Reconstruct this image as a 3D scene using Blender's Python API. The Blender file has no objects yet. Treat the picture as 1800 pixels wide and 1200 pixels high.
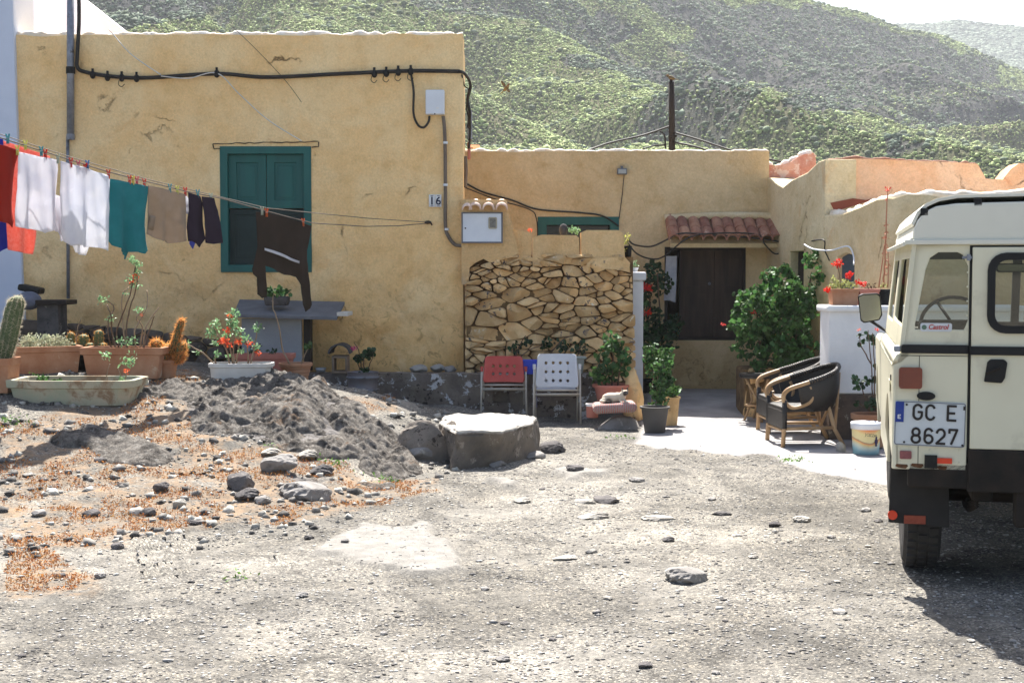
import bpy, bmesh, math, random
import numpy as np
from mathutils import Vector, Matrix, geometry
random.seed(7)
rng = np.random.default_rng(7)
sc = bpy.context.scene
C = sc.collection
R = math.radians
# ------------------------------------------------------------------ camera
HZ = 475.0
TH = math.atan((600-HZ)/2500)
CAMZ = 1.6
cam = bpy.data.cameras.new('camera'); cam.lens = 50; cam.sensor_width = 36; cam.clip_start = .05; cam.clip_end = 6000
cob = bpy.data.objects.new('camera', cam); C.objects.link(cob)
cob.location = (0, 0, CAMZ); cob.rotation_euler = (math.pi/2-TH, 0, 0)
sc.camera = cob
# ------------------------------------------------------------------ light
SUN_EL, SUN_AZ = 55.0, -4.0       # azimuth from +Y, clockwise positive
w = bpy.data.worlds.new('World'); sc.world = w; w.use_nodes = True
nt = w.node_tree
sky = nt.nodes.new('ShaderNodeTexSky'); sky.sky_type = 'NISHITA'; sky.sun_disc = False
sky.sun_elevation = R(SUN_EL); sky.sun_rotation = R(SUN_AZ)
sky.air_density = 1.0; sky.dust_density = 2.5; sky.ozone_density = 1.0
nt.links.new(sky.outputs[0], nt.nodes['Background'].inputs[0])
nt.nodes['Background'].inputs[1].default_value = 0.065
sl = bpy.data.lights.new('sun', 'SUN'); sl.energy = 5.0; sl.angle = R(.5); sl.color = (1, .96, .90)
so = bpy.data.objects.new('sun', sl); C.objects.link(so)
d = Vector((math.sin(R(SUN_AZ))*math.cos(R(SUN_EL)), math.cos(R(SUN_AZ))*math.cos(R(SUN_EL)), math.sin(R(SUN_EL))))
so.rotation_euler = d.to_track_quat('Z', 'Y').to_euler(); so.location = (0, 20, 30)
sc.view_settings.view_transform = 'Standard'; sc.view_settings.look = 'None'
sc.view_settings.exposure = 1.80; sc.view_settings.gamma = 1
# ------------------------------------------------------------------ pixel -> world (authoring of real positions)
ct, st = math.cos(TH), math.sin(TH)
def Wp(px, py, Y):
    u = (px-900)/2500; v = (600-py)/2500
    t = Y/(ct+v*st)
    return Vector((u*t, Y, CAMZ+t*(-st+v*ct)))
def Wg(px, py, z):
    u = (px-900)/2500; v = (600-py)/2500
    t = (z-CAMZ)/(-st+v*ct)
    return Vector((u*t, t*(ct+v*st), z))
def proj(x, y, z):
    z = z-CAMZ
    f = y*ct-z*st; up = y*st+z*ct
    return 900+2500*x/f, 600-2500*up/f
def px_X(px, Y, z=1.0):
    f = Y*ct-(z-CAMZ)*st
    return (px-900)/2500*f
# ------------------------------------------------------------------ noise (numpy)
def vnoise(x, y, seed=0):
    x = np.asarray(x, float); y = np.asarray(y, float)
    xi = np.floor(x).astype(np.int64); yi = np.floor(y).astype(np.int64)
    xf = x-xi; yf = y-yi
    def h(a, b):
        n = (a*374761393 + b*668265263 + seed*1442695041) & 0xffffffff
        n = ((n ^ (n >> 13))*1274126177) & 0xffffffff
        return ((n ^ (n >> 16)) & 0xffff)/65535.0
    u = xf*xf*(3-2*xf); v = yf*yf*(3-2*yf)
    return (h(xi, yi)*(1-u)+h(xi+1, yi)*u)*(1-v)+(h(xi, yi+1)*(1-u)+h(xi+1, yi+1)*u)*v
def fbm(x, y, o=4, seed=0):
    s = 0; a = .5; t = 0
    x = np.asarray(x, float); y = np.asarray(y, float)
    for i in range(o):
        s = s+a*vnoise(x*2**i+i*17.3, y*2**i-i*9.1, seed+i); t += a; a *= .5
    return s/t
def billow(x, y, o=4, seed=0, g=.5):
    s = 0; a = 1; t = 0
    for i in range(o):
        s = s+a*np.abs(2*vnoise(np.asarray(x)*2**i+i*13.7, np.asarray(y)*2**i+i*5.1, seed+i)-1); t += a; a *= g
    return s/t
def inpoly(px, py, poly):
    px = np.asarray(px, float); py = np.asarray(py, float)
    r = np.zeros(px.shape, bool); n = len(poly)
    for i in range(n):
        x1, y1 = poly[i]; x2, y2 = poly[(i+1) % n]
        if y1 == y2: continue
        c = ((y1 > py) != (y2 > py)) & (px < (x2-x1)*(py-y1)/(y2-y1)+x1)
        r ^= c
    return r
def sstep(a, b, x):
    t = np.clip((np.asarray(x, float)-a)/(b-a), 0, 1); return t*t*(3-2*t)
# ------------------------------------------------------------------ materials
MATS = {}
def newmat(name):
    m = bpy.data.materials.new(name); m.use_nodes = True
    return m, m.node_tree, m.node_tree.nodes['Principled BSDF']
class NG:
    def __init__(s, nt): s.nt = nt
    def n(s, t, **k):
        o = s.nt.nodes.new('ShaderNode'+t)
        for a, b in k.items():
            if a.startswith('i_'): o.inputs[a[2:].replace('_', ' ')].default_value = b
            elif a.startswith('n'): o.inputs[int(a[1:])].default_value = b
            else: setattr(o, a, b)
        return o
    def l(s, a, b): s.nt.links.new(a, b)
    def noise(s, vec, scale, detail=5, rough=.55, dist=0):
        o = s.n('TexNoise'); o.inputs['Scale'].default_value = scale; o.inputs['Detail'].default_value = detail
        o.inputs['Roughness'].default_value = rough; o.inputs['Distortion'].default_value = dist
        s.l(vec, o.inputs['Vector']); return o.outputs['Fac']
    def ramp(s, fac, stops, mode='LINEAR'):
        o = s.n('ValToRGB'); cr = o.color_ramp; cr.interpolation = mode
        while len(cr.elements) < len(stops): cr.elements.new(.5)
        for e, (p, c) in zip(cr.elements, stops):
            e.position = p; e.color = (*c, 1) if len(c) == 3 else c
        s.l(fac, o.inputs[0]); return o.outputs[0]
    def mix(s, fac, a, b, mode='MIX'):
        o = s.n('Mix', data_type='RGBA', blend_type=mode)
        for i, v in ((0, fac), (6, a), (7, b)):
            if hasattr(v, 'is_linked') or isinstance(v, bpy.types.NodeSocket): s.l(v, o.inputs[i])
            else: o.inputs[i].default_value = v if i == 0 else (*v, 1)
        return o.outputs[2]
    def math(s, op, a, b=0.0):
        o = s.n('Math', operation=op)
        for i, v in enumerate((a, b)):
            if isinstance(v, bpy.types.NodeSocket): s.l(v, o.inputs[i])
            else: o.inputs[i].default_value = v
        return o.outputs[0]
    def bump(s, h, strength, dist, bsdf, prev=None):
        o = s.n('Bump'); o.inputs['Strength'].default_value = strength; o.inputs['Distance'].default_value = dist
        s.l(h, o.inputs['Height'])
        if prev: s.l(prev, o.inputs['Normal'])
        if bsdf: s.l(o.outputs[0], bsdf.inputs['Normal'])
        return o.outputs[0]
def bw(a, b): return [(a, (0, 0, 0)), (b, (1, 1, 1))]
def pm(name, c1, c2=None, scale=8, rough=.8, bump=.3, bscale=40, bdist=.01, metal=0, spec=.3, stain=None, sscale=2.5, sthr=.6,
       island=0, transl=0, stretch=None):
    if name in MATS: return MATS[name]
    m, nt, p = newmat(name); g = NG(nt)
    tc = g.n('TexCoord').outputs['Object']
    if stretch:
        mp = g.n('Mapping'); mp.inputs['Scale'].default_value = stretch; g.l(tc, mp.inputs['Vector']); tc = mp.outputs[0]
    c2 = c2 or tuple(min(1, x*.75) for x in c1)
    col = g.mix(g.ramp(g.noise(tc, scale, 6, .6), bw(.35, .65)), c1, c2)
    if stain:
        f = g.ramp(g.noise(tc, sscale, 8, .65, .3), bw(sthr, sthr+.08))
        col = g.mix(f, col, stain)
    if island:
        gi = g.n('NewGeometry').outputs['Random Per Island']
        hv = g.n('HueSaturation'); g.l(col, hv.inputs['Color'])
        g.l(g.math('ADD', g.math('MULTIPLY', gi, 2*island), 1-island), hv.inputs['Value'])
        g.l(g.math('ADD', g.math('MULTIPLY', gi, .06*min(1, island)), .5-.03*min(1, island)), hv.inputs['Hue'])
        col = hv.outputs[0]
    g.l(col, p.inputs['Base Color'])
    p.inputs['Roughness'].default_value = rough; p.inputs['Metallic'].default_value = metal
    p.inputs['Specular IOR Level'].default_value = spec
    if bump: g.bump(g.noise(tc, bscale, 6, .6), bump, bdist, p)
    if transl:
        tr = g.n('BsdfTranslucent'); g.l(col, tr.inputs[0]); mx = g.n('MixShader'); mx.inputs[0].default_value = transl
        g.l(p.outputs[0], mx.inputs[1]); g.l(tr.outputs[0], mx.inputs[2]); g.l(mx.outputs[0], nt.nodes['Material Output'].inputs[0])
    MATS[name] = m; return m
def plaster(name, base, pale, dark, crack=True, low=None, lowz=(0.5, 1.9), mott=1.0):
    m, nt, p = newmat(name); g = NG(nt)
    geo = g.n('NewGeometry').outputs['Position']
    n1 = g.ramp(g.noise(geo, 1.3, 6, .6, .4), bw(.42, .62))
    col = g.mix(n1, base, pale)
    n2 = g.ramp(g.noise(geo, 3.1, 7, .62, .6), bw(.60, .70))
    f2 = g.math('MULTIPLY', n2, .55*mott)
    col = g.mix(f2, col, dark)
    fine = g.ramp(g.noise(geo, 45, 4, .7), [(.3, (.86, .86, .86)), (.7, (1.08, 1.08, 1.08))])
    col = g.mix(1.0, col, fine, 'MULTIPLY')
    if low:
        sx = g.n('SeparateXYZ'); g.l(geo, sx.inputs[0])
        mr = g.n('MapRange'); g.l(g.math('ADD', sx.outputs[2], g.math('MULTIPLY', g.math('SUBTRACT', g.noise(geo, 2.2, 6, .65), .5), 1.2)), mr.inputs[0])
        mr.inputs[1].default_value = lowz[1]; mr.inputs[2].default_value = lowz[0]
        col = g.mix(g.math('MULTIPLY', mr.outputs[0], .65), col, low)
        blot = g.ramp(g.noise(geo, 9, 9, .78, 1.0), bw(.54, .60))
        col = g.mix(g.math('MULTIPLY', g.math('MULTIPLY', blot, mr.outputs[0]), .7), col, tuple(x*.45 for x in low))
    pt = g.ramp(g.noise(geo, 1.9, 5, .6, .6), [(.56, (0, 0, 0)), (.62, (1, 1, 1))]); edge = g.ramp(g.noise(geo, 1.9, 3, .5, 1.2), [(.592, (0, 0, 0)), (.602, (1, 1, 1)), (.612, (0, 0, 0))])
    col = g.mix(g.math('MULTIPLY', pt, .30*mott), col, pale)
    wv_ = g.ramp(g.noise(geo, 4.5, 9, .72), [(.33, (.90, .87, .82)), (.5, (1, 1, 1)), (.7, (1.05, 1.05, 1.05))]); col = g.mix(1.0, col, wv_, 'MULTIPLY')
    hgt = g.math('ADD', g.math('MULTIPLY', g.noise(geo, 7, 8, .62), .8), g.math('MULTIPLY', g.noise(geo, 60, 4, .6), .12))
    if crack:
        wv = g.n('TexNoise'); wv.inputs['Scale'].default_value = 3.5; wv.inputs['Detail'].default_value = 9; wv.inputs['Roughness'].default_value = .65; g.l(geo, wv.inputs['Vector'])
        vm = g.n('VectorMath', operation='MULTIPLY_ADD'); g.l(wv.outputs['Color'], vm.inputs[0]); vm.inputs[1].default_value = (.45, .45, .45); g.l(geo, vm.inputs[2])
        vo = g.n('TexVoronoi', feature='DISTANCE_TO_EDGE'); vo.inputs['Scale'].default_value = .8; g.l(vm.outputs[0], vo.inputs['Vector'])
        line = g.ramp(vo.outputs['Distance'], [(0, (1, 1, 1)), (.004, (.7, .7, .7)), (.010, (0, 0, 0))])
        mask = g.ramp(g.noise(geo, 1.6, 5, .6), bw(.56, .68))
        cm = g.math('MULTIPLY', line, mask)
        col = g.mix(g.math('MULTIPLY', cm, .75), col, (.16, .075, .025))
        hgt = g.math('SUBTRACT', hgt, g.math('MULTIPLY', cm, .5))
    g.l(col, p.inputs['Base Color']); p.inputs['Roughness'].default_value = .92; p.inputs['Specular IOR Level'].default_value = .15
    g.bump(g.math('ADD', hgt, g.math('MULTIPLY', pt, .03)), .9, .045, p)
    return m
def glass(name, tint=(.9, .95, .93), refl=.12):
    m, nt, p = newmat(name); g = NG(nt)
    tr = g.n('BsdfTransparent'); tr.inputs[0].default_value = (*tint, 1)
    gl = g.n('BsdfGlossy'); gl.inputs['Roughness'].default_value = .03
    mx = g.n('MixShader'); mx.inputs[0].default_value = refl
    g.l(tr.outputs[0], mx.inputs[1]); g.l(gl.outputs[0], mx.inputs[2]); g.l(mx.outputs[0], nt.nodes['Material Output'].inputs[0])
    return m
# ------------------------------------------------------------------ objects
def tagp(o, label=None, cat=None, group=None, kind=None):
    if label: o['label'] = label
    if cat: o['category'] = cat
    if group: o['group'] = group
    if kind: o['kind'] = kind
    return o
def thing(name, label, cat, loc=(0, 0, 0), rotz=0, group=None):
    o = bpy.data.objects.new(name, None); C.objects.link(o); o.empty_display_size = .1
    o.location = loc; o.rotation_euler = (0, 0, rotz)
    return tagp(o, label, cat, group)
def dup(root, loc=None, rot=None, label=None, scale=None):
    def cp(o, par):
        c = o.copy(); C.objects.link(c)
        if par: c.parent = par
        for ch in list(o.children): cp(ch, c)
        return c
    r = cp(root, None)
    if loc is not None: r.location = loc
    if rot is not None: r.rotation_euler = rot
    if scale is not None: r.scale = scale
    if label: r['label'] = label
    return r
class MB:
    def __init__(s): s.v = []; s.f = []; s.o = Vector((0, 0, 0))
    def add(s, vs, fs):
        k = len(s.v); s.v += [tuple(x) for x in vs]; s.f += [tuple(i+k for i in f) for f in fs]; return s
    def box(s, c, size, M=None):
        c = Vector(c); x, y, z = [a/2 for a in size]
        vs = [Vector((i*x, j*y, k*z)) for i in (-1, 1) for j in (-1, 1) for k in (-1, 1)]
        if M: vs = [M @ v for v in vs]
        return s.add([c+v for v in vs], [(0, 1, 3, 2), (4, 6, 7, 5), (0, 4, 5, 1), (2, 3, 7, 6), (0, 2, 6, 4), (1, 5, 7, 3)])
    def bb(s, a, b):
        return s.box([(p+q)/2 for p, q in zip(a, b)], [abs(q-p) for p, q in zip(a, b)])
    def taper(s, c, b, t, h):      # box base size b, top size t
        x, y, z = c
        vs = [(x+i*q[0]/2, y+j*q[1]/2, z+k) for q, k in ((b, 0), (t, h)) for i, j in ((-1, -1), (1, -1), (1, 1), (-1, 1))]
        return s.add(vs, [(3, 2, 1, 0), (4, 5, 6, 7)]+[(i, (i+1) % 4, (i+1) % 4+4, i+4) for i in range(4)])
    def tube(s, pts, r, seg=8, caps=True):
        pts = [Vector(p) for p in pts]; n = len(pts)
        rs = r if isinstance(r, (list, tuple)) else [r]*n
        up = Vector((0, 0, 1)); vs = []; prev = None
        for i, p in enumerate(pts):
            t = (pts[min(i+1, n-1)]-pts[max(i-1, 0)])
            if t.length < 1e-9: t = Vector((0, 0, 1))
            t.normalize()
            a = prev if prev is not None else (Vector((1, 0, 0)) if abs(t.x) < .9 else Vector((0, 1, 0)))
            b = t.cross(a)
            if b.length < 1e-6: b = t.cross(Vector((0, 1, 0)))
            b.normalize(); a = b.cross(t).normalized(); prev = a
            for k in range(seg):
                an = 2*math.pi*k/seg; vs.append(p+rs[i]*(math.cos(an)*a+math.sin(an)*b))
        fs = [(i*seg+k, i*seg+(k+1) % seg, (i+1)*seg+(k+1) % seg, (i+1)*seg+k) for i in range(n-1) for k in range(seg)]
        if caps: fs += [tuple(range(seg))[::-1], tuple((n-1)*seg+k for k in range(seg))]
        return s.add(vs, fs)
    def lathe(s, prof, c=(0, 0, 0), seg=24, M=None, caps=False):
        c = Vector(c); vs = []
        for r, z in prof:
            for k in range(seg):
                a = 2*math.pi*k/seg; v = Vector((r*math.cos(a), r*math.sin(a), z)); vs.append(c+(M @ v if M else v))
        n = len(prof)
        fs = [(i*seg+k, i*seg+(k+1) % seg, (i+1)*seg+(k+1) % seg, (i+1)*seg+k) for i in range(n-1) for k in range(seg)]
        if caps: fs += [tuple(range(seg))[::-1], tuple((n-1)*seg+k for k in range(seg))]
        return s.add(vs, fs)
    def ell(s, c, r, seg=14, rings=9, M=None, jit=0):
        prof = [(math.sin(math.pi*i/rings), -math.cos(math.pi*i/rings)) for i in range(rings+1)]
        c = Vector(c); vs = []
        for a, z in prof:
            for k in range(seg):
                t = 2*math.pi*k/seg; v = Vector((a*math.cos(t)*r[0], a*math.sin(t)*r[1], z*r[2]))
                if jit: v *= 1+random.uniform(-jit, jit)*min(1, a*2)
                vs.append(c+(M @ v if M else v))
        return s.add(vs, [(i*seg+k, i*seg+(k+1) % seg, (i+1)*seg+(k+1) % seg, (i+1)*seg+k) for i in range(rings) for k in range(seg)])
    def plate(s, outer, holes=(), t=.02, f=lambda u, v, w: (u, w, v)):
        loops = [[Vector((a, b, 0)) for a, b in lp] for lp in [outer, *holes]]
        flat = [p for lp in loops for p in lp]
        tris = geometry.tessellate_polygon(loops)
        n = len(flat)
        vs = [f(p.x, p.y, 0) for p in flat]+[f(p.x, p.y, t) for p in flat]
        fs = [tuple(x) for x in tris]+[tuple(i+n for i in x[::-1]) for x in tris]
        k = 0
        for lp in loops:
            m = len(lp)
            fs += [(k+i, k+(i+1) % m, k+(i+1) % m+n, k+i+n) for i in range(m)]
            k += m
        return s.add(vs, fs)
    def build(s, name, m, parent=None, smooth=False, bevel=0, w=False, sub=0, solid=0, remesh=0, bseg=2, rot=None):
        me = bpy.data.meshes.new(name)
        vs = s.v
        if w and parent is not None:
            L = parent.location; vs = [(a-L.x, b-L.y, c-L.z) for a, b, c in vs]
        me.from_pydata(vs, [], s.f)
        me.validate()
        bm = bmesh.new(); bm.from_mesh(me); bmesh.ops.remove_doubles(bm, verts=bm.verts, dist=1e-5)
        bmesh.ops.recalc_face_normals(bm, faces=bm.faces); bm.to_mesh(me); bm.free()
        if smooth:
            me.polygons.foreach_set('use_smooth', [True]*len(me.polygons))
        me.materials.append(m)
        o = bpy.data.objects.new(name, me); C.objects.link(o)
        if parent is not None: o.parent = parent
        if solid: q = o.modifiers.new('s', 'SOLIDIFY'); q.thickness = solid; q.offset = 0
        if remesh: q = o.modifiers.new('r', 'REMESH'); q.mode = 'VOXEL'; q.voxel_size = remesh; q.use_smooth_shade = True
        if bevel: q = o.modifiers.new('b', 'BEVEL'); q.width = bevel; q.segments = bseg; q.limit_method = 'ANGLE'; q.angle_limit = R(35)
        if sub: q = o.modifiers.new('u', 'SUBSURF'); q.levels = sub; q.render_levels = sub
        if smooth == 'auto' or (bevel and not smooth):
            me.polygons.foreach_set('use_smooth', [True]*len(me.polygons))
            for e in me.edges: pass
            q = o.modifiers.new('w', 'WEIGHTED_NORMAL') if bevel else None
        return o
def fastmesh(name, V, F, m, parent=None, smooth=False):
    """V (n,3) numpy, F (k,j) numpy with constant j"""
    me = bpy.data.meshes.new(name); V = np.ascontiguousarray(V, dtype=np.float32); F = np.ascontiguousarray(F, dtype=np.int32)
    k, j = F.shape
    me.vertices.add(len(V)); me.vertices.foreach_set('co', V.ravel())
    me.loops.add(k*j); me.loops.foreach_set('vertex_index', F.ravel())
    me.polygons.add(k); me.polygons.foreach_set('loop_start', np.arange(0, k*j, j, dtype=np.int32))
    me.polygons.foreach_set('loop_total', np.full(k, j, dtype=np.int32))
    if smooth: me.polygons.foreach_set('use_smooth', np.ones(k, bool))
    me.update(calc_edges=True)
    me.materials.append(m)
    o = bpy.data.objects.new(name, me); C.objects.link(o)
    if parent is not None: o.parent = parent
    return o
def rotmats(n, flat=0.0):
    q = rng.normal(size=(n, 4))
    if flat: q[:, 1] *= 1-flat; q[:, 2] *= 1-flat
    q /= np.linalg.norm(q, axis=1)[:, None]
    a, b, c, d_ = q.T
    return np.stack([np.stack([1-2*(c*c+d_*d_), 2*(b*c-d_*a), 2*(b*d_+c*a)], -1),
                     np.stack([2*(b*c+d_*a), 1-2*(b*b+d_*d_), 2*(c*d_-b*a)], -1),
                     np.stack([2*(b*d_-c*a), 2*(c*d_+b*a), 1-2*(b*b+c*c)], -1)], 1)
def scatter(name, tv, tf, pos, size, m, parent=None, flat=0, jit=0, smooth=False, aniso=None):
    n = len(pos); tv = np.asarray(tv, float); tf = np.asarray(tf)
    M = rotmats(n, flat)
    T = np.repeat(tv[None], n, 0)
    if jit: T = T*(1+rng.uniform(-jit, jit, T.shape))
    T = T*np.asarray(size).reshape(n, -1)[:, None, :]
    V = np.einsum('nij,nkj->nki', M, T)
    if aniso is not None: V = V*np.asarray(aniso)
    V = V+np.asarray(pos)[:, None, :]
    F = tf[None]+(np.arange(n)*len(tv))[:, None, None]
    return fastmesh(name, V.reshape(-1, 3), F.reshape(-1, tf.shape[1]), m, parent, smooth)
LEAF_V = [(0, 0, 0), (.55, -.25, .16), (1, 0, .05), (.55, .25, .16), (.5, 0, .0)]
LEAF_F = [(0, 1, 4), (1, 2, 4), (2, 3, 4), (3, 0, 4)]
ROUND_V = [(0, 0, 0)]+[(.5+.5*math.cos(a), .5*math.sin(a), .14+.05*(i % 2)) for i, a in enumerate([math.pi+x*2*math.pi/7 for x in range(1, 7)])]+[(.5, 0, 0)]
ROUND_F = [(0, 1, 7), (1, 2, 7), (2, 3, 7), (3, 4, 7), (4, 5, 7), (5, 6, 7), (6, 0, 7)]
CUBE_V = [(i, j, k) for i in (-1, 1) for j in (-1, 1) for k in (-1, 1)]
CUBE_F = [(0, 1, 3, 2), (4, 6, 7, 5), (0, 4, 5, 1), (2, 3, 7, 6), (0, 2, 6, 4), (1, 5, 7, 3)]
def clump(center, rad, n, hollow=.5):
    """points in an ellipsoid biased to the surface"""
    v = rng.normal(size=(n, 3)); v /= np.linalg.norm(v, axis=1)[:, None]
    r = (hollow+(1-hollow)*rng.random(n)**.7)
    r *= .82+.36*fbm(v[:, 0]*2+center[0]*9, v[:, 2]*2+v[:, 1]*1.5+center[2]*7, 3)
    return np.asarray(center)+v*r[:, None]*np.asarray(rad)
def foliage(name, clumps, size, m, parent, shape='round', hollow=.4):
    P = np.concatenate([clump(c, r, n, hollow) for c, r, n in clumps])
    if parent is not None: P = P-np.array(parent.location)
    S = rng.uniform(.65, 1.25, len(P))*size
    tv, tf = (ROUND_V, ROUND_F) if shape == 'round' else (LEAF_V, LEAF_F)
    return scatter(name, tv, tf, P, S, m, parent)
def textobj(txt, size, m, parent, loc, rot, name='lettering', ext=.001, sx=1, align='LEFT', shear=0, offset=0):
    cu = bpy.data.curves.new('lettering', 'FONT'); cu.body = txt; cu.size = size; cu.extrude = ext; cu.align_x = align; cu.shear = shear; cu.offset = offset
    t = bpy.data.objects.new('tmp', cu); C.objects.link(t)
    dg = bpy.context.evaluated_depsgraph_get(); me = bpy.data.meshes.new_from_object(t.evaluated_get(dg))
    bpy.data.objects.remove(t); me.name = name
    me.materials.clear(); me.materials.append(m)
    o = bpy.data.objects.new(name, me); C.objects.link(o); o.parent = parent
    o.location = loc; o.rotation_euler = rot; o.scale = (sx, 1, 1)
    return o
def rrect(x0, z0, x1, z1, r, n=5):
    out = []
    for cx, cz, a0 in ((x1-r, z1-r, 0), (x0+r, z1-r, 90), (x0+r, z0+r, 180), (x1-r, z0+r, 270)):
        for i in range(n+1):
            a = R(a0+90*i/n); out.append((cx+r*math.cos(a), cz+r*math.sin(a)))
    return out
def spline(pts, n=8):
    pts = [Vector(p) for p in pts]; P = [pts[0]]+pts+[pts[-1]]; out = []
    for i in range(1, len(P)-2):
        for k in range(n):
            t = k/n; a, b, c, d_ = P[i-1], P[i], P[i+1], P[i+2]
            out.append(.5*((2*b)+(c-a)*t+(2*a-5*b+4*c-d_)*t*t+(3*b-a-3*c+d_)*t**3))
    out.append(pts[-1]); return out
# ------------------------------------------------------------------ common materials
M_OCH = plaster('ochre_plaster', (.90, .61, .29), (.92, .69, .38), (.82, .51, .23), low=(.66, .38, .13))
M_OCH2 = plaster('ochre_plaster_grey', (.60, .45, .25), (.68, .53, .32), (.52, .36, .17), crack=False, low=(.36, .25, .11), lowz=(.2, 1.2))
M_CREAM = plaster('cream_plaster', (.62, .50, .30), (.70, .60, .40), (.62, .40, .20), low=(.60, .38, .17), lowz=(.8, 2.0))
M_ORG = plaster('orange_plaster', (.74, .42, .24), (.78, .53, .36), (.62, .27, .13))
M_WHITE = pm('lime_wash', (.80, .80, .80), (.70, .70, .71), 3, .9, .3, 20, stain=(.45, .42, .36), sthr=.68)
M_BLUEW = pm('blue_white_wash', (.62, .68, .80), (.56, .62, .74), 2, .9, .3, 14)
M_PINKW = pm('pink_white_wash', (.86, .78, .78), (.82, .72, .72), 2, .9, .2, 14)
M_LIME = pm('limed_coping', (.85, .80, .72), (.75, .62, .45), 9, .9, .5, 25)
M_TEAL = pm('teal_paint', (.008, .085, .078), (.014, .12, .105), 6, .55, .3, 60, bdist=.004, spec=.4, stretch=(1, 1, .15))
M_DARKW = pm('dark_wood', (.035, .025, .018), (.018, .013, .01), 12, .7, .4, 40, stretch=(1, 1, .12))
M_TERRA = pm('terracotta', (.35, .155, .08), (.45, .25, .15), 5, .85, .2, 60, bdist=.003, stain=(.55, .42, .30), sthr=.62, sscale=5)
M_TERRA2 = pm('pink_terracotta', (.50, .20, .15), (.42, .15, .11), 5, .7, .1, 60)
M_TILE = pm('roof_tile', (.24, .10, .065), (.34, .18, .12), 8, .85, .3, 50, island=.25, stain=(.55, .40, .30), sthr=.62, sscale=5)
M_TILEL = pm('pale_roof_tile', (.75, .48, .36), (.85, .68, .56), 8, .85, .2, 50)
M_SLATE = pm('slate_grey', (.125, .13, .145), (.17, .175, .19), 6, .7, .2, 40)
M_CONC = pm('concrete', (.30, .29, .27), (.22, .21, .19), 5, .9, .6, 30, bdist=.02, stain=(.14, .12, .10), sthr=.6)
M_BLACK = pm('black_rubber', (.006, .006, .006), (.012, .011, .010), 6, .6, .2, 50)
M_CABLE = pm('black_cable', (.02, .018, .016), (.035, .03, .025), 6, .6, 0)
M_PVC = pm('brown_conduit', (.13, .10, .08), (.17, .14, .11), 6, .6, 0)
M_GALV = pm('galvanised_pipe', (.28, .30, .34), (.18, .19, .22), 14, .5, .1, 50, metal=.4, stain=(.10, .08, .07), sthr=.58, sscale=9)
M_GREYBOX = pm('grey_white_box', (.70, .74, .80), (.64, .68, .74), 5, .5, 0, spec=.4)
M_LEAF = pm('geranium_leaf', (.085, .17, .045), (.045, .11, .028), 5, .62, .1, 80, island=.55, transl=.3, spec=.5)
M_LEAFP = pm('pale_succulent_leaf', (.26, .42, .20), (.16, .30, .14), 5, .5, .1, 80, island=.35, transl=.35, spec=.5)
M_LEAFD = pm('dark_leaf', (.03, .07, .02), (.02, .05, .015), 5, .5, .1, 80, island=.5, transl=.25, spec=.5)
M_SOIL = pm('potting_soil', (.06, .045, .03), (.10, .08, .06), 20, .95, .6, 60)
M_STEM = pm('pale_stem', (.34, .25, .17), (.24, .17, .11), 10, .8, .2, 60)
M_STEMD = pm('brown_stem', (.16, .10, .06), (.10, .06, .04), 10, .8, .2, 60)
M_RED = pm('red_petal', (.75, .035, .02), (.60, .02, .015), 6, .5, 0, transl=.3, island=.2)
M_CORAL = pm('coral_petal', (.85, .16, .06), (.8, .10, .04), 6, .5, 0, transl=.4, island=.2)
M_PINK = pm('magenta_petal', (.70, .04, .28), (.6, .03, .2), 6, .5, 0, transl=.3, island=.2)
M_GALVW = pm('cream_tube_metal', (.62, .58, .50), (.50, .44, .36), 9, .45, 0, metal=.2, stain=(.25, .12, .06), sthr=.66, sscale=14)
def stone_mat(name, a, b, pat1, pat2, t1=.60, t2=.62):
    m, nt, p = newmat(name); g = NG(nt); P = g.n('NewGeometry').outputs['Position']
    c = g.mix(g.ramp(g.noise(P, 5, 7, .65), bw(.38, .62)), a, b)
    gi = g.n('NewGeometry').outputs['Random Per Island']; hv = g.n('HueSaturation'); g.l(c, hv.inputs['Color'])
    g.l(g.math('ADD', g.math('MULTIPLY', gi, .5), .72), hv.inputs['Value']); c = hv.outputs[0]
    c = g.mix(g.ramp(g.noise(P, 7, 8, .7, .2), bw(t1, t1+.03)), c, pat1)
    mk_ = g.math('MULTIPLY', g.ramp(g.noise(P, 16, 8, .72), bw(.55, .60)), g.ramp(g.noise(P, 2.1, 3, .5), bw(t2-.08, t2-.02)))
    c = g.mix(mk_, c, pat2)
    g.l(c, p.inputs['Base Color']); p.inputs['Roughness'].default_value = .93; p.inputs['Specular IOR Level'].default_value = .15
    g.bump(g.noise(P, 28, 8, .7), .7, .02, p); return m
stone_mat0 = stone_mat
# ================================================================== GROUND
def axis(a, b, step, lo, hi):
    mid = np.arange(a, b+1e-6, step); left = [a]; s = step
    while left[-1] > lo: s *= 1.35; left.append(left[-1]-s)
    right = [mid[-1]]; s = step
    while right[-1] < hi: s *= 1.35; right.append(right[-1]+s)
    return np.concatenate([np.array(left[1:][::-1]), mid, np.array(right[1:])])
XF = np.array([-60, -6, -3.2, -2.0, -1.28, -.86, -.5, 0.2, 60]); YF = np.array([8.2, 8.2, 8.5, 8.9, 9.4, 10.6, 11.6, 13.8, 14.5])
XA = np.array([-60, -5.5, -3.3, -1.9, -1.3, -.85, -.3, .4, 60]); YA = np.array([.85, .78, .62, .50, .42, .30, .20, .05, 0])
ROCKP = [[(225, 690), (300, 672), (480, 668), (560, 672), (640, 712), (700, 760), (740, 822), (700, 850), (640, 810), (560, 800), (450, 770), (350, 760), (330, 715)],
         [(90, 765), (180, 755), (300, 790), (290, 815), (200, 810)], [(500, 830), (560, 850), (580, 880), (520, 880)]]
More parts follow.
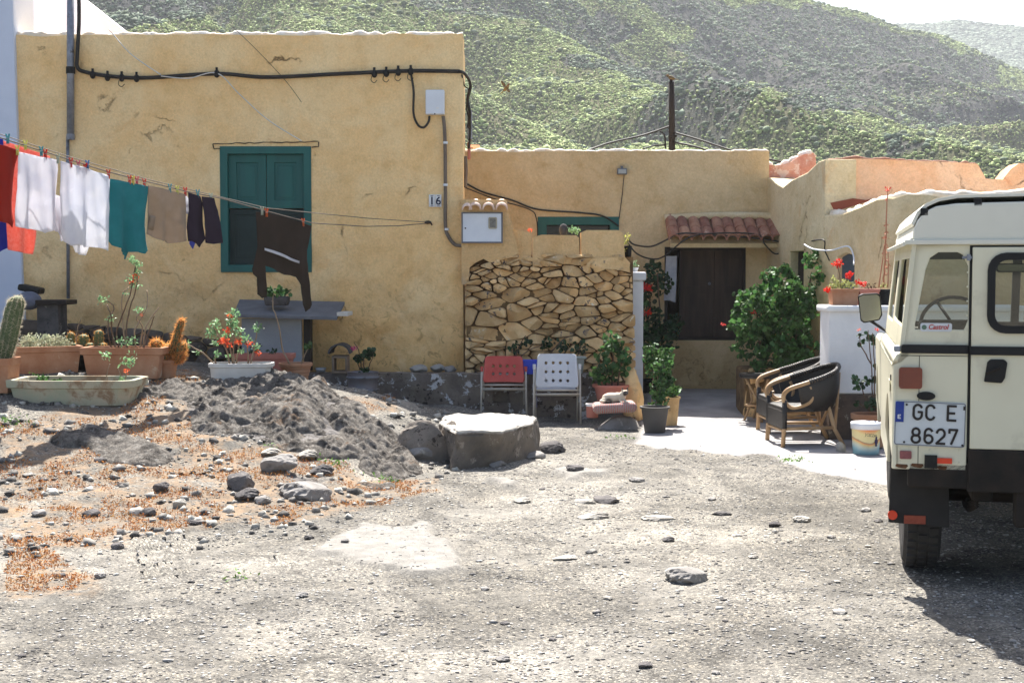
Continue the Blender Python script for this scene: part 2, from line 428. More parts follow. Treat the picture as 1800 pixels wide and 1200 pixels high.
DRYP = [[(0, 760), (150, 700), (330, 640), (365, 690), (450, 780), (560, 800), (700, 850), (780, 830), (760, 870), (600, 900), (500, 925), (330, 920), (220, 960), (0, 960)], [(0, 960), (90, 970), (190, 1040), (0, 1060)],
        [(600, 690), (700, 705), (690, 725), (620, 715)]]
PALEP = [[(560, 965), (620, 930), (740, 925), (790, 950), (830, 995), (760, 1015), (640, 1000)], [(985, 828), (1075, 826), (1080, 840), (1000, 840)], [(850, 845), (910, 848), (890, 862)]]
PATHP = [[(1120, 785), (1140, 660), (1330, 650), (1600, 700), (1640, 810), (1560, 860), (1450, 832), (1330, 800), (1200, 790)]]
def blurmask(polys, px, py, wob=18):
    wx = px+wob*(fbm(px/60, py/30, 3, 5)-.5)*2; wy = py+wob*.6*(fbm(px/50+9, py/25, 3, 6)-.5)*2
    m = np.zeros(px.shape)
    for p in polys: m = np.maximum(m, inpoly(wx, wy, p))
    return m
def Hbase(x, y):
    x = np.asarray(x, float); y = np.asarray(y, float)
    yf = np.interp(x, XF, YF); A = np.interp(x, XA, YA)
    s = sstep(0, 1, (y-yf)/np.maximum(.6, 14.3-yf))
    h = A*(.75*s+.25*np.clip((y-yf)/5, 0, 1)**.8)
    # rocky shoulder that drops beside the concrete block
    k = np.exp(-(((x+1.75)/.75)**2+((y-12.5)/1.1)**2)); h = h+.12*k
    h = np.where(y > 14.9, np.minimum(h, A), h)
    tr = np.interp(x, [-3.2, -2.3, -1.3, -.5, .2], [.62, .45, .22, .10, 0]); kk = sstep(13.5, 14.7, y)*(x > -3.2)
    h = h*(1-kk)+np.minimum(h, tr)*kk
    c = sstep(14.6, 17, y)*sstep(1.0, 1.6, x)*.16        # the courtyard ramps up a little
    return h+c
def masks(x, y, h):
    px, py = proj(x, np.maximum(y, 2.5), h)
    near = (y > 3) & (y < 17.5)
    return [np.where(near, blurmask(P, px, py, wv), 0) for P, wv in ((ROCKP, 22), (DRYP, 30), (PALEP, 26), (PATHP, 16))]
TRK = [(235, 940), (330, 925), (345, 1000), (320, 1025), (245, 1025), (225, 985)], [(470, 975), (520, 985), (515, 1010), (480, 1005)]
def trackz(x, y):
    px, py = proj(x, np.maximum(y, 2.5), 0*x); m = np.zeros(np.shape(x))
    for p in TRK: m = np.maximum(m, inpoly(px+8*(fbm(px/20, py/20, 2, 4)-.5), py, p))
    return m*.014*(np.sin((px+(py-980)*.25*np.sin(px/30))*.42)+.7*np.sin(py*.5+px*.05))*(y < 12)
def Hfull(x, y, mk=None):
    h = Hbase(x, y)
    if mk is None: mk = masks(x, y, h)
    near = ((y > 2) & (y < 20)).astype(float)
    rid = 1-np.abs(2*fbm(x*2.6, y*2.6, 5, 11)-1)
    lum = fbm(x*7, y*7, 4, 21)
    rough = np.clip(np.interp(y-np.interp(x, XF, YF), [-.5, 1.0], [0, 1]), 0, 1)*near*(x < 1)
    h = h+near*.034*(fbm(x*1.1, y*1.1, 4, 3)-.5)*2+rough*.07*(fbm(x*3.2, y*3.2, 4, 8)-.5)
    h = h-mk[0]*.03*near
    h = h+sstep(.3, .7, mk[2])*.03+trackz(x, y)
    h = h+near*.006*(fbm(x*14, y*14, 2, 31)-.5)*(1-mk[3])
    h = np.where((y > 15.2) & (x > -6) & (x < 1.2), np.minimum(h, .55+0*h), h)
    return h
xs = axis(-6.2, 3.6, .026, -900, 900); ys = axis(4.0, 16.5, .026, -400, 900)
GX, GY = np.meshgrid(xs, ys)
mk = masks(GX, GY, Hbase(GX, GY))
def smooth2(a, k=2):
    for _ in range(k):
        a = (a+np.roll(a, 1, 0)+np.roll(a, -1, 0)+np.roll(a, 1, 1)+np.roll(a, -1, 1))/5
    return a
mk = [smooth2(q, 3) for q in mk]
GZ = Hfull(GX, GY, mk)
nx, ny = len(xs), len(ys)
idx = np.arange(nx*ny).reshape(ny, nx)
F = np.stack([idx[:-1, :-1], idx[:-1, 1:], idx[1:, 1:], idx[1:, :-1]], -1).reshape(-1, 4)
def ground_mat():
    m, nt, p = newmat('gravel_ground'); g = NG(nt)
    P = g.n('NewGeometry').outputs['Position']
    at = g.n('Attribute', attribute_name='mask'); sp = g.n('SeparateColor'); g.l(at.outputs['Color'], sp.inputs[0])
    rk, dry, pale = sp.outputs[0], sp.outputs[1], sp.outputs[2]; path = at.outputs['Alpha']
    big = g.ramp(g.noise(P, .8, 8, .65, .5), bw(.40, .60))
    gr = g.mix(big, (.146, .138, .124), (.226, .214, .193))
    sh2 = g.ramp(g.noise(P, 3.2, 8, .7, .3), [(.36, (.62, .62, .62)), (.5, (1, 1, 1)), (.62, (1.22, 1.2, 1.16))]); gr = g.mix(.9, gr, sh2, 'MULTIPLY')
    vo = g.n('TexVoronoi'); vo.inputs['Scale'].default_value = 105; vo.inputs['Randomness'].default_value = 1; g.l(P, vo.inputs['Vector'])
    vc = g.n('SeparateColor'); g.l(vo.outputs['Color'], vc.inputs[0])
    st = g.ramp(vc.outputs[0], [(0, (.45, .45, .47)), (.5, (.9, .9, .9)), (.84, (1.2, 1.2, 1.18)), (1, (2.3, 2.2, 2.05))])
    gr = g.mix(g.ramp(g.noise(P, 2.1, 6, .7), bw(.36, .52)), gr, g.mix(1.0, gr, st, 'MULTIPLY'))
    wide = g.ramp(g.noise(P, .33, 4, .6), [(.36, (.70, .70, .70)), (.64, (1.25, 1.24, 1.22))]); gr = g.mix(1.0, gr, wide, 'MULTIPLY')
    spk = g.ramp(g.noise(P, 42, 8, .78), [(.33, (.42, .41, .40)), (.5, (1, 1, 1)), (.66, (1.5, 1.46, 1.4))])
    gr = g.mix(.85, gr, spk, 'MULTIPLY')
    drk = g.mix(g.ramp(g.noise(P, 9, 8, .7), bw(.42, .6)), (.175, .14, .105), (.27, .19, .125))
    dn = g.ramp(g.noise(P, 4, 9, .8, .3), bw(.42, .54))
    col = g.mix(g.math('MULTIPLY', dry, dn), gr, drk)
    rc = g.mix(g.ramp(g.noise(P, 6, 9, .75), bw(.36, .64)), (.085, .08, .08), (.27, .25, .235))
    col = g.mix(rk, col, rc)
    pc = g.mix(g.ramp(g.noise(P, 10, 7, .7), bw(.35, .65)), (.19, .18, .165), (.29, .275, .25))
    col = g.mix(pale, col, pc)
    ph = g.mix(g.ramp(g.noise(P, 2.5, 7, .6), bw(.35, .65)), (.24, .228, .225), (.36, .345, .335))
    col = g.mix(path, col, ph)
    g.l(col, p.inputs['Base Color']); p.inputs['Roughness'].default_value = .95; p.inputs['Specular IOR Level'].default_value = .1
    h = g.math('ADD', g.math('MULTIPLY', g.noise(P, 35, 6, .7), 1.0), g.math('MULTIPLY', vc.outputs[1], .5))
    h = g.math('MULTIPLY', h, g.math('SUBTRACT', 1.0, g.math('MULTIPLY', path, .85)))
    b1 = g.bump(h, .8, .012, None)
    g.bump(g.math('MULTIPLY', g.noise(P, 12, 9, .7), rk), .9, .06, p, b1)
    return m
go = fastmesh('ground', np.stack([GX, GY, GZ], -1).reshape(-1, 3), F, ground_mat(), smooth=True)
go['kind'] = 'structure'
ca = go.data.color_attributes.new('mask', 'FLOAT_COLOR', 'POINT')
ca.data.foreach_set('color', np.stack([q.ravel() for q in mk], -1).astype(np.float32).ravel())
def gz(x, y): return float(Hfull(np.array([x]), np.array([y]))[0])
def onground(px, py, zguess=0.0):
    """world point of a photo pixel on the terrain"""
    z = zguess
    for _ in range(12):
        p = Wg(px, py, z); z = .5*z+.5*float(Hbase(np.array([p.x]), np.array([p.y]))[0])
    p.z = gz(p.x, p.y); return p
# ---- rough bedrock outcrop
ox = np.arange(-4.3, -.45, .0115); oy = np.arange(10.3, 14.75, .0125); OX, OY = np.meshgrid(ox, oy); ob = Hbase(OX, OY)
opx, opy = proj(OX, OY, ob); om = blurmask([ROCKP[0]+[]], opx, opy, 26).astype(float); om = np.maximum(om, blurmask([ROCKP[1], ROCKP[2], [(395, 845), (445, 850), (440, 880), (400, 878)], [(590, 850), (650, 845), (700, 855), (640, 868)]], opx, opy, 16)*.55)
om = smooth2(om, 22)
wx_ = OX+.25*(fbm(OX*1.7, OY*1.7, 3, 301)-.5); wy_ = OY+.25*(fbm(OX*1.7+5, OY*1.7, 3, 302)-.5)
r1 = 1-np.abs(2*fbm(wx_*1.5, wy_*2.1, 5, 311)-1); r2 = 1-np.abs(2*fbm(wx_*5, wy_*6, 4, 312)-1); r3 = fbm(wx_*16, wy_*16, 4, 313)
pits = sstep(.52, .62, fbm(wx_*15, wy_*15, 3, 314))
oz = ob+om*(.01+.19*(billow(wx_*1.6, wy_*2.0, 3, 501)-.30)+.15*(billow(wx_*5.5, wy_*6.5, 4, 511, .6)-.34)+.03*(r3-.5))-.07*(1-sstep(.0, .4, om))
oi = np.arange(OX.size).reshape(OX.shape); OFc = np.stack([oi[:-1, :-1], oi[:-1, 1:], oi[1:, 1:], oi[1:, :-1]], -1)
ok_ = (om[:-1, :-1] > .01) | (om[1:, 1:] > .01); OFc = OFc[ok_]
def outcrop_mat():
    m, nt, p = newmat('outcrop_rock'); g = NG(nt); P = g.n('NewGeometry').outputs['Position']
    c = g.mix(g.ramp(g.noise(P, 5, 9, .78), bw(.42, .58)), (.075, .066, .059), (.27, .245, .215))
    c = g.mix(g.ramp(g.noise(P, 22, 7, .75), bw(.52, .66)), c, (.38, .355, .32))
    c = g.mix(g.math('MULTIPLY', g.ramp(g.noise(P, 3.3, 8, .75), bw(.58, .64)), .7), c, (.22, .14, .085))
    c = g.mix(g.math('MULTIPLY', g.ramp(g.noise(P, 48, 6, .7), bw(.57, .63)), .6), c, (.05, .046, .042))
    g.l(c, p.inputs['Base Color']); p.inputs['Roughness'].default_value = .95; p.inputs['Specular IOR Level'].default_value = .1
    g.bump(g.noise(P, 30, 9, .8), 1.0, .05, p); return m
oc_ = fastmesh('rock_outcrop', np.stack([OX, OY, oz], -1).reshape(-1, 3), OFc, outcrop_mat(), smooth=True); oc_['kind'] = 'structure'
# ---- gravel
n = 46000
u = rng.random(n); Y = 4.2+10.3*u**1.35
X = (rng.random(n)*2-1)*(Y*.375+.2)
hb = Hbase(X, Y); mm = masks(X, Y, hb)
keep = (rng.random(n) > mm[3]*.97) & (rng.random(n) > mm[2]*.7) & (rng.random(n) > mm[0]*.75) & (fbm(X*1.6, Y*1.6, 4, 44)+rng.random(n)*.35 > .55)
X, Y = X[keep], Y[keep]; Z = Hfull(X, Y)
S = .0025+.0055*rng.random(len(X))**3+.010*(rng.random(len(X)) > .985)*rng.random(len(X))
S *= np.interp(Y, [4, 8, 14], [.7, .85, 1.0])
nb = 4200; Yb = 7.6+6.6*rng.random(nb); Xb = -(Yb*.38)+rng.random(nb)*(Yb*.38-.2); mb_ = masks(Xb, Yb, Hbase(Xb, Yb))
kb = (Yb-np.interp(Xb, XF, YF) > -.9) & (mb_[0] < .5) & (fbm(Xb*2.3, Yb*2.3, 4, 91)+.25*rng.random(nb) > .60)
Xb, Yb = Xb[kb], Yb[kb]; Zb = Hfull(Xb, Yb); Sb = .004+.022*rng.random(len(Xb))**4
M_GRAV = pm('gravel_stone', (.33, .31, .285), (.22, .21, .20), 30, .9, 0, island=.8)
g1 = scatter('gravel', CUBE_V, CUBE_F, np.stack([X, Y, Z+S*.2], -1), S, M_GRAV, flat=.55, jit=.42, aniso=(1.2, 1.2, .42))
g1b = scatter('rubble', CUBE_V, CUBE_F, np.stack([Xb, Yb, Zb+Sb*.3], -1), Sb, pm('rubble_stone', (.30, .28, .25), (.20, .19, .175), 20, .9, .4, 60, island=.85), flat=.1, jit=.5, aniso=(1.1, 1.0, .8)); tagp(g1b, 'broken stones strewn through the dry grass on the bank', 'rubble', kind='stuff')
tagp(g1, 'loose grey gravel strewn across the yard', 'gravel', kind='stuff')
# ---- dry grass
n = 100000
Y = 7.0+7.4*rng.random(n); X = -(Y*.37)+rng.random(n)*(Y*.37+.2)
mm = masks(X, Y, Hbase(X, Y)); keep = (mm[1] > .5) & (mm[0] < .5) & (fbm(X*3.5, Y*3.5, 4, 77) > .53)
X, Y = X[keep], Y[keep]; Z = Hfull(X, Y)
M_DRYG = pm('dry_red_grass', (.42, .15, .045), (.40, .23, .10), 12, .8, 0, island=.4, transl=.3)
g2 = scatter('dry_grass', [(-.12, 0, 0), (.12, 0, 0), (0, .1, 1), (.25, .5, .5)], [(0, 1, 2), (0, 3, 2)], np.stack([X, Y, Z+.006], -1), .006+.015*rng.random(len(X)), M_DRYG, flat=.5, jit=.4)
tagp(g2, 'rust coloured dry grass and moss on the rocky bank', 'dry grass', kind='stuff')
# ---- green weeds
def weeds(pts, label, mt, sz=.03):
    P = np.array(pts); o = scatter('weed_patch', LEAF_V, LEAF_F, P, sz*rng.uniform(.5, 1.2, len(P)), mt, flat=.3)
    return tagp(o, label, 'weeds', kind='stuff')
wp = []
for (px, py, r, k) in [(10, 740, .16, 120), (60, 665, .1, 30), (1390, 813, .10, 60), (680, 842, .12, 60), (590, 815, .12, 40), (1090, 772, .1, 30), (480, 792, .1, 20), (1640, 850, .05, 25), (420, 1022, .08, 20), (620, 790, .1, 30)]:
    c = onground(px, py)
    for _ in range(k):
        x = c.x+random.gauss(0, r*.6); y = c.y+random.gauss(0, r*.5); wp.append((x, y, gz(x, y)+random.random()*.03))
weeds(wp, 'small green weeds sprouting between gravel and rock', pm('weed_green', (.16, .28, .06), (.10, .2, .04), 6, .6, 0, island=.4, transl=.3))

# ================================================================== HILLS
def tanel(py): return (HZ-py)/2500.0
def hillz(u, D, seed=0):
    """height of the near hillside, u = lateral tangent"""
    px = 900+2500*u
    crest_py = np.interp(px, [-800, 0, 500, 900, 1300, 1450, 1511, 1578, 1633, 1711, 1767, 1830, 2100, 2600], [-330, -260, -200, -130, -42, 0, 22, 42, 56, 83, 108, 128, 150, 170])
    dc = np.interp(px, [-800, 700, 1450, 1830, 2600], [330, 350, 430, 480, 500])
    t = (D-70)/(dc-70)
    te = np.interp(px, [-800, 900, 1800, 2600], [.050, .050, .046, .046])
    tc = tanel(crest_py)
    tt = te+(tc-te)*np.clip(t, 0, 1)**.72
    z = CAMZ+D*tt
    z = np.where(t > 1, CAMZ+dc*tc-(D-dc)*.35, z)
    z = z*sstep(60, 95, D)
    # gullies and ledges
    gx = u*D
    rel = 20*(fbm(gx/48+D/110, D/75, 5, 101)-.5)-16*np.clip(.30-np.abs(2*fbm(gx/75+D/150+9, D/160, 4, 171)-1), 0, .3)/.3+26*np.clip(.5-np.abs(fbm(gx/120+D/200+3, D/190, 3, 131)*2-1)*2.4, 0, .5)*-1*sstep(1300, 1500, px)
    amp = sstep(80, 200, D)*np.clip((dc-D)/90, .12, 1)
    return z+rel*amp
us = np.linspace(-.62, .62, 560); Ds = np.concatenate([np.linspace(60, 520, 420), np.linspace(525, 700, 30)])
UU, DD = np.meshgrid(us, Ds); ZZ = hillz(UU, DD)-.4
idx = np.arange(UU.size).reshape(UU.shape)
F = np.stack([idx[:-1, :-1], idx[:-1, 1:], idx[1:, 1:], idx[1:, :-1]], -1).reshape(-1, 4)
HROCK_SHADE = [[(1190, 75), (1230, 55), (1290, 20), (1400, 10), (1500, 25), (1600, 60), (1700, 95), (1770, 125), (1760, 150), (1640, 150), (1560, 160), (1480, 200), (1420, 190), (1380, 150), (1300, 130), (1220, 110)],
  [(1000, 85), (1060, 92), (1150, 115), (1200, 127), (1330, 122), (1340, 148), (1240, 153), (1140, 138), (1060, 118), (1005, 104)], [(1370, 160), (1450, 165), (1462, 190), (1400, 190)], [(1600, 190), (1700, 168), (1830, 155), (1830, 195), (1700, 214), (1620, 220)],
  [(1560, 245), (1640, 242), (1650, 264), (1570, 266)], [(1120, 0), (1250, 5), (1320, 60), (1250, 55), (1180, 32)], [(140, -10), (240, -10), (420, -10), (330, 22), (250, 42), (215, 55), (150, 20)], [(1040, 12), (1120, 55), (1060, 75), (1010, 40)], [(1100, 230), (1150, 225), (1160, 240)]]  # ridge outlines: shade of the steep faces put into rock and shrub colour
def rock_shade_mask(u, D):
    px = 900+2500*u; gx = u*D
    a = fbm(gx/38, D/30, 5, 202)
    thr = np.interp(px, [-200, 150, 300, 900, 1150, 1400, 1800], [.45, .50, .72, .64, .56, .50, .53])+np.interp(D, [100, 250, 420], [.10, .02, -.02])
    z = hillz(u, D); qx, qy = proj(u*D, D, z)
    wx = qx+34*(fbm(qx/70, qy/26, 4, 401)-.5)*2; wy = qy+20*(fbm(qx/60+7, qy/22, 4, 402)-.5)*2; m = np.zeros(np.shape(qx))
    for p in HROCK_SHADE: m = np.maximum(m, inpoly(wx, wy, p))
    return np.maximum(sstep(thr-.015, thr+.02, a)*.8, m)
def hill_mat():
    m, nt, p = newmat('hill_soil'); g = NG(nt)
    P = g.n('NewGeometry').outputs['Position']
    a = g.n('Attribute', attribute_name='rock');  # rock attribute also carries the shade painted on the ridges
    c = g.mix(g.ramp(g.noise(P, .12, 8, .7), bw(.4, .6)), (.13, .145, .085), (.20, .19, .12))
    sc_ = g.ramp(g.noise(P, .9, 8, .75), [(.3, (.5, .5, .5)), (.7, (1.4, 1.4, 1.4))])
    c = g.mix(1.0, c, sc_, 'MULTIPLY')
    c2 = g.mix(g.ramp(g.noise(P, .35, 9, .75), bw(.4, .62)), (.065, .068, .072), (.15, .145, .13))
    c = g.mix(a.outputs['Fac'], c, c2)
    g.l(c, p.inputs['Base Color']); p.inputs['Roughness'].default_value = 1; p.inputs['Specular IOR Level'].default_value = 0
    g.bump(g.noise(P, .7, 9, .7), 1.0, 1.5, p); return m
MH = hill_mat()
ho = fastmesh('hill', np.stack([UU*DD, DD, ZZ], -1).reshape(-1, 3), F, MH, smooth=True); ho['kind'] = 'structure'
at = ho.data.attributes.new('rock', 'FLOAT', 'POINT'); at.data.foreach_set('value', rock_shade_mask(UU, DD).astype(np.float32).ravel())
# far ridge
u2 = np.linspace(.1, .62, 200); D2 = np.linspace(560, 1150, 120); U2, DD2 = np.meshgrid(u2, D2)
cp = np.interp(900+2500*U2, [1150, 1500, 1633, 1667, 1733, 1800, 2000, 2500], [70, 55, 50, 43, 48, 53, 40, 90])
Z2 = CAMZ+DD2*(.03+(tanel(cp)-.03)*np.clip((DD2-560)/(1000-560), 0, 1)**.8)
Z2 = np.where(DD2 > 1000, CAMZ+1000*tanel(cp)-(DD2-1000)*.4, Z2)+14*(fbm(U2*DD2/120, DD2/120, 5, 55)-.5)*sstep(560, 700, DD2)*np.clip((1000-DD2)/150, .3, 1)
idx = np.arange(U2.size).reshape(U2.shape)
F = np.stack([idx[:-1, :-1], idx[:-1, 1:], idx[1:, 1:], idx[1:, :-1]], -1).reshape(-1, 4)
h2 = fastmesh('hill', np.stack([U2*DD2, DD2, Z2], -1).reshape(-1, 3), F, MH, smooth=True); h2['kind'] = 'structure'
at = h2.data.attributes.new('rock', 'FLOAT', 'POINT'); at.data.foreach_set('value', (sstep(.46, .5, fbm(U2*DD2/60, DD2/60, 5, 66))).astype(np.float32).ravel())
# shrubs as one cover
def ico(sub=1):
    bm = bmesh.new(); bmesh.ops.create_icosphere(bm, subdivisions=sub, radius=1)
    V = [tuple(v.co) for v in bm.verts]; Fc = [tuple(v.index for v in f.verts) for f in bm.faces]; bm.free(); return V, Fc
IV, IF = ico(1)
OV = [(1, 0, 0), (-1, 0, 0), (0, 1, 0), (0, -1, 0), (0, 0, 1), (0, 0, -1)]; OF = [(0, 2, 4), (2, 1, 4), (1, 3, 4), (3, 0, 4), (2, 0, 5), (1, 2, 5), (3, 1, 5), (0, 3, 5)]
n = 760000
D = np.sqrt(rng.random(n)*(470**2-95**2)+95**2); U = rng.uniform(-.42, .42, n)
rm = rock_shade_mask(U, D)
keep = (rng.random(n) > rm*.96) & (hillz(U, D)-CAMZ < D*.245+8) & (fbm(U*D/9, D/9, 4, 9)+rng.random(n)*.5 > .50)
U, D = U[keep], D[keep]; Zs = hillz(U, D)-.4
S = rng.lognormal(-.25, .38, len(U))*np.interp(D, [95, 250, 470], [.17, .21, .28])
M_SHR = pm('hill_shrub', (.37, .42, .175), (.22, .27, .11), .045, .9, .8, 3, bdist=.3, island=.45)
s1 = scatter('shrubs', OV, OF, np.stack([U*D, D, Zs+S*.35], -1), S, M_SHR, jit=.34, aniso=(1.2, 1.2, .85))
tagp(s1, 'pale green shrubs covering the hillside', 'shrubs', kind='stuff')
n = 9000
D = np.sqrt(rng.random(n)*(480**2-110**2)+110**2); U = rng.uniform(-.42, .42, n); Zs = hillz(U, D)-.4
S = rng.uniform(.5, 1.5, n)*np.interp(D, [95, 250, 470], [.26, .4, .6])
s2 = scatter('shrubs', IV, IF, np.stack([U*D, D, Zs+S*.4], -1), S, pm('hill_shrub_dark', (.15, .185, .11), (.11, .14, .09), .3, .9, .8, 3, bdist=.3, island=.4), jit=.22, aniso=(1.2, 1.2, .85))
tagp(s2, 'darker shrubs dotted over the hillside', 'shrubs', kind='stuff')

n = 30000
D = rng.uniform(560, 1010, n); U = rng.uniform(.22, .42, n); cp3 = np.interp(900+2500*U, [1150, 1500, 1633, 1667, 1733, 1800, 2000, 2500], [70, 55, 50, 43, 48, 53, 40, 90])
Zs = CAMZ+D*(.03+(tanel(cp3)-.03)*np.clip((D-560)/(1000-560), 0, 1)**.8); Zs = np.where(D > 1000, CAMZ+1000*tanel(cp3)-(D-1000)*.4, Zs)+14*(fbm(U*D/120, D/120, 5, 55)-.5)*sstep(560, 700, D)*np.clip((1000-D)/150, .3, 1)
s3 = scatter('shrubs', IV, IF, np.stack([U*D, D, Zs+.4], -1), rng.uniform(.9, 2.0, n), pm('far_shrub', (.16, .20, .13), (.10, .13, .09), .05, .9, 0, island=.35), jit=.3, aniso=(1.3, 1.3, .8)); tagp(s3, 'pale shrubs covering the far ridge', 'shrubs', kind='stuff')
n = 160000; D = rng.uniform(150, 470, n); U = rng.uniform(-.38, .42, n); k_ = (rock_shade_mask(U, D) > .5) & (fbm(U*D/10, D/10, 3, 19)+rng.random(n)*.4 > .5); U, D = U[k_], D[k_]
s4 = scatter('shrubs', OV, OF, np.stack([U*D, D, hillz(U, D)-.3], -1), rng.lognormal(-.2, .4, len(U))*.30, pm('ridge_shrub_shaded', (.15, .19, .125), (.10, .13, .095), .3, .9, .8, 3, bdist=.3, island=.4), jit=.34, aniso=(1.2, 1.2, .85)); tagp(s4, 'scrub on the ridges, coloured dark to paint their shade', 'shrubs', kind='stuff')  # darker shrub colour stands for shade on the ridge faces
# ================================================================== BUILDINGS
def wallsheet(outer, holes, Y, t, cell, disp, name, m, parent):
    """a thick plastered wall facing -Y in world coordinates, its face gently uneven"""
    loops = [[Vector((a, b, 0)) for a, b in lp] for lp in [outer, *holes]]
    flat = [p for lp in loops for p in lp]; tris = geometry.tessellate_polygon(loops)
    bm = bmesh.new(); vs = [bm.verts.new((p.x, 0, p.y)) for p in flat]
    for tr in tris:
        try: bm.faces.new([vs[i] for i in tr])
        except ValueError: pass
    x0 = min(p.x for p in flat); x1 = max(p.x for p in flat); z0 = min(p.y for p in flat); z1 = max(p.y for p in flat)
    for ax, a, b in ((0, x0, x1), (2, z0, z1)):
        k = a+cell
        while k < b-cell*.3:
            co = [0, 0, 0]; no = [0, 0, 0]; co[ax] = k; no[ax] = 1
            bmesh.ops.bisect_plane(bm, geom=bm.verts[:]+bm.edges[:]+bm.faces[:], plane_co=co, plane_no=no, dist=1e-5); k += cell
    r = bmesh.ops.extrude_face_region(bm, geom=bm.faces[:], use_keep_orig=True)
    back = [v for v in r['geom'] if isinstance(v, bmesh.types.BMVert)]; bs = set(back)
    for v in bm.verts:
        if v in bs: v.co.y = Y+t
        else: v.co.y = Y-disp(v.co.x, v.co.z)
    bmesh.ops.recalc_face_normals(bm, faces=bm.faces)
    if parent is not None:
        for v in bm.verts: v.co -= parent.location
    me = bpy.data.meshes.new(name); bm.to_mesh(me); bm.free(); me.materials.append(m)
    me.polygons.foreach_set('use_smooth', [True]*len(me.polygons))
    o = bpy.data.objects.new(name, me); C.objects.link(o); o.parent = parent
    q = o.modifiers.new('e', 'EDGE_SPLIT'); q.split_angle = R(40)
    return o
def lumps(a_low, a_up, zb=1.9, s=2.4, seed=0):
    def f(x, z):
        v = float(fbm(np.array([x*s+5]), np.array([z*s+5]), 5, seed)[0])-.5
        k = min(1, max(0, (zb-z)/1.2)); return v*(a_up+(a_low-a_up)*k)
    return f
def coping(parent, pts, r, m, name='coping', seed=1):
    """limewashed rounded lip along a wall top; pts are world points"""
    fine = spline(pts, 14); P = []; rr = []
    for i, p in enumerate(fine):
        k = float(fbm(np.array([i*.31+seed*7]), np.array([seed*3.1]), 3)[0])
        P.append(p+Vector((0, 0, (k-.5)*r*1.1))); rr.append(r*(.55+.9*k))
    b = MB(); b.tube(P, rr, 8); return b.build(name, m, parent, smooth=True, w=True)
def jag(p0, p1, n, amp, seed):
    out = []
    for i in range(n+1):
        t = i/n; k = (float(fbm(np.array([t*n*.35+seed]), np.array([seed*1.7]), 4)[0])-.5)*amp*(0 if i in (0, n) else 1)
        out.append((p0[0]+(p1[0]-p0[0])*t, p0[1]+(p1[1]-p0[1])*t+k))
    return out
def zat(py, Y): return Wp(900, py, Y).z
def xat(px, py, Y): return Wp(px, py, Y).x
# ---- main yellow house
YF0 = 16.0
XL, XR, ZT = xat(24, 300, YF0), xat(814, 200, YF0), zat(62, YF0)
hs = thing('yellow_house', 'tall ochre yellow house with the green shuttered window, left of the stone wall', 'house', ((XL+XR)/2, YF0, .3))
wx0, wx1 = xat(389, 370, YF0), xat(546, 370, YF0); wz0, wz1 = zat(477, YF0), zat(259, YF0)
top = jag((XL, ZT), (XR, ZT+.01), 40, .05, 3)
wallsheet([(XL, .1), (XR, .1)]+top[::-1], [[(wx0, wz0), (wx1, wz0), (wx1, wz1), (wx0, wz1)]], YF0, .42, .055, lumps(.17, .028, zb=2.2, s=4.0, seed=4), 'wall', M_OCH, hs)
b = MB(); b.bb((XL, YF0+.42, 0), (XL+.3, 23, ZT-.02)).bb((XR-.02-.4, YF0+.42, 0), (XR-.02, YF0+1.32, ZT-.03)).bb((XL+.3, YF0+1.32-.3, 0), (XR-.42, YF0+1.32, ZT-.06))
b.build('wall', M_OCH, hs, w=True, bevel=.02)
b = MB(); b.bb((XL+.3, YF0+.42, ZT-.5), (XR-.42, YF0+1.02, ZT-.35)); b.build('roof', M_CONC, hs, w=True)
coping(hs, [(XL+i*(XR-XL)/12, YF0+.06, ZT+.0) for i in range(13)], .038, M_LIME)
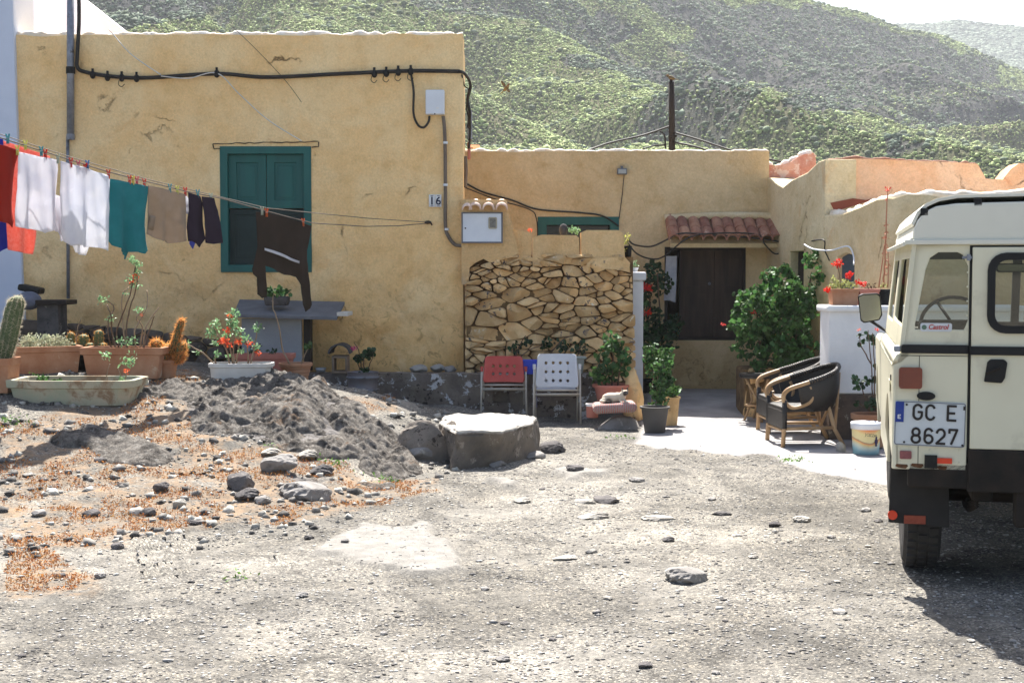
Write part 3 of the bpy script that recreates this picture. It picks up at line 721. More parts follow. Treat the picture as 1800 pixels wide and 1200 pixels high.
# cracks above the window: the timber lintel showing through
for (x0_, y0_, x1_, y1_) in ((374, 253, 560, 249), (376, 262, 388, 262), (548, 259, 560, 258), (374, 254, 376, 262), (560, 250, 560, 259)):
    b = MB(); a_ = Wp(x0_, y0_, YF0-.012); c_ = Wp(x1_, y1_, YF0-.012); n_ = max(2, int((c_-a_).length/.05))
    b.tube([a_.lerp(c_, i/n_)+Vector((0, 0, random.uniform(-.006, .006))) for i in range(n_+1)], [random.uniform(.003, .007) for _ in range(n_+1)], 5)
    b.build('lintel_crack', M_DARKW, hs, w=True)
def window_main():
    Yf = YF0-.015
    b = MB(); fw = .075
    b.plate([(wx0-.01, wz0-.01), (wx1+.01, wz0-.01), (wx1+.01, wz1+.01), (wx0-.01, wz1+.01)], [[(wx0+fw, wz0+fw), (wx0+fw, wz1-fw), (wx1-fw, wz1-fw), (wx1-fw, wz0+fw)]], .12, lambda u, v, w: (u, Yf+w, v))
    win = b.build('window', M_TEAL, hs, w=True, bevel=.006)
    L = hs.location
    ix0, ix1, iz0, iz1 = wx0+fw, wx1-fw, wz0+fw, wz1-fw; mid = (ix0+ix1)/2; zm = zat(366, YF0)
    def panel(x0, x1, z0, z1, y, m, nm, inner=.09):
        q = MB(); q.plate([(x0, z0), (x1, z0), (x1, z1), (x0, z1)], [[(x0+inner, z0+inner), (x0+inner, z1-inner), (x1-inner, z1-inner), (x1-inner, z0+inner)]], .03, lambda u, v, w: (u-L.x, y+w-L.y, v-L.z))
        o = q.build(nm, m, win, bevel=.004)
        q = MB(); q.bb((x0+inner, y+.014, z0+inner), (x1-inner, y+.028, z1-inner)); q.taper(((x0+x1)/2, 0, 0), (0, 0), (0, 0), 0)
        q.v = [(a-L.x, b_-L.y, c-L.z) for a, b_, c in q.v[:8]]; q.f = q.f[:6]
        q2 = MB(); q2.v = q.v; q2.f = q.f
        q2.box(((x0+x1)/2-L.x, y+.012-L.y, (z0+z1)/2-L.z), (x1-x0-2*inner-.07, .012, z1-z0-2*inner-.07))
        q2.build('panel', m, win, bevel=.005)
    panel(ix0+.002, mid-.003, zm, iz1-.002, Yf+.06, M_TEAL, 'shutter'); panel(mid+.003, ix1-.002, zm, iz1-.002, Yf+.06, M_TEAL, 'shutter')
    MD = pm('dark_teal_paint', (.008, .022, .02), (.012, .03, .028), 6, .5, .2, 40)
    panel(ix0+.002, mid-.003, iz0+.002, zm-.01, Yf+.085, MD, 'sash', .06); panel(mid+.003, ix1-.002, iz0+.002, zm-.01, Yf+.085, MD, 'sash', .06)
window_main()
# ---- left neighbour
b = MB(); yN = 15.93
pl = [(-9, .2), (xat(41, 520, yN), .2), (xat(40, 520, yN), zat(520, yN)), (xat(24, 60, yN), zat(60, yN)), (xat(22, -60, yN), zat(-60, yN)), (xat(22, -60, yN), 6.5), (-9, 6.5)]
nb = thing('white_house', 'bluish white house whose edge fills the far left side', 'house', (-7, yN, .2))
b.plate(pl, (), .7, lambda u, v, w: (u, yN+w, v)); b.build('wall', M_BLUEW, nb, w=True, bevel=.02)
# ---- pinkish gabled wall behind
gb = thing('gabled_building', 'sunlit pinkish white sloping gable rising behind the yellow parapet', 'building', (-7, 19, 0))
yG = 18.5; b = MB()
b.plate([(-11, 0), (xat(235, 64, yG)+.35, 0), (xat(235, 64, yG)+.3, zat(120, yG)), (xat(218, 54, yG), zat(54, yG)), (xat(150, 0, yG), zat(0, yG)), (xat(90, -45, yG), zat(-45, yG)), (-11, zat(-45, yG))], (), .4, lambda u, v, w: (u, yG+w, v))
b.build('wall', M_PINKW, gb, w=True, bevel=.02)
# ---- back house with the door and tile canopy
YB = 17.3
bx0, bx1 = XR-.35, xat(1352, 300, YB); bz = zat(267, YB)
bh = thing('low_yellow_house', 'low ochre house at the back of the courtyard with dark door and tiled canopy', 'house', ((bx0+bx1)/2, YB, 0))
dx0, dx1, dz0, dz1 = xat(1168, 500, YB), xat(1311, 500, YB), zat(598, YB), zat(434, YB)
vx0, vx1, vz0, vz1 = xat(945, 450, YB), xat(1088, 450, YB), zat(520, YB), zat(381, YB)
top = jag((bx0, bz), (bx1, bz+.01), 36, .035, 9)
wallsheet([(bx0, -.1), (bx1, -.1)]+top[::-1], [[(dx0, dz0), (dx1, dz0), (dx1, dz1), (dx0, dz1)], [(vx0, vz0), (vx1, vz0), (vx1, vz1), (vx0, vz1)]], YB, .35, .12, lumps(.05, .012, seed=14), 'wall', M_OCH2, bh)
b = MB(); b.bb((bx0, YB+3.7, 0), (bx1, YB+4, bz-.02)).bb((bx0, YB+.35, 0), (bx0+.3, YB+3.7, bz-.02)).bb((bx1-.3, YB+.35, 0), (bx1, YB+3.7, bz-.02)); b.build('wall', M_OCH2, bh, w=True)
b = MB(); b.bb((bx0+.3, YB+.35, bz-.5), (bx1-.3, YB+3.7, bz-.35)); b.build('roof', M_CONC, bh, w=True)
coping(bh, [(bx0+i*(bx1-bx0)/12, YB+.05, bz+.005) for i in range(13)], .028, M_LIME, seed=2)
# door
q = MB(); xm = xat(1257, 500, YB)
xd = xat(1196, 500, YB)
for a_, c_ in ((xd, xm-.004), (xm+.004, dx1-.01)):
    q.bb((a_, YB+.10, dz0), (c_, YB+.14, dz1-.02))
    for z_ in (dz0+.04, (dz0+dz1)/2, dz1-.14): q.bb((a_, YB+.085, z_), (c_, YB+.098, z_+.09))
    for x_ in (a_, c_-.06): q.bb((x_, YB+.08, dz0), (x_+.06, YB+.084, dz1-.02))
do = q.build('door', pm('weathered_door', (.075, .05, .038), (.028, .02, .016), 7, .8, .5, 40, stretch=(1, 1, .15)), bh, w=True, bevel=.003)
q = MB(); q.ell((xm-.06-bh.location.x, .06, (dz0+dz1)/2+.12), (.02, .03, .02)); q.build('handle', M_GALV, do)
q = MB(); q.plate([(dx0, dz0), (dx1, dz0), (dx1, dz1), (dx0, dz1)], [[(dx0+.04, dz0+.03), (dx0+.04, dz1-.04), (dx1-.03, dz1-.04), (dx1-.03, dz0+.03)]], .2, lambda u, v, w: (u, YB+.02+w, v)); q.build('door_frame', M_DARKW, bh, w=True)
# teal window partly behind the stone wall
q = MB(); q.plate([(vx0, vz0), (vx1, vz0), (vx1, vz1), (vx0, vz1)], [[(vx0+.11, vz0+.1), (vx0+.11, vz1-.1), (vx1-.11, vz1-.1), (vx1-.11, vz0+.1)]], .1, lambda u, v, w: (u, YB-.01+w, v)); vw = q.build('window', M_TEAL, bh, w=True, bevel=.005)
q = MB(); q.box(((vx0+vx1)/2-bh.location.x, .2, (vz0+vz1)/2), (vx1-vx0, .02, vz1-vz0)); q.build('pane', pm('dark_glass', (.01, .012, .012), None, 3, .15, 0, spec=.6), vw)
# canopy with tiles
cx0, cx1 = xat(1172, 420, YB-.3), xat(1372, 420, YB-.3); zc = zat(400, YB)
q = MB(); q.plate([(0, 0), (.42, -.22), (.42, -.17), (0, .10)], (), cx1-cx0-.06, lambda u, v, w: (cx0+.03+w, YB-.005-u, zc+v-.03)); cpo = q.build('canopy', M_OCH2, bh, w=True)
q = MB(); nt_ = 10
for r_ in range(2):
    for i in range(nt_):
        x = cx0+(cx1-cx0)*(i+.5)/nt_+random.uniform(-.008, .008); rr = (cx1-cx0)/nt_*.50
        y0, z0 = (.02, .135) if r_ else (.20, .03)
        y1, z1 = (.30, -.02) if r_ else (.52, -.135)
        segs = []
        for yy, zz, rs in ((y0, z0, rr*.85), (y1, z1, rr)):
            for k in range(7):
                a_ = math.pi*k/6; segs.append((x+rs*math.cos(a_)-bh.location.x, -yy, zc+zz-.02+rs*.95*math.sin(a_)-.01))
        q.add(segs, [(k, k+1, k+8, k+7) for k in range(6)])
q.build('roof_tiles', M_TILE, cpo, solid=.016)
q = MB(); q.tube(spline([(cx0, YB-.05, zc+.10), ((cx0+cx1)/2, YB-.07, zc+.13), (cx1-.05, YB-.1, zc+.12), (cx1+.08, YB-.16, zc-.02)], 8), .05, 8); q.build('mortar_ridge', M_CREAM, cpo, w=False) if False else None
q2 = MB(); q2.tube([Vector(p)-Vector((bh.location.x, YB, 0)) for p in spline([(cx0, YB-.03, zc+.11), ((cx0+cx1)/2, YB-.05, zc+.14), (cx1-.05, YB-.1, zc+.12), (cx1+.10, YB-.2, zc-.02)], 8)], .045, 8); q2.build('mortar_ridge', M_CREAM, cpo, smooth=True)
# pink brick on the roof edge, floodlight
br = thing('chimney_block', 'small pink hollow brick block on the low roof beside the tall house', 'brick', (xat(832, 258, YB+.3), YB+.3, bz-.02))
q = MB(); q.plate([(-.06, 0), (.075, 0), (.075, .13), (-.06, .13)], [[(-.04, .03), (-.04, .10), (-.005, .10), (-.005, .03)]], .18, lambda u, v, w: (u, w, v)); q.build('block', pm('pink_brick', (.80, .52, .42), (.72, .42, .34), 8, .9, .2), br)
fl = thing('floodlight', 'small grey floodlight fixed high on the low yellow wall', 'lamp', Wp(1093, 302, YB-.02))
q = MB(); q.box((0, -.03, 0), (.12, .06, .075)); q.build('housing', M_SLATE, fl, bevel=.01)
q = MB(); q.box((0, -.064, 0), (.095, .006, .05)); q.build('lens', pm('lamp_glass', (.4, .42, .42), None, 3, .2, 0, spec=.8), fl)
q = MB(); q.box((0, -.01, .05), (.03, .02, .04)); q.build('bracket', M_SLATE, fl)
q = MB(); q.tube([Wp(1097, 308, YB-.02), Wp(1094, 340, YB-.02), Wp(1088, 385, YB-.02)], .005, 5); tagp(q.build('cable', M_CABLE, None), 'thin wire hanging down from the floodlight', 'cable')

# ---- side house (right of the courtyard): slanting wall + low front wall + orange upper wall
sA = Vector((bx1-.02, YB+.02, 0)); sB = Vector((xat(1449, 400, 15.2), 15.2, 0)); sC = Vector((xat(1559, 400, 13.9), 13.9, 0))
sh = thing('side_house', 'cream and orange house along the right side of the courtyard', 'house', (sB.x, sB.y, 0))
def slantwall(a, c, prof, holes, t, m, nm, parent):
    dv = (c-a); L = dv.length; dv.normalize(); nv = Vector((dv.y, -dv.x, 0))      # nv points into the building (right)
    if nv.x < 0: nv = -nv
    q = MB(); q.plate([(s*L, z) for s, z in prof], [[(s*L, z) for s, z in h] for h in holes], t, lambda u, v, w: tuple(a+dv*u+nv*w+Vector((0, 0, v))))
    return q.build(nm, m, parent, w=True, bevel=.015), dv, L
zq = zat(283, 15.2); zq2 = zat(312, 17.3)
s1_ = (xat(1387, 470, 16.5)); 
def sfrac(px, a, c, py=470):
    # parameter on the wall line at which it projects to px
    lo, hi = 0, 1
    for _ in range(30):
        m_ = (lo+hi)/2; p = a.lerp(c, m_); q_ = proj(p.x, p.y, 1.6)[0]
        if q_ < px: lo = m_
        else: hi = m_
    return lo
f1, f2 = sfrac(1388, sA, sB), sfrac(1412, sA, sB); y1_ = sA.lerp(sB, (f1+f2)/2).y
prof = [(0, -.1), (1, -.1), (1, zq+.02), (.9, zq+.01), (.72, zq-.08), (.45, zq-.13), (.3, zq-.19), (0, zq2)]
slantwall(sA, sB, prof, [[(f1, .2), (f1, zat(442, y1_)), (f2, zat(442, y1_)), (f2, .2)]], .35, M_CREAM, 'wall', sh)
f3, f4 = sfrac(1471, sB, sC), sfrac(1501, sB, sC); y2_ = sB.lerp(sC, (f3+f4)/2).y
zl = zat(378, 15.2); zr = zat(348, 13.9)
prof = [(0, -.1), (1, -.1), (1, zr), (.85, zr+.0), (.6, zr-.06), (.3, zr-.12), (0, zl)]
slantwall(sB, sC, prof, [[(f3, .3), (f3, zat(452, y2_)), ((f3+f4)/2, zat(444, y2_)), (f4, zat(450, y2_)), (f4, .3)]], .35, M_CREAM, 'wall', sh)
# dark openings filled
def slab(a, c, fa, fb, z0, z1, m, nm, off):
    dv = (c-a).normalized(); nv = Vector((dv.y, -dv.x, 0)); nv = nv if nv.x > 0 else -nv
    p, r_ = a.lerp(c, fa)+nv*off, a.lerp(c, fb)+nv*off
    q = MB(); vs = [p+Vector((0, 0, z0)), r_+Vector((0, 0, z0)), r_+Vector((0, 0, z1)), p+Vector((0, 0, z1))]; vs += [v+nv*.04 for v in vs]
    q.add(vs, [(0, 1, 2, 3), (4, 7, 6, 5), (0, 4, 5, 1), (1, 5, 6, 2), (2, 6, 7, 3), (3, 7, 4, 0)]); return q.build(nm, m, sh, w=True)
slab(sA, sB, f1, f2, .2, zat(441, y1_), M_DARKW, 'door', .10)
slab(sB, sC, f3, f4, .3, zat(443, y2_), pm('blue_grey_shutter', (.07, .095, .125), (.05, .07, .09), 5, .6, .3, 30, stretch=(1, 1, 8)), 'door', .06)
# rounded end wall of the low part, facing the camera
q = MB(); xe = sC.x
ol = [(xe+.02, -.1), (xe+2.6, -.1), (xe+2.6, zr+.02), (xe+.62, zr-.02), (xe+.40, zr+.03), (xe+.2, zr+.035), (xe+.02, zr-.02)]
wallsheet(ol, (), sC.y, .35, .14, lumps(.06, .03, seed=31), 'wall', M_CREAM, sh)
coping(sh, [sB+Vector((.1, 0, zl)), sB.lerp(sC, .35)+Vector((.1, 0, zr-.11)), sB.lerp(sC, .7)+Vector((.1, 0, zr-.04)), sC+Vector((.1, .1, zr+.0)), sC+Vector((.5, .1, zr+.02)), sC+Vector((1.2, .12, zr+.03)), sC+Vector((2.6, .12, zr+.04))], .05, M_LIME, seed=5)
q = MB(); q.bb((xe+.1, sC.y+.35, zr-.2), (xe+2.6, 15.5, zr-.05)); q.build('roof', M_LIME, sh, w=True)
# orange upper wall facing the camera
def xo(px): return xat(px, 330, 15.25)
zo = zat(282, 15.25)
ol = [(sB.x+.0, 1.0), (xo(2100), 1.0), (xo(2100), zo-.02), (xo(1790), zo-.03), (xo(1775), zo-.10), (xo(1762), zat(316, 15.25)), (xo(1733), zat(314, 15.25)), (xo(1718), zat(288, 15.25))]
ol += [(xo(1680), zo-.02), (xo(1610), zo-.005), (xo(1560), zo+.01), (xo(1500), zo+.02), (sB.x+.04, zo-.02)]
wallsheet(ol, (), 15.25, .3, .14, lumps(.05, .03, seed=41), 'wall', M_ORG, sh)
coping(sh, [(xo(p), 15.3, zat(y, 15.25)) for p, y in ((1450, 284), (1500, 278), (1560, 281), (1610, 284), (1680, 286), (1716, 289))], .022, M_TILE, seed=6)
q = MB(); q.plate([(xo(1458), zat(357, 15.25)), (xo(1466), zat(372, 15.25)), (xo(1500), zat(362, 15.25)), (xo(1545), zat(348, 15.25)), (xo(1520), zat(352, 15.25)), (xo(1498), zat(349, 15.25))], (), .01, lambda u, v, w: (u, 15.205+w, v))
q.build('dark_red_patch', pm('dark_red_tone', (.30, .085, .05), (.24, .07, .04), 6, .9, .2), sh, w=True)  # flat dark red shape laid on the orange wall
# curved pink parapet/stair behind the corner
sp = thing('roof_stair', 'curved pinkish red stair parapet on the roof behind the corner', 'stair parapet', (xat(1395, 290, 16.6), 16.6, zq2))
Ys_ = 17.4; ol = [(1344, 345), (1346, 296), (1352, 290), (1372, 291), (1390, 285), (1402, 277), (1414, 271), (1430, 269), (1434, 280), (1434, 345)]
wallsheet([(xat(a, b2, Ys_), zat(b2, Ys_)) for a, b2 in ol], (), Ys_, .5, .05, lumps(.09, .09, 9, 6, 77), 'parapet', stone_mat0('pink_red_plaster', (.55, .24, .17), (.68, .40, .30), (.80, .60, .50), (.30, .10, .07), .54), sp)
coping(sp, [Wp(a, b2, Ys_+.12) for a, b2 in ((1348, 295), (1372, 293), (1392, 286), (1410, 276), (1430, 271))], .05, M_LIME, seed=9)
# ================================================================== STONE WALL
YS = 15.98
def clip(poly, a, b, c):          # keep a*x+b*y <= c
    out = []
    for i in range(len(poly)):
        p, q = poly[i], poly[(i+1) % len(poly)]; dp, dq = a*p[0]+b*p[1]-c, a*q[0]+b*q[1]-c
        if dp <= 0: out.append(p)
        if dp*dq < 0: t = dp/(dp-dq); out.append((p[0]+(q[0]-p[0])*t, p[1]+(q[1]-p[1])*t))
    return out
def stones(region, n, sx, seed, depth=.09, rel=3, gap=.010):
    """irregular field stones packed in a polygon; returns a MB in u,v,w"""
    r = np.random.default_rng(seed)
    x0 = min(p[0] for p in region); x1 = max(p[0] for p in region); z0 = min(p[1] for p in region); z1 = max(p[1] for p in region)
    W_, H_ = (x1-x0)/sx, z1-z0
    P = r.random((n, 2))*[W_, H_]
    # relax
    for _ in range(rel):
        d_ = P[:, None]-P[None]; L = np.hypot(d_[..., 0], d_[..., 1])+1e-9; s = math.sqrt(W_*H_/n)
        f = (np.clip(s*1.05-L, 0, None)/L)[..., None]*d_*.25; P = P+f.sum(1)
        P = np.clip(P, [0, 0], [W_, H_])
    mb = MB()
    for i in range(n):
        cell = [(-.3, -.3), (W_+.3, -.3), (W_+.3, H_+.3), (-.3, H_+.3)]
        o = np.argsort(((P-P[i])**2).sum(1))[1:18]
        for j in o:
            a, b = P[j]-P[i]; m_ = (P[j]+P[i])/2; cell = clip(cell, a, b, a*m_[0]+b*m_[1])
            if len(cell) < 3: break
        if len(cell) < 3: continue
        cell = [(x0+x*sx, z0+z) for x, z in cell]
        k = len(region)
        for q in range(k):            # clip with the (convex) region
            (ax, az), (bx, bz_) = region[q], region[(q+1) % k]
            nx_, nz_ = (bz_-az), -(bx-ax); cell = clip(cell, nx_, nz_, nx_*ax+nz_*az)
            if len(cell) < 3: break
        if len(cell) < 3: continue
        cx = sum(p[0] for p in cell)/len(cell); cz = sum(p[1] for p in cell)/len(cell)
        rad = sum(math.hypot(p[0]-cx, p[1]-cz) for p in cell)/len(cell)
        if rad < .02: continue
        sh = max(.6, 1-gap/rad*r.uniform(.5, 1.5)); cell = [(cx+(p[0]-cx)*sh, cz+(p[1]-cz)*sh) for p in cell]
        # subdivide + corner cut
        for _ in range(2):
            c2 = []
            for q in range(len(cell)):
                p, s_ = cell[q], cell[(q+1) % len(cell)]
                c2 += [(p[0]*.82+s_[0]*.18, p[1]*.82+s_[1]*.18), (p[0]*.18+s_[0]*.82, p[1]*.18+s_[1]*.82)]
            cell = c2
        m_ = len(cell); dep = depth*r.uniform(.40, 1.45); vs = []; tx, tz = r.uniform(-.25, .25, 2)
        pl_ = [(r.uniform(-.9, .9), r.uniform(-.9, .9), r.uniform(.75, 1.0)*dep) for _ in range(4)]
        def dp(x, z, dd): return min(dd*dep*1.06, *[max(.012, c0+a0*(x-cx)+b0*(z-cz)) for a0, b0, c0 in pl_])
        for sc_, dd in ((1, -.0), (1.0, .40), (.95, .74), (.82, .95), (.62, 1.0), (.32, 1.0)):
            for (x, z) in cell:
                x_ = cx+(x-cx)*sc_; z_ = cz+(z-cz)*sc_
                nn = float(vnoise(x_*23+i, z_*23, seed))-.5
                vs.append((x_+nn*.008, z_+nn*.008, -(dp(x_, z_, dd) if dd > 0 else 0)-(dd > .3)*nn*.020))
        vs.append((cx, cz, -dp(cx, cz, 1)))
        fs = [(a*m_+k_, a*m_+(k_+1) % m_, (a+1)*m_+(k_+1) % m_, (a+1)*m_+k_) for a in range(5) for k_ in range(m_)]
        fs += [(5*m_+k_, 5*m_+(k_+1) % m_, 6*m_) for k_ in range(m_)]
        mb.add(vs, fs)
    return mb
def map_mb(mb, f): mb.v = [tuple(f(*v)) for v in mb.v]; return mb
M_STONE = stone_mat('ochre_washed_stone', (.80, .56, .29), (.64, .42, .20), (.80, .72, .56), (.10, .09, .10), .64, .60)
M_GAP = pm('dark_mortar', (.09, .055, .028), (.22, .14, .065), 9, 1, .8, 30)
M_DSTONE = stone_mat('dark_field_stone', (.17, .13, .10), (.10, .085, .07), (.34, .27, .17), (.04, .035, .03))
sw = thing('stone_wall', 'rubble wall of ochre washed stones capped by plaster blocks, behind the two folding chairs', 'wall', (xat(968, 550, YS), YS, 0))
sx0, sx1 = xat(817, 550, YS), xat(1117, 560, YS); sz0, sz1 = zat(655, YS), zat(447, YS)
reg = [(sx0, sz0-.1), (sx1+.02, sz0-.1), (sx1-.01, zat(560, YS)), (xat(1108, 475, YS), zat(470, YS)), (xat(1095, 450, YS), sz1), (xat(900, 446, YS), sz1), (sx0+.06, zat(470, YS)), (sx0, zat(485, YS))]
st_ = stones(reg, 185, 2.0, 12, depth=.16, rel=0, gap=.008)
map_mb(st_, lambda u, v, w: (u-sw.location.x, w+.0, v)); so_ = st_.build('stones', M_STONE, sw, smooth=True); so_.modifiers.new('e', 'EDGE_SPLIT').split_angle = R(32)
q = MB(); q.bb((sx0+.02, YS-.012, .2), (sx1-.03, YS+.42, sz1-.03)); q.build('core', M_GAP, sw, w=True)
# the side end of the wall: a few long stones
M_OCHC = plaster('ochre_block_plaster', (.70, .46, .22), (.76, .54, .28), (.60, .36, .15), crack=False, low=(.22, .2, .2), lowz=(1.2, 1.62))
def cap(pts, nm, y0=-.09, t=.26, seed=3):
    L = [(xat(a, b, YS), zat(b, YS)) for a, b in pts]
    o = wallsheet(L, (), YS+y0, t, .07, lumps(.03, .02, 9, 4, seed), nm, M_OCHC, sw); return o
cap([(936, 470), (936, 417), (952, 413), (1012, 414), (1017, 418), (1018, 450), (1012, 462)], 'plaster_block', seed=3)
cap([(1021, 468), (1021, 409), (1030, 405), (1086, 405), (1094, 410), (1097, 452), (1090, 460)], 'plaster_block', -.10, seed=7)
cap([(872, 470), (872, 404), (905, 404), (934, 409), (933, 462)], 'plaster_block', -.07, seed=5)
cap([(812, 500), (812, 352), (890, 352), (896, 380), (901, 404), (912, 445), (900, 452), (862, 462), (850, 455), (836, 462), (826, 470), (824, 500)], 'plaster_pillar', -.13, t=.4, seed=8)
cap([(1030, 470), (1030, 455), (1096, 451), (1106, 462), (1104, 478), (1080, 474)], 'plaster_block', -.13, t=.3, seed=11)
# meter cabinet with little tiled roof
mc = thing('meter_cabinet', 'white electricity meter cabinet door with small window, under four little tiles', 'meter box', Wp(848, 431, YS-.16))
L = mc.location
def P_(px, py, y): p = Wp(px, py, y); return (p.x-L.x, p.z-L.z)
q = MB(); a_, c_ = P_(814, 426, YS), P_(882, 376, YS); q.bb((a_[0], -.02, a_[1]), (c_[0], .05, c_[1])); dr = q.build('door', M_GREYBOX, mc, bevel=.004)
q = MB(); q.plate([(a_[0]-.012, a_[1]-.012), (c_[0]+.012, a_[1]-.012), (c_[0]+.012, c_[1]+.012), (a_[0]-.012, c_[1]+.012)], [[(a_[0]+.004, a_[1]+.004), (a_[0]+.004, c_[1]-.004), (c_[0]-.004, c_[1]-.004), (c_[0]-.004, a_[1]+.004)]], .06, lambda u, v, w: (u, w-.026, v)); q.build('frame', M_SLATE, mc)
e0, e1 = P_(859, 403, YS), P_(874, 383, YS); q = MB(); q.plate(rrect(e0[0], e0[1], e1[0], e1[1], .015), [rrect(e0[0]+.014, e0[1]+.014, e1[0]-.014, e1[1]-.014, .01)], .012, lambda u, v, w: (u, w-.03, v)); q.build('window_frame', pm('tan_plastic', (.45, .40, .30)), dr)
q = MB(); q.plate(rrect(e0[0]+.012, e0[1]+.012, e1[0]-.012, e1[1]-.012, .01), (), .006, lambda u, v, w: (u, w-.024, v)); q.build('pane', pm('meter_glass', (.12, .11, .10), (.2, .19, .17), 40, .2, 0, spec=.6), dr)
q = MB(); lx, lz = P_(819, 402, YS); q.lathe([(0, -.004), (.009, -.004), (.009, 0), (0, 0)], (lx, -.021, lz), 10, Matrix.Rotation(R(-90), 3, 'X')); q.build('lock', M_BLACK, dr)
q = MB()
for i, px in enumerate((822, 836, 859, 882)):
    p = Wp(px, 366, YS); rr = .062 if i else .05
    vs = []
    for y_, z_, s_ in ((-.10, 0, 1), (.22, .075, .88)):
        for k in range(9):
            a0 = math.pi*k/8; vs.append((p.x-L.x+rr*s_*math.cos(a0), y_, p.z-L.z+z_-.03+rr*s_*1.0*math.sin(a0)))
    q.add(vs, [(k, k+1, k+10, k+9) for k in range(8)])
q.build('roof_tiles', M_TILEL, mc, solid=.016, smooth=True)
# ================================================================== TERRACE
M_TERR = stone_mat('stained_limewash', (.16, .13, .11), (.24, .20, .16), (.52, .52, .52), (.05, .04, .035), .56, .55)
tw = thing('terrace_ledge', 'low stained ledge with peeling limewash running along the foot of the house', 'wall', (-.8, 15.4, 0))
tz = .49
topL = jag((-2.75, tz), (.95, tz-.02), 30, .035, 12)
wallsheet([(-2.75, -.1), (-1.0, -.1), (.95, -.1)]+topL[::-1], [[(-.22, .16), (-.02, .16), (-.04, .36), (-.2, .37)]], 15.42, .12, .06, lumps(.16, .10, 9, 3.2, 21), 'face', M_TERR, tw)
q = MB(); q.bb((-2.75, 15.54, -.1), (.95, 16.0, tz-.03)); q.build('bed', M_TERR, tw, w=True, bevel=.03)
# rubble plinth under the left half of the facade
rp = thing('rubble_plinth', 'dark rubble stones banked against the foot of the tall yellow house', 'rubble wall', (-4.2, 15.85, 0))
ureg = [(-5.6, .3), (-2.3, .3), (-2.35, zat(640, 15.8)), (-3.2, zat(600, 15.8)), (-4.0, zat(580, 15.8)), (-5.6, zat(560, 15.8))]
b_ = stones(ureg, 95, 1.4, 8, depth=.2); map_mb(b_, lambda u, v, w: (u+4.2, w+.1-.10*(1.1-v), v)); b_.build('stones', M_DSTONE, rp, smooth=True)
q = MB(); q.bb((-5.6, 15.86, .2), (-2.4, 15.99, .62)); q.build('core', M_GAP, rp, w=True)
# ================================================================== ROCK HELPERS
def rockmesh(seed, sub=3, size=(1, 1, 1), amp=.35, freq=1.4):
    V, Fc = ico(sub+1 if sub < 4 else 5); V = np.array(V)
    n_ = fbm(V[:, 0]*freq+seed*3.3+V[:, 2]*.9, V[:, 1]*freq+seed+V[:, 2]*1.3, 5, seed)-.5
    n2_ = np.abs(fbm(V[:, 0]*freq*1.7+9-V[:, 2]*2, V[:, 1]*freq*1.7-seed+V[:, 2], 4, seed+50)-.5)
    V = V*(1+amp*n_*2-amp*n2_*1.2)[:, None]
    r = np.random.default_rng(seed)                        # chop planes give facets
    for _ in range(7):
        d_ = r.normal(size=3); d_ /= np.linalg.norm(d_); k = V @ d_; lim = r.uniform(.6, .85)
        V = V-np.clip(k-lim, 0, None)[:, None]*d_*.85
    return V*np.array(size), np.array(Fc)
M_ROCKD = stone_mat('dark_basalt', (.13, .12, .115), (.07, .065, .065), (.30, .27, .24), (.03, .03, .03), .62)
M_ROCKG = stone_mat('grey_rock', (.26, .245, .23), (.17, .16, .15), (.42, .40, .36), (.06, .055, .05), .60)
M_ROCKL = stone_mat('pale_rock', (.34, .32, .285), (.26, .24, .215), (.42, .40, .36), (.2, .19, .17), .60)
PROTO = {}
def rock(px, py, wpx, hpx, kind, label, cat='rock', group=None, z0=None, seed=None, name='rock', yaw=None, deep=1.0, sink=.25):
    if hpx/wpx < .3: sink = .40
    p = onground(px, py) if z0 is None else Wg(px, py, z0); sc_ = p.y/2500
    sz = (wpx*sc_/2, wpx*sc_/2*deep, hpx*sc_/2)
    seed = seed or random.randint(1, 6)
    key = (kind, seed)
    m = {'d': M_ROCKD, 'g': M_ROCKG, 'l': M_ROCKL}[kind]
    if key not in PROTO:
        V, Fc = rockmesh(seed); me = bpy.data.meshes.new('rock'); me.from_pydata(V.tolist(), [], Fc.tolist()); me.materials.append(m); PROTO[key] = me
    o = bpy.data.objects.new(name, PROTO[key]); C.objects.link(o)
    o.location = (p.x, p.y, p.z+sz[2]*(1-2*sink)); o.scale = [a*1.15 for a in sz]; o.rotation_euler = (0, 0, yaw if yaw is not None else random.uniform(0, .5))
    return tagp(o, label, cat, group)
rock(420, 860, 48, 40, 'd', 'angular black rock lying among the red dry grass left of the pale boulder')
rock(535, 872, 80, 46, 'g', 'large pale grey boulder at the lower right tip of the rocky bank', seed=3)
rock(490, 830, 60, 34, 'g', 'grey rock just above the large pale boulder', seed=5)
rock(284, 862, 26, 18, 'd', 'small dark rock in the middle of the dry grass slope')
rock(262, 905, 26, 18, 'd', 'dark lumpy stone at the lower edge of the dry grass')
rock(240, 902, 30, 16, 'l', 'whitish stone touching a dark lumpy stone on the bank')
rock(315, 892, 22, 16, 'l', 'pale jagged stone right of centre on the dry grass')
rock(205, 962, 24, 15, 'd', 'dark round stone at the left of the tyre tracks')
rock(108, 1018, 18, 10, 'd', 'little dark stone near the left edge of the yard')
rock(176, 1022, 20, 12, 'g', 'little grey stone below the tyre tracks')
rock(475, 800, 30, 13, 'l', 'flat cream stone on orange grass under the dark outcrop')
rock(540, 805, 32, 16, 'l', 'rounded cream stone at the foot of the dark outcrop')
rock(162, 908, 30, 16, 'd', 'dark rock near the left of the red grass patch')
rock(70, 908, 24, 13, 'g', 'grey rock at the far left of the slope')
rock(435, 878, 40, 22, 'd', 'dark broken rock below the angular black rock')
rock(460, 885, 30, 16, 'g', 'grey broken rock in front of the pale boulder')
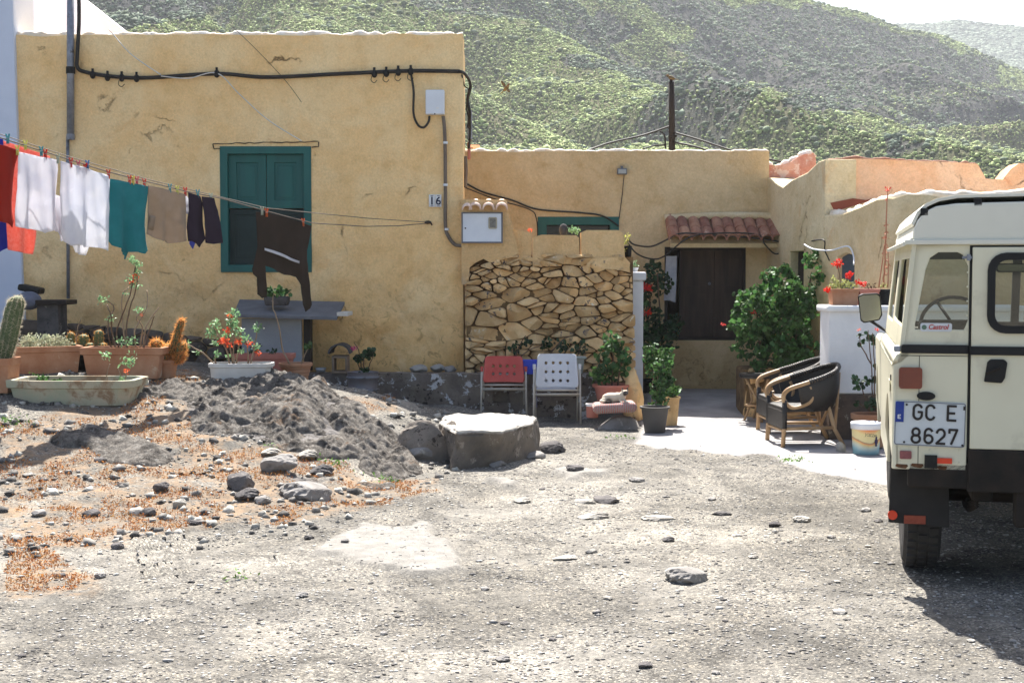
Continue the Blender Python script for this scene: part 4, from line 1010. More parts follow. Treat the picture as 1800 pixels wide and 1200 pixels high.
rock(543, 945, 16, 10, 'd', 'tiny dark stone on bare gravel right of the dry grass')
rock(565, 835, 40, 22, 'd', 'dark low rock between the cream stone and pale boulder')
rock(968, 793, 46, 28, 'd', 'dark rock beside the right end of the concrete block')
rock(940, 806, 40, 16, 'g', 'low rubble stone under the right end of the concrete block')
rock(870, 820, 36, 14, 'g', 'low rubble stone along the front of the concrete block')
rock(1063, 880, 46, 14, 'd', 'flat dark slab of stone in the middle of the yard')
rock(1025, 884, 40, 10, 'l', 'flat pale stone left of the dark slab in the yard', deep=.6)
rock(1043, 910, 56, 15, 'l', 'flat pale stone standing slightly proud, below the dark slab', deep=.6)
rock(1155, 912, 54, 13, 'l', 'low pale rock right of the yard centre', deep=.6)
rock(1205, 1012, 66, 32, 'g', 'bluish grey ridge of rock sticking up from the yard')
rock(1190, 1016, 18, 12, 'd', 'dark stone leaning on the bluish rock ridge')
rock(1175, 955, 20, 10, 'd', 'small dark stone above the bluish rock ridge')
rock(1010, 834, 28, 13, 'd', 'small brown stone at the left tip of a pale slab')
rock(1410, 912, 30, 14, 'l', 'white stone in the gravel towards the parked car')
rock(1268, 903, 34, 10, 'd', 'thin dark strip of stone lying in the gravel', deep=.5)
rock(992, 978, 44, 9, 'l', 'flat white stone flush with the gravel', deep=.6)
rock(1040, 970, 22, 9, 'l', 'small white stone right of the flat white stone', deep=.6)
rock(1478, 794, 16, 24, 'l', 'small upright white stone behind the paint bucket')
rock(740, 800, 60, 40, 'g', 'grey rock wedged at the left foot of the concrete block', seed=2)
for i, (px, py) in enumerate([(470, 1100), (690, 1115), (1035, 1098), (1120, 1180), (1404, 1130), (1690, 1140), (1640, 1060), (1560, 1150), (1500, 1085), (870, 1088), (905, 1160), (1345, 1035), (780, 1150), (530, 1060), (330, 1120), (60, 1150),
                              (1260, 860), (1330, 880), (1380, 935), (1450, 960), (1520, 975), (1560, 930), (1500, 905), (1300, 990), (1250, 1090), (1180, 1060), (1090, 1035), (960, 1110), (840, 1040), (640, 1090),
                              (100, 860), (150, 840), (60, 820), (30, 870), (130, 940), (350, 850), (330, 930), (400, 920), (215, 875), (190, 800), (610, 960), (905, 880), (940, 860), (1120, 850), (1480, 1020), (1430, 1180), (1240, 1165), (260, 1180)]):
    s_ = random.choice((8, 9, 10, 12, 14, 20))
    rock(px+random.randint(-25, 25), py+random.randint(-16, 16), s_*random.uniform(.9, 1.4), s_*.5, 'dgl'[i % 3], ['small dark stone lying loose in the yard', 'small grey stone lying loose in the yard', 'small pale stone lying loose in the yard'][i % 3], 'stone', ['loose dark stones', 'loose grey stones', 'loose pale stones'][i % 3], name='loose_stone')
# concrete block
cb = thing('concrete_block', 'big weathered concrete block with sunlit top tinted paler in the middle of the yard', 'concrete block', onground(850, 815))
L = cb.location
V = []; q = MB()
def bt(px, py, z): p = Wg(px, py, z); return p
zt_ = .315; fb = [Wg(790, 822, 0), Wg(955, 798, 0)]
tp = [Wg(800, 757, zt_), Wg(880, 757, zt_), Wg(935, 743, zt_), Wg(941, 733, zt_), Wg(900, 727, zt_), Wg(780, 731, zt_), Wg(770, 742, zt_)]
bp = [Wg(795, 826, 0), Wg(885, 818, 0), Wg(945, 803, 0), Wg(957, 792, 0), Wg(925, 755, 0), Wg(780, 760, 0), Wg(775, 790, 0)]
n_ = 7
vs = [p for p in bp]+[a.lerp(b_, .92) for a, b_ in zip(bp, tp)]+tp
vs = [Vector(v)-Vector((L.x, L.y, 0)) for v in vs]; vs = [(v.x, v.y, v.z-(.1 if i < 7 else 0)) for i, v in enumerate(vs)]
fs = [(r_*7+k, r_*7+(k+1) % 7, (r_+1)*7+(k+1) % 7, (r_+1)*7+k) for r_ in range(2) for k in range(7)]+[tuple(14+k for k in range(7))]
q.add(vs, fs); M_BLK = stone_mat('weathered_concrete', (.20, .17, .14), (.13, .115, .10), (.30, .26, .22), (.06, .05, .045), .58)
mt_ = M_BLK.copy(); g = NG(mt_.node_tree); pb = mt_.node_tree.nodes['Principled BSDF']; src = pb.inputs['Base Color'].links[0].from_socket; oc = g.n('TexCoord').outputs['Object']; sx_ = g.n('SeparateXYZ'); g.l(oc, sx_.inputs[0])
hh_ = g.math('ADD', sx_.outputs[2], g.math('MULTIPLY', g.noise(oc, 7, 8, .7), .06)); g.l(g.mix(g.ramp(hh_, bw(.318, .334)), src, (.38, .36, .325)), pb.inputs['Base Color'])  # top tinted paler, the sun's brightness put into the colour
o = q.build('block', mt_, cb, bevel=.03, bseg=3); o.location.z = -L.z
s_ = o.modifiers.new('m', 'SUBSURF'); s_.subdivision_type = 'SIMPLE'; s_.levels = s_.render_levels = 4
tx = bpy.data.textures.new('rough', 'CLOUDS'); tx.noise_scale = .16; tx.noise_depth = 4
dm = o.modifiers.new('d', 'DISPLACE'); dm.texture = tx; dm.strength = .075; dm.texture_coords = 'LOCAL'
V, Fc = rockmesh(13, 3, (.27, .16, .30), .22); me = bpy.data.meshes.new('boulder'); me.from_pydata(V.tolist(), [], Fc.tolist()); me.materials.append(M_BLK)
p = Wg(745, 812, 0.02); o = bpy.data.objects.new('boulder', me); C.objects.link(o); o.location = (p.x+.02, p.y+.14, .09); o.rotation_euler = (0, R(18), 0); o.scale = (1.02, 1, .95)
tagp(o, 'smooth dark boulder leaning on the left end of the concrete block', 'boulder')
V, Fc = rockmesh(17, 3, (.10, .10, .12), .25); me = bpy.data.meshes.new('boulder'); me.from_pydata(V.tolist(), [], Fc.tolist()); me.materials.append(M_BLK)
p = Wg(795, 790, .1); o = bpy.data.objects.new('rock', me); C.objects.link(o); o.location = (p.x, p.y-.02, .22); tagp(o, 'small round dark rock between the boulder and the concrete block', 'rock')
# ================================================================== POLES, CABLES, BOXES
def cable(pts, r, label, m=None, name='cable', cat='cable', seg=6, n=8):
    q = MB(); q.tube(spline(pts, n), r, seg); return tagp(q.build(name, m or M_CABLE, None, smooth=True), label, cat)
YC = YF0-.05
po = thing('metal_pole', 'grey galvanised pipe fixed upright to the tall house near its left end', 'pole', Wp(123, 245, YC))
q = MB(); q.tube([Wp(124, -40, YC), Wp(124, 243, YC)], .041, 14); q.build('pipe', M_GALV, po, w=True, smooth=True)
q = MB(); q.tube([Wp(119, 240, YC+.01), Wp(120, 525, YC+.01)], .019, 10); q.build('lower_pipe', M_GALV, po, w=True, smooth=True)
q = MB(); q.tube([Wp(124, 118, YC), Wp(124, 130, YC)], .05, 14); q.build('clamp', M_BLACK, po, w=True)
q = MB(); q.tube([Wp(124, 236, YC), Wp(124, 246, YC)], .046, 14); q.build('collar', M_GALV, po, w=True)
cable([Wp(137, -40, YC), Wp(139, 30, YC), Wp(136, 95, YC-.02), Wp(136, 118, YC-.02), Wp(150, 127, YC), Wp(200, 135, YC), Wp(260, 137, YC), Wp(380, 130, YC), Wp(470, 136, YC), Wp(600, 130, YC), Wp(720, 125, YC), Wp(808, 126, YC)], .022, 'thick black cable running down the pole and along the top of the tall house')
for i, (px, py) in enumerate([(163, 132), (189, 136), (214, 137), (240, 138), (381, 130), (658, 130), (679, 129), (700, 127), (722, 126)]):
    p = Wp(px, py, YC-.01); c_ = thing('cable_clamp', ['black cable clamp in the group of four near the pole', 'lone black cable clamp above the green window', 'black cable clamp in the group near the grey box'][0 if i < 4 else 1 if i == 4 else 2], 'cable clamp', p, group=['cable clamps near the pole', None, 'cable clamps near the grey box'][0 if i < 4 else 1 if i == 4 else 2])
    q = MB(); q.ell((0, 0, 0), (.034, .034, .045), 10, 7); q.build('body', M_BLACK, c_, smooth=True)
    q = MB(); q.tube([(0, 0, .03), (0, 0, .07)], .014, 8); q.build('bolt', M_BLACK, c_)
    if i > 4 or i == 2:
        q = MB(); q.tube(spline([(-.03, 0, -.03), (-.035, -.01, -.075), (.0, -.01, -.1), (.03, 0, -.07)], 4), .004, 4); q.build('wire_loop', M_BLACK, c_)
cable([Wp(722, 128, YC), Wp(727, 160, YC), Wp(727, 200, YC), Wp(735, 220, YC), Wp(745, 224, YC), Wp(753, 215, YC), Wp(755, 204, YC)], .013, 'black cable looping down from the clamps into the grey box')
cable([Wp(808, 126, YC), Wp(818, 131, YC+.1), Wp(827, 150, YC+.3), Wp(822, 175, YC+.4), Wp(826, 200, YC+.4), Wp(823, 225, YC+.5)], .018, 'tangled black cable bending round the house corner')
cable([Wp(812, 132, YC), Wp(816, 150, YC+.2), Wp(824, 160, YC+.3), Wp(820, 190, YC+.4), Wp(827, 215, YC+.5)], .009, 'thin loose cable at the upper house corner')
gbx = thing('junction_box', 'pale grey junction box under the thick cable on the tall house', 'junction box', Wp(765, 182, YF0-.03))
q = MB(); a_, c_ = Wp(749, 203, YF0), Wp(782, 160, YF0); q.bb((a_.x, YF0-.11, a_.z), (c_.x, YF0-.01, c_.z)); q.build('cover', M_GREYBOX, gbx, w=True, bevel=.012)
q = MB(); q.lathe([(0, 0), (.008, 0), (.008, .004), (0, .004)], (0, -.084, -.125), 8, Matrix.Rotation(R(90), 3, 'X')); q.build('lock', M_BLACK, gbx)
q = MB(); q.box((.03, -.081, -.06), (.03, .003, .02)); q.build('sticker', M_WHITE, gbx)
cd = cable([Wp(779, 204, YC), Wp(782, 240, YC), Wp(783, 330, YC), Wp(783, 395, YC), Wp(788, 415, YC), Wp(800, 430, YC), Wp(815, 432, YC-.06)], .02, 'brown conduit pipe running from the junction box down to the meter cabinet', M_PVC, 'conduit', 'pipe', 8)
for py in (251, 325, 403):
    q = MB(); q.tube([Wp(783 if py < 400 else 785, py-2, YC), Wp(783 if py < 400 else 785, py+2, YC)], .026, 10); q.build('clip', M_GREYBOX, cd)
wm = thing('wall_meter', 'grey electric box fixed round the corner of the tall house', 'electric box', Wp(826, 232, 16.6))
q = MB(); q.box((0, 0, .07), (.05, .2, .34)); q.build('box', M_GALV, wm, bevel=.01)
q = MB(); q.box((-.01, -.02, -.22), (.035, .1, .2)); q.build('conduit_block', M_TERRA2, wm, bevel=.01)
q = MB(); q.tube([(.0, -.06, .2), (.01, -.1, .1), (0, -.1, -.1), (-.01, -.08, -.2)], .012, 6); q.build('wire', M_CABLE, wm)
cable([Wp(818, 275, 16.3), Wp(819, 300, 16.3), Wp(818, 330, 16.3)], .02, 'short dark pipe on the corner edge of the tall house', M_PVC, 'pipe', 'pipe')
# white thin wires across facade
M_WIREW = pm('white_wire', (.75, .73, .68), None, 5, .5, 0)
cable([Wp(192, 52, YC-.02), Wp(230, 95, YC-.02), Wp(283, 132, YC-.03)], .006, 'thin white wire slanting down from the parapet left', M_WIREW, 'wire', 'wire', 4)
cable([Wp(283, 134, YC-.03), Wp(330, 138, YC-.03), Wp(381, 129, YC-.03), Wp(420, 165, YC-.03), Wp(470, 210, YC-.03), Wp(530, 248, YC-.03)], .006, 'thin white wire slanting down to the window lintel', M_WIREW, 'wire', 'wire', 4)
cable([Wp(400, 40, YC), Wp(443, 80, YC), Wp(500, 140, YC), Wp(530, 180, YC-.01)], .003, 'very thin dark wire crossing the upper wall diagonally', M_CABLE, 'wire', 'wire', 4)
# courtyard cables
cable([Wp(818, 322, YB-.03), Wp(850, 338, YB-.03), Wp(900, 352, YB-.03), Wp(945, 368, YB-.03), Wp(1020, 374, YB-.03), Wp(1060, 380, YB-.03), Wp(1088, 398, YB-.03)], .010, 'black cable sagging across the low wall above the teal window')
cable([Wp(818, 330, YB-.04), Wp(870, 350, YB-.04), Wp(930, 368, YB-.04), Wp(943, 385, YB-.04), Wp(945, 420, YB-.04)], .007, 'thin cable dropping down beside the teal window')
cable([Wp(1104, 420, YB-.4), Wp(1115, 430, YB-.4), Wp(1145, 433, YB-.45), Wp(1175, 420, YB-.5), Wp(1200, 410, YB-.5), Wp(1270, 414, YB-.5), Wp(1340, 420, YB-.5), Wp(1378, 428, YB-.45), Wp(1382, 440, YB-.4)], .010, 'black cable draped along the canopy tiles')
cable([Wp(1104, 428, YB-.4), Wp(1120, 446, YB-.4), Wp(1145, 455, YB-.45), Wp(1168, 450, YB-.45), Wp(1210, 418, YB-.55), Wp(1260, 410, YB-.52), Wp(1330, 412, YB-.5), Wp(1345, 430, YB-.5), Wp(1362, 446, YB-.5), Wp(1380, 442, YB-.4)], .009, 'black cable hanging below and over the canopy tiles')
cable([Wp(1382, 440, YB-.4), Wp(1400, 432, 16.5), Wp(1445, 421, 15.1), Wp(1450, 440, 15.1), Wp(1458, 458, 15.0)], .008, 'dark cable looping along the side house wall')
cable([Wp(1414, 430, 15.3), Wp(1430, 438, 15.1), Wp(1460, 440, 14.9), Wp(1490, 433, 14.6), Wp(1500, 448, 14.5), Wp(1501, 465, 14.4)], .009, 'grey white cable curving over the blue grey shutter', M_GREYBOX)
# distant post with bird, wires
YP = 19.0
pp = thing('wooden_post', 'dark wooden utility post standing behind the low yellow roof', 'post', Wp(1181, 300, YP))
q = MB(); q.tube([Wp(1182, 420, YP), Wp(1181, 205, YP), Wp(1180, 145, YP)], [.047, .043, .040], 10); q.build('shaft', M_DARKW, pp, w=True, smooth=True)
q = MB(); q.tube([Wp(1180, 146, YP), Wp(1179, 139, YP)], [.03, .012], 8); q.build('tip', M_DARKW, pp, w=True)
q = MB(); q.box((0, -.05, .45), (.11, .03, .03)); q.build('crossbar', M_DARKW, pp)
cable([Wp(1025, 268, YP-1), Wp(1070, 252, YP-.5), Wp(1130, 238, YP), Wp(1178, 222, YP)], .013, 'black wire running left from the wooden post')
cable([Wp(1182, 232, YP), Wp(1230, 246, YP-.3), Wp(1285, 264, YP-.6), Wp(1350, 280, YP-1), Wp(1420, 292, YP-1)], .012, 'black wire running down right from the wooden post')
cable([Wp(1160, 231, YP), Wp(1168, 238, YP), Wp(1170, 262, YP)], .012, 'short black wire dropping left of the wooden post')
cable([Wp(1130, 262, YP-.6), Wp(1150, 256, YP-.3), Wp(1168, 255, YP-.1)], .010, 'short low wire left of the wooden post')
cable([Wp(1184, 250, YP), Wp(1205, 254, YP-.3), Wp(1236, 262, YP-.5), Wp(1250, 270, YP-.6)], .014, 'short low wire right of the wooden post')
def bird(p, sc_, yaw, label, fly=False):
    q = MB(); q.ell((0, 0, 0), (.07, .035, .035), 12, 8, Matrix.Rotation(R(-25), 3, 'Y')); q.ell((.065, 0, .045), (.027, .024, .025), 10, 7); q.ell((-.095, 0, -.03), (.06, .014, .008), 8, 6, Matrix.Rotation(R(-20), 3, 'Y'))
    q.tube([(.085, 0, .045), (.115, 0, .04)], [.007, .001], 6)
    if fly: q.ell((0, .08, .03), (.03, .09, .006), 8, 6, Matrix.Rotation(R(20), 3, 'X')); q.ell((0, -.08, .03), (.03, .09, .006), 8, 6, Matrix.Rotation(R(-20), 3, 'X'))
    else: q.tube([(.0, .012, -.02), (.0, .012, -.07)], .004, 5); q.tube([(.0, -.012, -.02), (.0, -.012, -.07)], .004, 5)
    o = q.build('bird', pm('brown_feathers', (.20, .14, .06), (.09, .065, .04), 30, .8, 0), None, smooth=True, remesh=.006)
    o.location = p; o.rotation_euler = (0, 0, yaw); o.scale = (sc_,)*3; return tagp(o, label, 'bird')
bird(Wp(1180, 137, YP), .75, R(160), 'small brown bird perched on top of the wooden post')
o = bird(Wp(890, 155, 18), .72, R(40), 'brown bird flying in front of the hillside', True); o.rotation_euler = (R(60), R(-35), 0)
# number tiles "16"
nt16 = thing('house_number', 'white enamel house number tiles reading 16', 'number sign', Wp(765, 353, YF0-.02))
for i, chn in enumerate('16'):
    q = MB(); q.box(((-.036, .036)[i], -.005, 0), (.068, .012, .138)); t_ = q.build('tile', pm('enamel_white', (.78, .79, .80), None, 3, .3, 0, spec=.5), nt16, bevel=.003)
    textobj(chn, .125, pm('navy_ink', (.01, .012, .05), None, 3, .5, 0), t_, ((-.036, .036)[i], -.013, -.043), (R(90), 0, 0), align='CENTER', offset=.002)
    q = MB(); q.box(((-.036, .036)[i], -.0125, .055), (.03, .002, .006)); q.box(((-.036, .036)[i], -.0125, -.058), (.03, .002, .005)); q.build('ornament', MATS['navy_ink'], t_)
# ================================================================== OFF-ROAD CAR
M_PAINT = pm('cream_car_paint', (.70, .665, .50), (.66, .62, .46), 3, .38, .05, 30, spec=.5, stain=(.58, .54, .40), sthr=.58, sscale=3)
M_PAINTW = pm('white_roof_paint', (.70, .685, .59), (.65, .635, .54), 3, .45, .05, 30, spec=.45, stain=(.48, .46, .38), sthr=.72, sscale=4)
M_GLASS = glass('car_glass', (.80, .82, .78), .06)
M_INT = pm('dark_interior', (.03, .028, .025), (.02, .02, .018), 5, .7, .1)
M_CHAS = pm('greasy_chassis', (.012, .010, .008), (.028, .020, .014), 7, .8, .3, 30)
M_CHROME = pm('chrome', (.6, .6, .6), None, 3, .2, 0, metal=1)
M_FLAP = pm('rubber_flap', (.016, .014, .013), (.028, .025, .023), 5, .7, .2, 20, stain=(.12, .075, .03), sthr=.68)
M_GASK = pm('rubber_gasket', (.012, .012, .012), None, 4, .6, .1)
yaw = R(-13)
rt = Vector((math.cos(yaw), math.sin(yaw), 0)); hd = Vector((-math.sin(yaw), math.cos(yaw), 0))
corner = Vector((px_X(1568, 7.0, .9), 7.0, 0)); cpos = corner+rt*.84; cpos.z = .0
car = thing('offroad_car', 'old boxy cream off-road car with a two-line rear plate, parked at the right edge', 'car', cpos, yaw)
XZ = lambda y0: (lambda u, v, w: (u, y0+w, v))
def pxl(px): return -.84+(px-1568)*.00281      # photo column to car x on the rear plane
LEN = 3.62; ZB = 1.20
# lower tub section extruded along y
def sect(mb, prof, y0, y1, closed=True):
    n = len(prof); mb.add([(x, y0, z) for x, z in prof]+[(x, y1, z) for x, z in prof], [(i, (i+1) % n, (i+1) % n+n, i+n) for i in range(n)] + [tuple(range(n))[::-1], tuple(range(n, 2*n))])
body = MB()
# rear lower corner panels
for s in (-1, 1):
    # side skin with wheel arches, in (y,z)
    def arch(yc, r, n=12): return [(yc+r*math.cos(math.pi*i/n), .50+r*math.sin(math.pi*i/n)) for i in range(n, -1, -1)]
    low = [(0, .62), (.32, .62)]+arch(.78, .43)+[(1.28, .50), (2.5, .50)]+arch(3.0, .44)+[(3.5, .55), (LEN, .6)]
    up = [(LEN, 1.08), (3.5, 1.12), (2.45, 1.14), (0, 1.14)]
    body.plate(low+up, (), .02, lambda u, v, w: (s*(.838-w-(.04 if v < .66 else 0)*.4), u, v))
    # rounded shoulder
    sh_ = [(s*.838, 1.14), (s*.834, 1.165), (s*.82, 1.185), (s*.79, 1.197), (s*.76, 1.20), (s*.76, 1.18), (s*.80, 1.14)]
    sect(body, sh_, 0, 2.4)
    # rounded rear corner
    body.tube([(s*.818, .02, .62), (s*.818, .02, 1.16)], .021, 10)
# rear panels left and right of the door
for s in (-1, 1):
    body.plate([(s*.82, .62), (s*.485, .62), (s*.485, ZB), (s*.80, ZB), (s*.815, 1.18), (s*.825, 1.14)], (), .02, XZ(0))
bo = body.build('body', M_PAINT, car, bevel=.006)
# upper cab: rear quarter panels with windows
q = MB()
def qx(z, s): return s*(.805-(z-ZB)/(1.74-ZB)*.055)
for s in (-1, 1):
    ow = [(s*.735, 1.31), (s*.505, 1.31), (s*.485, 1.36), (s*.49, 1.62), (s*.515, 1.675), (s*.54, 1.688), (s*.63, 1.688), (s*.67, 1.66), (s*.69, 1.60), (s*.735, 1.34)]
    q.plate([(s*.805, ZB), (s*.478, ZB), (s*.478, 1.74), (s*.75, 1.74)], [ow], .025, XZ(.012))
    # side upper with window
    q.plate([(0.012, ZB), (2.42, ZB), (2.30, 1.74), (.012, 1.74)], [rrect(.16, 1.32, 1.22, 1.66, .05), rrect(1.42, 1.30, 2.18, 1.66, .04)], .02,
            lambda u, v, w: (s*(.805-(v-ZB)/(1.74-ZB)*.055-w), u, v))
q.bb((-.485, .012, 1.715), (.485, .035, 1.74))
up_ = q.build('upper_body', M_PAINT, car, bevel=.004)
# panes
q = MB()
for s in (-1, 1):
    q.bb((s*.47, .022, 1.28), (s*.76, .026, 1.70))
    q.add([(s*(.80-.012), .1, 1.3), (s*(.80-.012), 2.3, 1.3), (s*(.76-.012), 2.25, 1.69), (s*(.76-.012), .1, 1.69)], [(0, 1, 2, 3)])
q.build('pane', M_GLASS, up_)
# roof
prof = [(-.755, 1.735), (-.752, 1.79), (-.735, 1.84), (-.70, 1.885), (-.645, 1.912), (-.55, 1.925), (0, 1.935), (.55, 1.925), (.645, 1.912), (.70, 1.885), (.735, 1.84), (.752, 1.79), (.755, 1.735)]
q = MB(); q.plate(prof, (), 2.22, XZ(-.0)); rf = q.build('roof', M_PAINTW, car, bevel=.008)
q = MB()
for s in (-1, 1): q.plate([(s*.755, 1.735), (s*.80, 1.715), (s*.805, 1.735), (s*.755, 1.76)], (), 2.3, XZ(-.01))
q.bb((-.79, -.016, 1.725), (.79, .0, 1.748)); q.build('gutter', M_PAINTW, rf, bevel=.003)
prof2 = [(-.76, 1.83), (-.735, 1.885), (-.695, 1.925), (-.64, 1.95), (-.55, 1.965), (0, 1.975), (.55, 1.965), (.64, 1.95), (.695, 1.925), (.735, 1.885), (.76, 1.83)]
pin = [(x*.985, z-.014) for x, z in prof2[::-1]]
q = MB(); q.plate(prof2+pin, (), 2.1, XZ(.01)); q.build('tropical_roof_skin', M_PAINTW, rf, bevel=.002)
q = MB()
for x in (-.70, -.45, 0, .45, .70):
    z = 1.93-.045*(abs(x) > .6)
    for y in (.02, 1.0, 2.05): q.box((x, y, z+.0), (.035, .04, .035))
q.build('spacer', M_GASK, rf)
# rear door
q = MB()
dwin = rrect(-.372, 1.325, .372, 1.655, .06)
q.plate([(-.472, .73), (.472, .73), (.472, 1.712), (-.472, 1.712)], [dwin], .03, XZ(-.012))
dr = q.build('rear_door', M_PAINT, car, bevel=.005)
q = MB(); q.plate(rrect(-.402, 1.295, .402, 1.685, .085), [rrect(-.366, 1.331, .366, 1.649, .055)], .03, XZ(-.028)); q.build('window_gasket', M_GASK, dr, bevel=.006)
q = MB(); q.bb((-.39, -.004, 1.31), (.39, 0, 1.67)); q.build('pane', M_GLASS, dr)
hx = pxl(1739); q = MB(); q.plate([(hx-.052, 1.06), (hx+.03, 1.055), (hx+.045, 1.08), (hx+.055, 1.155), (hx+.04, 1.17), (hx-.025, 1.17), (hx-.038, 1.155)], (), .016, XZ(-.028)); hh = q.build('handle', M_BLACK, dr, bevel=.006)
q = MB(); q.tube([(hx-.045, -.032, 1.10), (hx+.02, -.05, 1.13)], .007, 6); q.build('lever', M_CHAS, hh)
q = MB()
for s in (1,):
    for z in (.85, 1.15, 1.6): q.box((.50, -.02, z), (.10, .02, .05))
q.build('hinge', M_BLACK, car, bevel=.004)
q = MB(); q.bb((-.52, -.004, 1.656), (-.455, .0, 1.668)); q.box((-.49, -.006, 1.662), (.016, .02, .03)); q.build('catch', M_GALV, car)
# dark strip painting the shade in the gap between door and body
q = MB(); q.plate([(-.484, .7), (.484, .7), (.484, 1.72), (-.484, 1.72)], [[(-.462, .74), (-.462, 1.70), (.462, 1.70), (.462, .74)]], .01, XZ(.008)); q.build('door_gap_shade', M_GASK, car)
# black waist band
q = MB(); q.bb((-.80, -.018, 1.194), (-.486, .012, 1.236)); q.bb((-.478, -.030, 1.19), (.474, -.012, 1.232)); q.bb((.486, -.018, 1.194), (.80, .012, 1.236)); q.build('waist_band', M_GASK, car, bevel=.003)
q = MB(); q.box((-.82, .01, 1.215), (.03, .06, .03)); q.box((.82, .01, 1.215), (.03, .06, .03)); q.build('waist_bracket', M_GALV, car, bevel=.006)
for s in (-1, 1):
    q = MB(); q.plate(rrect(s*.755-.055, 1.02, s*.755+.055, 1.125, .014), (), .03, XZ(-.03)); o = q.build('tail_lamp', pm('amber_red_lens', (.19, .032, .012), (.15, .024, .010), 8, .25, .1, 60, spec=.6), car, bevel=.008)
q = MB(); q.plate([(pxl(1625)+.044*math.cos(t), .985+.021*math.sin(t)) for t in [k*math.pi/8 for k in range(16)]], (), .02, XZ(-.02)); q.build('plate_lamp', M_BLACK, car, bevel=.006)
# number plate
np_ = MB(); np_.plate(rrect(pxl(1568)+.005, .735, pxl(1689)+.0, .955, .012), (), .006, XZ(-.010)); L0 = pxl(1568)+.005
plo = np_.build('number_plate', pm('plate_white', (.60, .63, .64), (.56, .59, .60), 8, .4, 0, spec=.4), car, bevel=.002); plo.rotation_euler = (0, R(1.2), 0); plo.location = (-.012, 0, -.012)
q = MB(); q.plate(rrect(L0+.003, .738, L0+.335, .952, .011), [rrect(L0+.0065, .7415, L0+.3315, .9485, .009)], .002, XZ(-.013)); q.build('rim', M_SLATE, plo)
q = MB(); q.bb((L0+.004, -.0135, .85), (L0+.044, -.0105, .950)); q.build('country_strip', pm('eu_blue', (.02, .05, .28), None, 3, .4, 0), plo)
M_INK = pm('plate_ink', (.03, .024, .022), None, 3, .5, 0)
def strokes(paths, x, z, s, r=.0058, asp=.62):
    b_ = MB()
    for pth in paths:
        n_ = len(pth)
        for i in range(n_-1):
            a0 = Vector((x+pth[i][0]*s*asp, 0, z+pth[i][1]*s)); a1 = Vector((x+pth[i+1][0]*s*asp, 0, z+pth[i+1][1]*s)); d_ = (a1-a0).normalized(); nrm = Vector((-d_.z, 0, d_.x))*r
            a0 = a0-d_*r*.55; a1 = a1+d_*r*.55; y0 = -.0145-.00002*i
            b_.add([a0-nrm+Vector((0, y0, 0)), a1-nrm+Vector((0, y0, 0)), a1+nrm+Vector((0, y0, 0)), a0+nrm+Vector((0, y0, 0))], [(0, 1, 2, 3)])
    return b_
def arcp(cx, cz, rx, rz, a0, a1, n=12): return [(cx+rx*math.cos(R(a0+(a1-a0)*i/n)), cz+rz*math.sin(R(a0+(a1-a0)*i/n))) for i in range(n+1)]
GL = {
 'G': [arcp(.5, .68, .45, .32, 25, 180)+arcp(.5, .32, .45, .32, 180, 360)+[(.95, .5), (.55, .5)]],
 'C': [arcp(.5, .68, .45, .32, 25, 180)+arcp(.5, .32, .45, .32, 180, 335)],
 'E': [[(.95, 1), (.08, 1), (.08, 0), (.95, 0)], [(.08, .5), (.8, .5)]],
 '8': [arcp(.5, .745, .38, .255, 0, 360, 18), arcp(.5, .26, .45, .265, 0, 360, 18)],
 '6': [arcp(.5, .28, .43, .28, 0, 360, 18), [(.07, .3), (.09, .65)]+arcp(.5, .68, .41, .32, 175, 30)],
 '2': [arcp(.5, .70, .42, .30, 170, -10)+[(.86, .52), (.05, 0), (.95, 0)]],
 '7': [[(.12, .78), (.12, 1), (.95, 1), (.35, 0)]]}
for txt, z, xs_ in (('GCE', .868, (.088, .148, .248)), ('8627', .752, (.083, .143, .200, .257))):
    for chn, x in zip(txt, xs_):
        strokes(GL[chn], L0+x, z, .070).build('character', M_INK, plo)
strokes(GL['E'], L0+.016, .868, .017, .002, .8).build('character', M_WHITE, plo)
q = MB()
for x, z in ((.056, .937), (.05, .752), (.325, .748)): q.lathe([(0, -.004), (.0055, -.004), (.0055, 0)], (L0+x, -.012, z), 10, Matrix.Rotation(R(-90), 3, 'X'))
q.box((L0+.328, -.014, .93), (.010, .004, .019)); q.build('screw', M_INK, plo)
# reflectors under the plate, bumper, chassis
q = MB(); q.plate(rrect(pxl(1582), .672, pxl(1602), .712, .006), (), .01, XZ(-.012)); q.build('reflector', pm('dull_pink_reflector', (.28, .09, .09), (.22, .07, .07), 60, .4, 0), car)
q = MB(); q.bb((pxl(1645), -.016, .655), (pxl(1670), -.004, .682)); q.build('reflector', pm('orange_reflector', (.75, .06, .02), None, 5, .3, 0), car)
q = MB(); q.bb((pxl(1624), -.02, .63), (pxl(1645), .0, .694)); q.build('bracket', M_BLACK, car)
q = MB(); q.bb((-.76, .0, .53), (.76, .09, .655)); q.bb((-.478, -.02, .52), (.478, .08, .728)); q.build('rear_crossmember', M_CHAS, car, bevel=.008)
q = MB()
for x in (-.40, .40): q.bb((x-.05, .09, .46), (x+.05, 3.4, .6))
for y in (1.3, 2.2, 3.3): q.bb((-.4, y, .48), (.4, y+.09, .58))
q.box((-.22, .05, .46), (.07, .12, .22)); q.box((0, .02, .47), (.12, .14, .12)); q.build('chassis', M_CHAS, car, bevel=.01)
q = MB(); q.tube([(-.72, .78, .40), (.72, .78, .40)], .05, 12); q.ell((.08, .78, .40), (.16, .17, .15)); q.build('axle', M_CHAS, car, smooth=True); q = MB(); q.tube([(-.72, 3.0, .40), (.72, 3.0, .40)], .05, 12); q.ell((.2, 3.0, .40), (.15, .15, .14)); q.build('axle', M_CHAS, car, smooth=True)
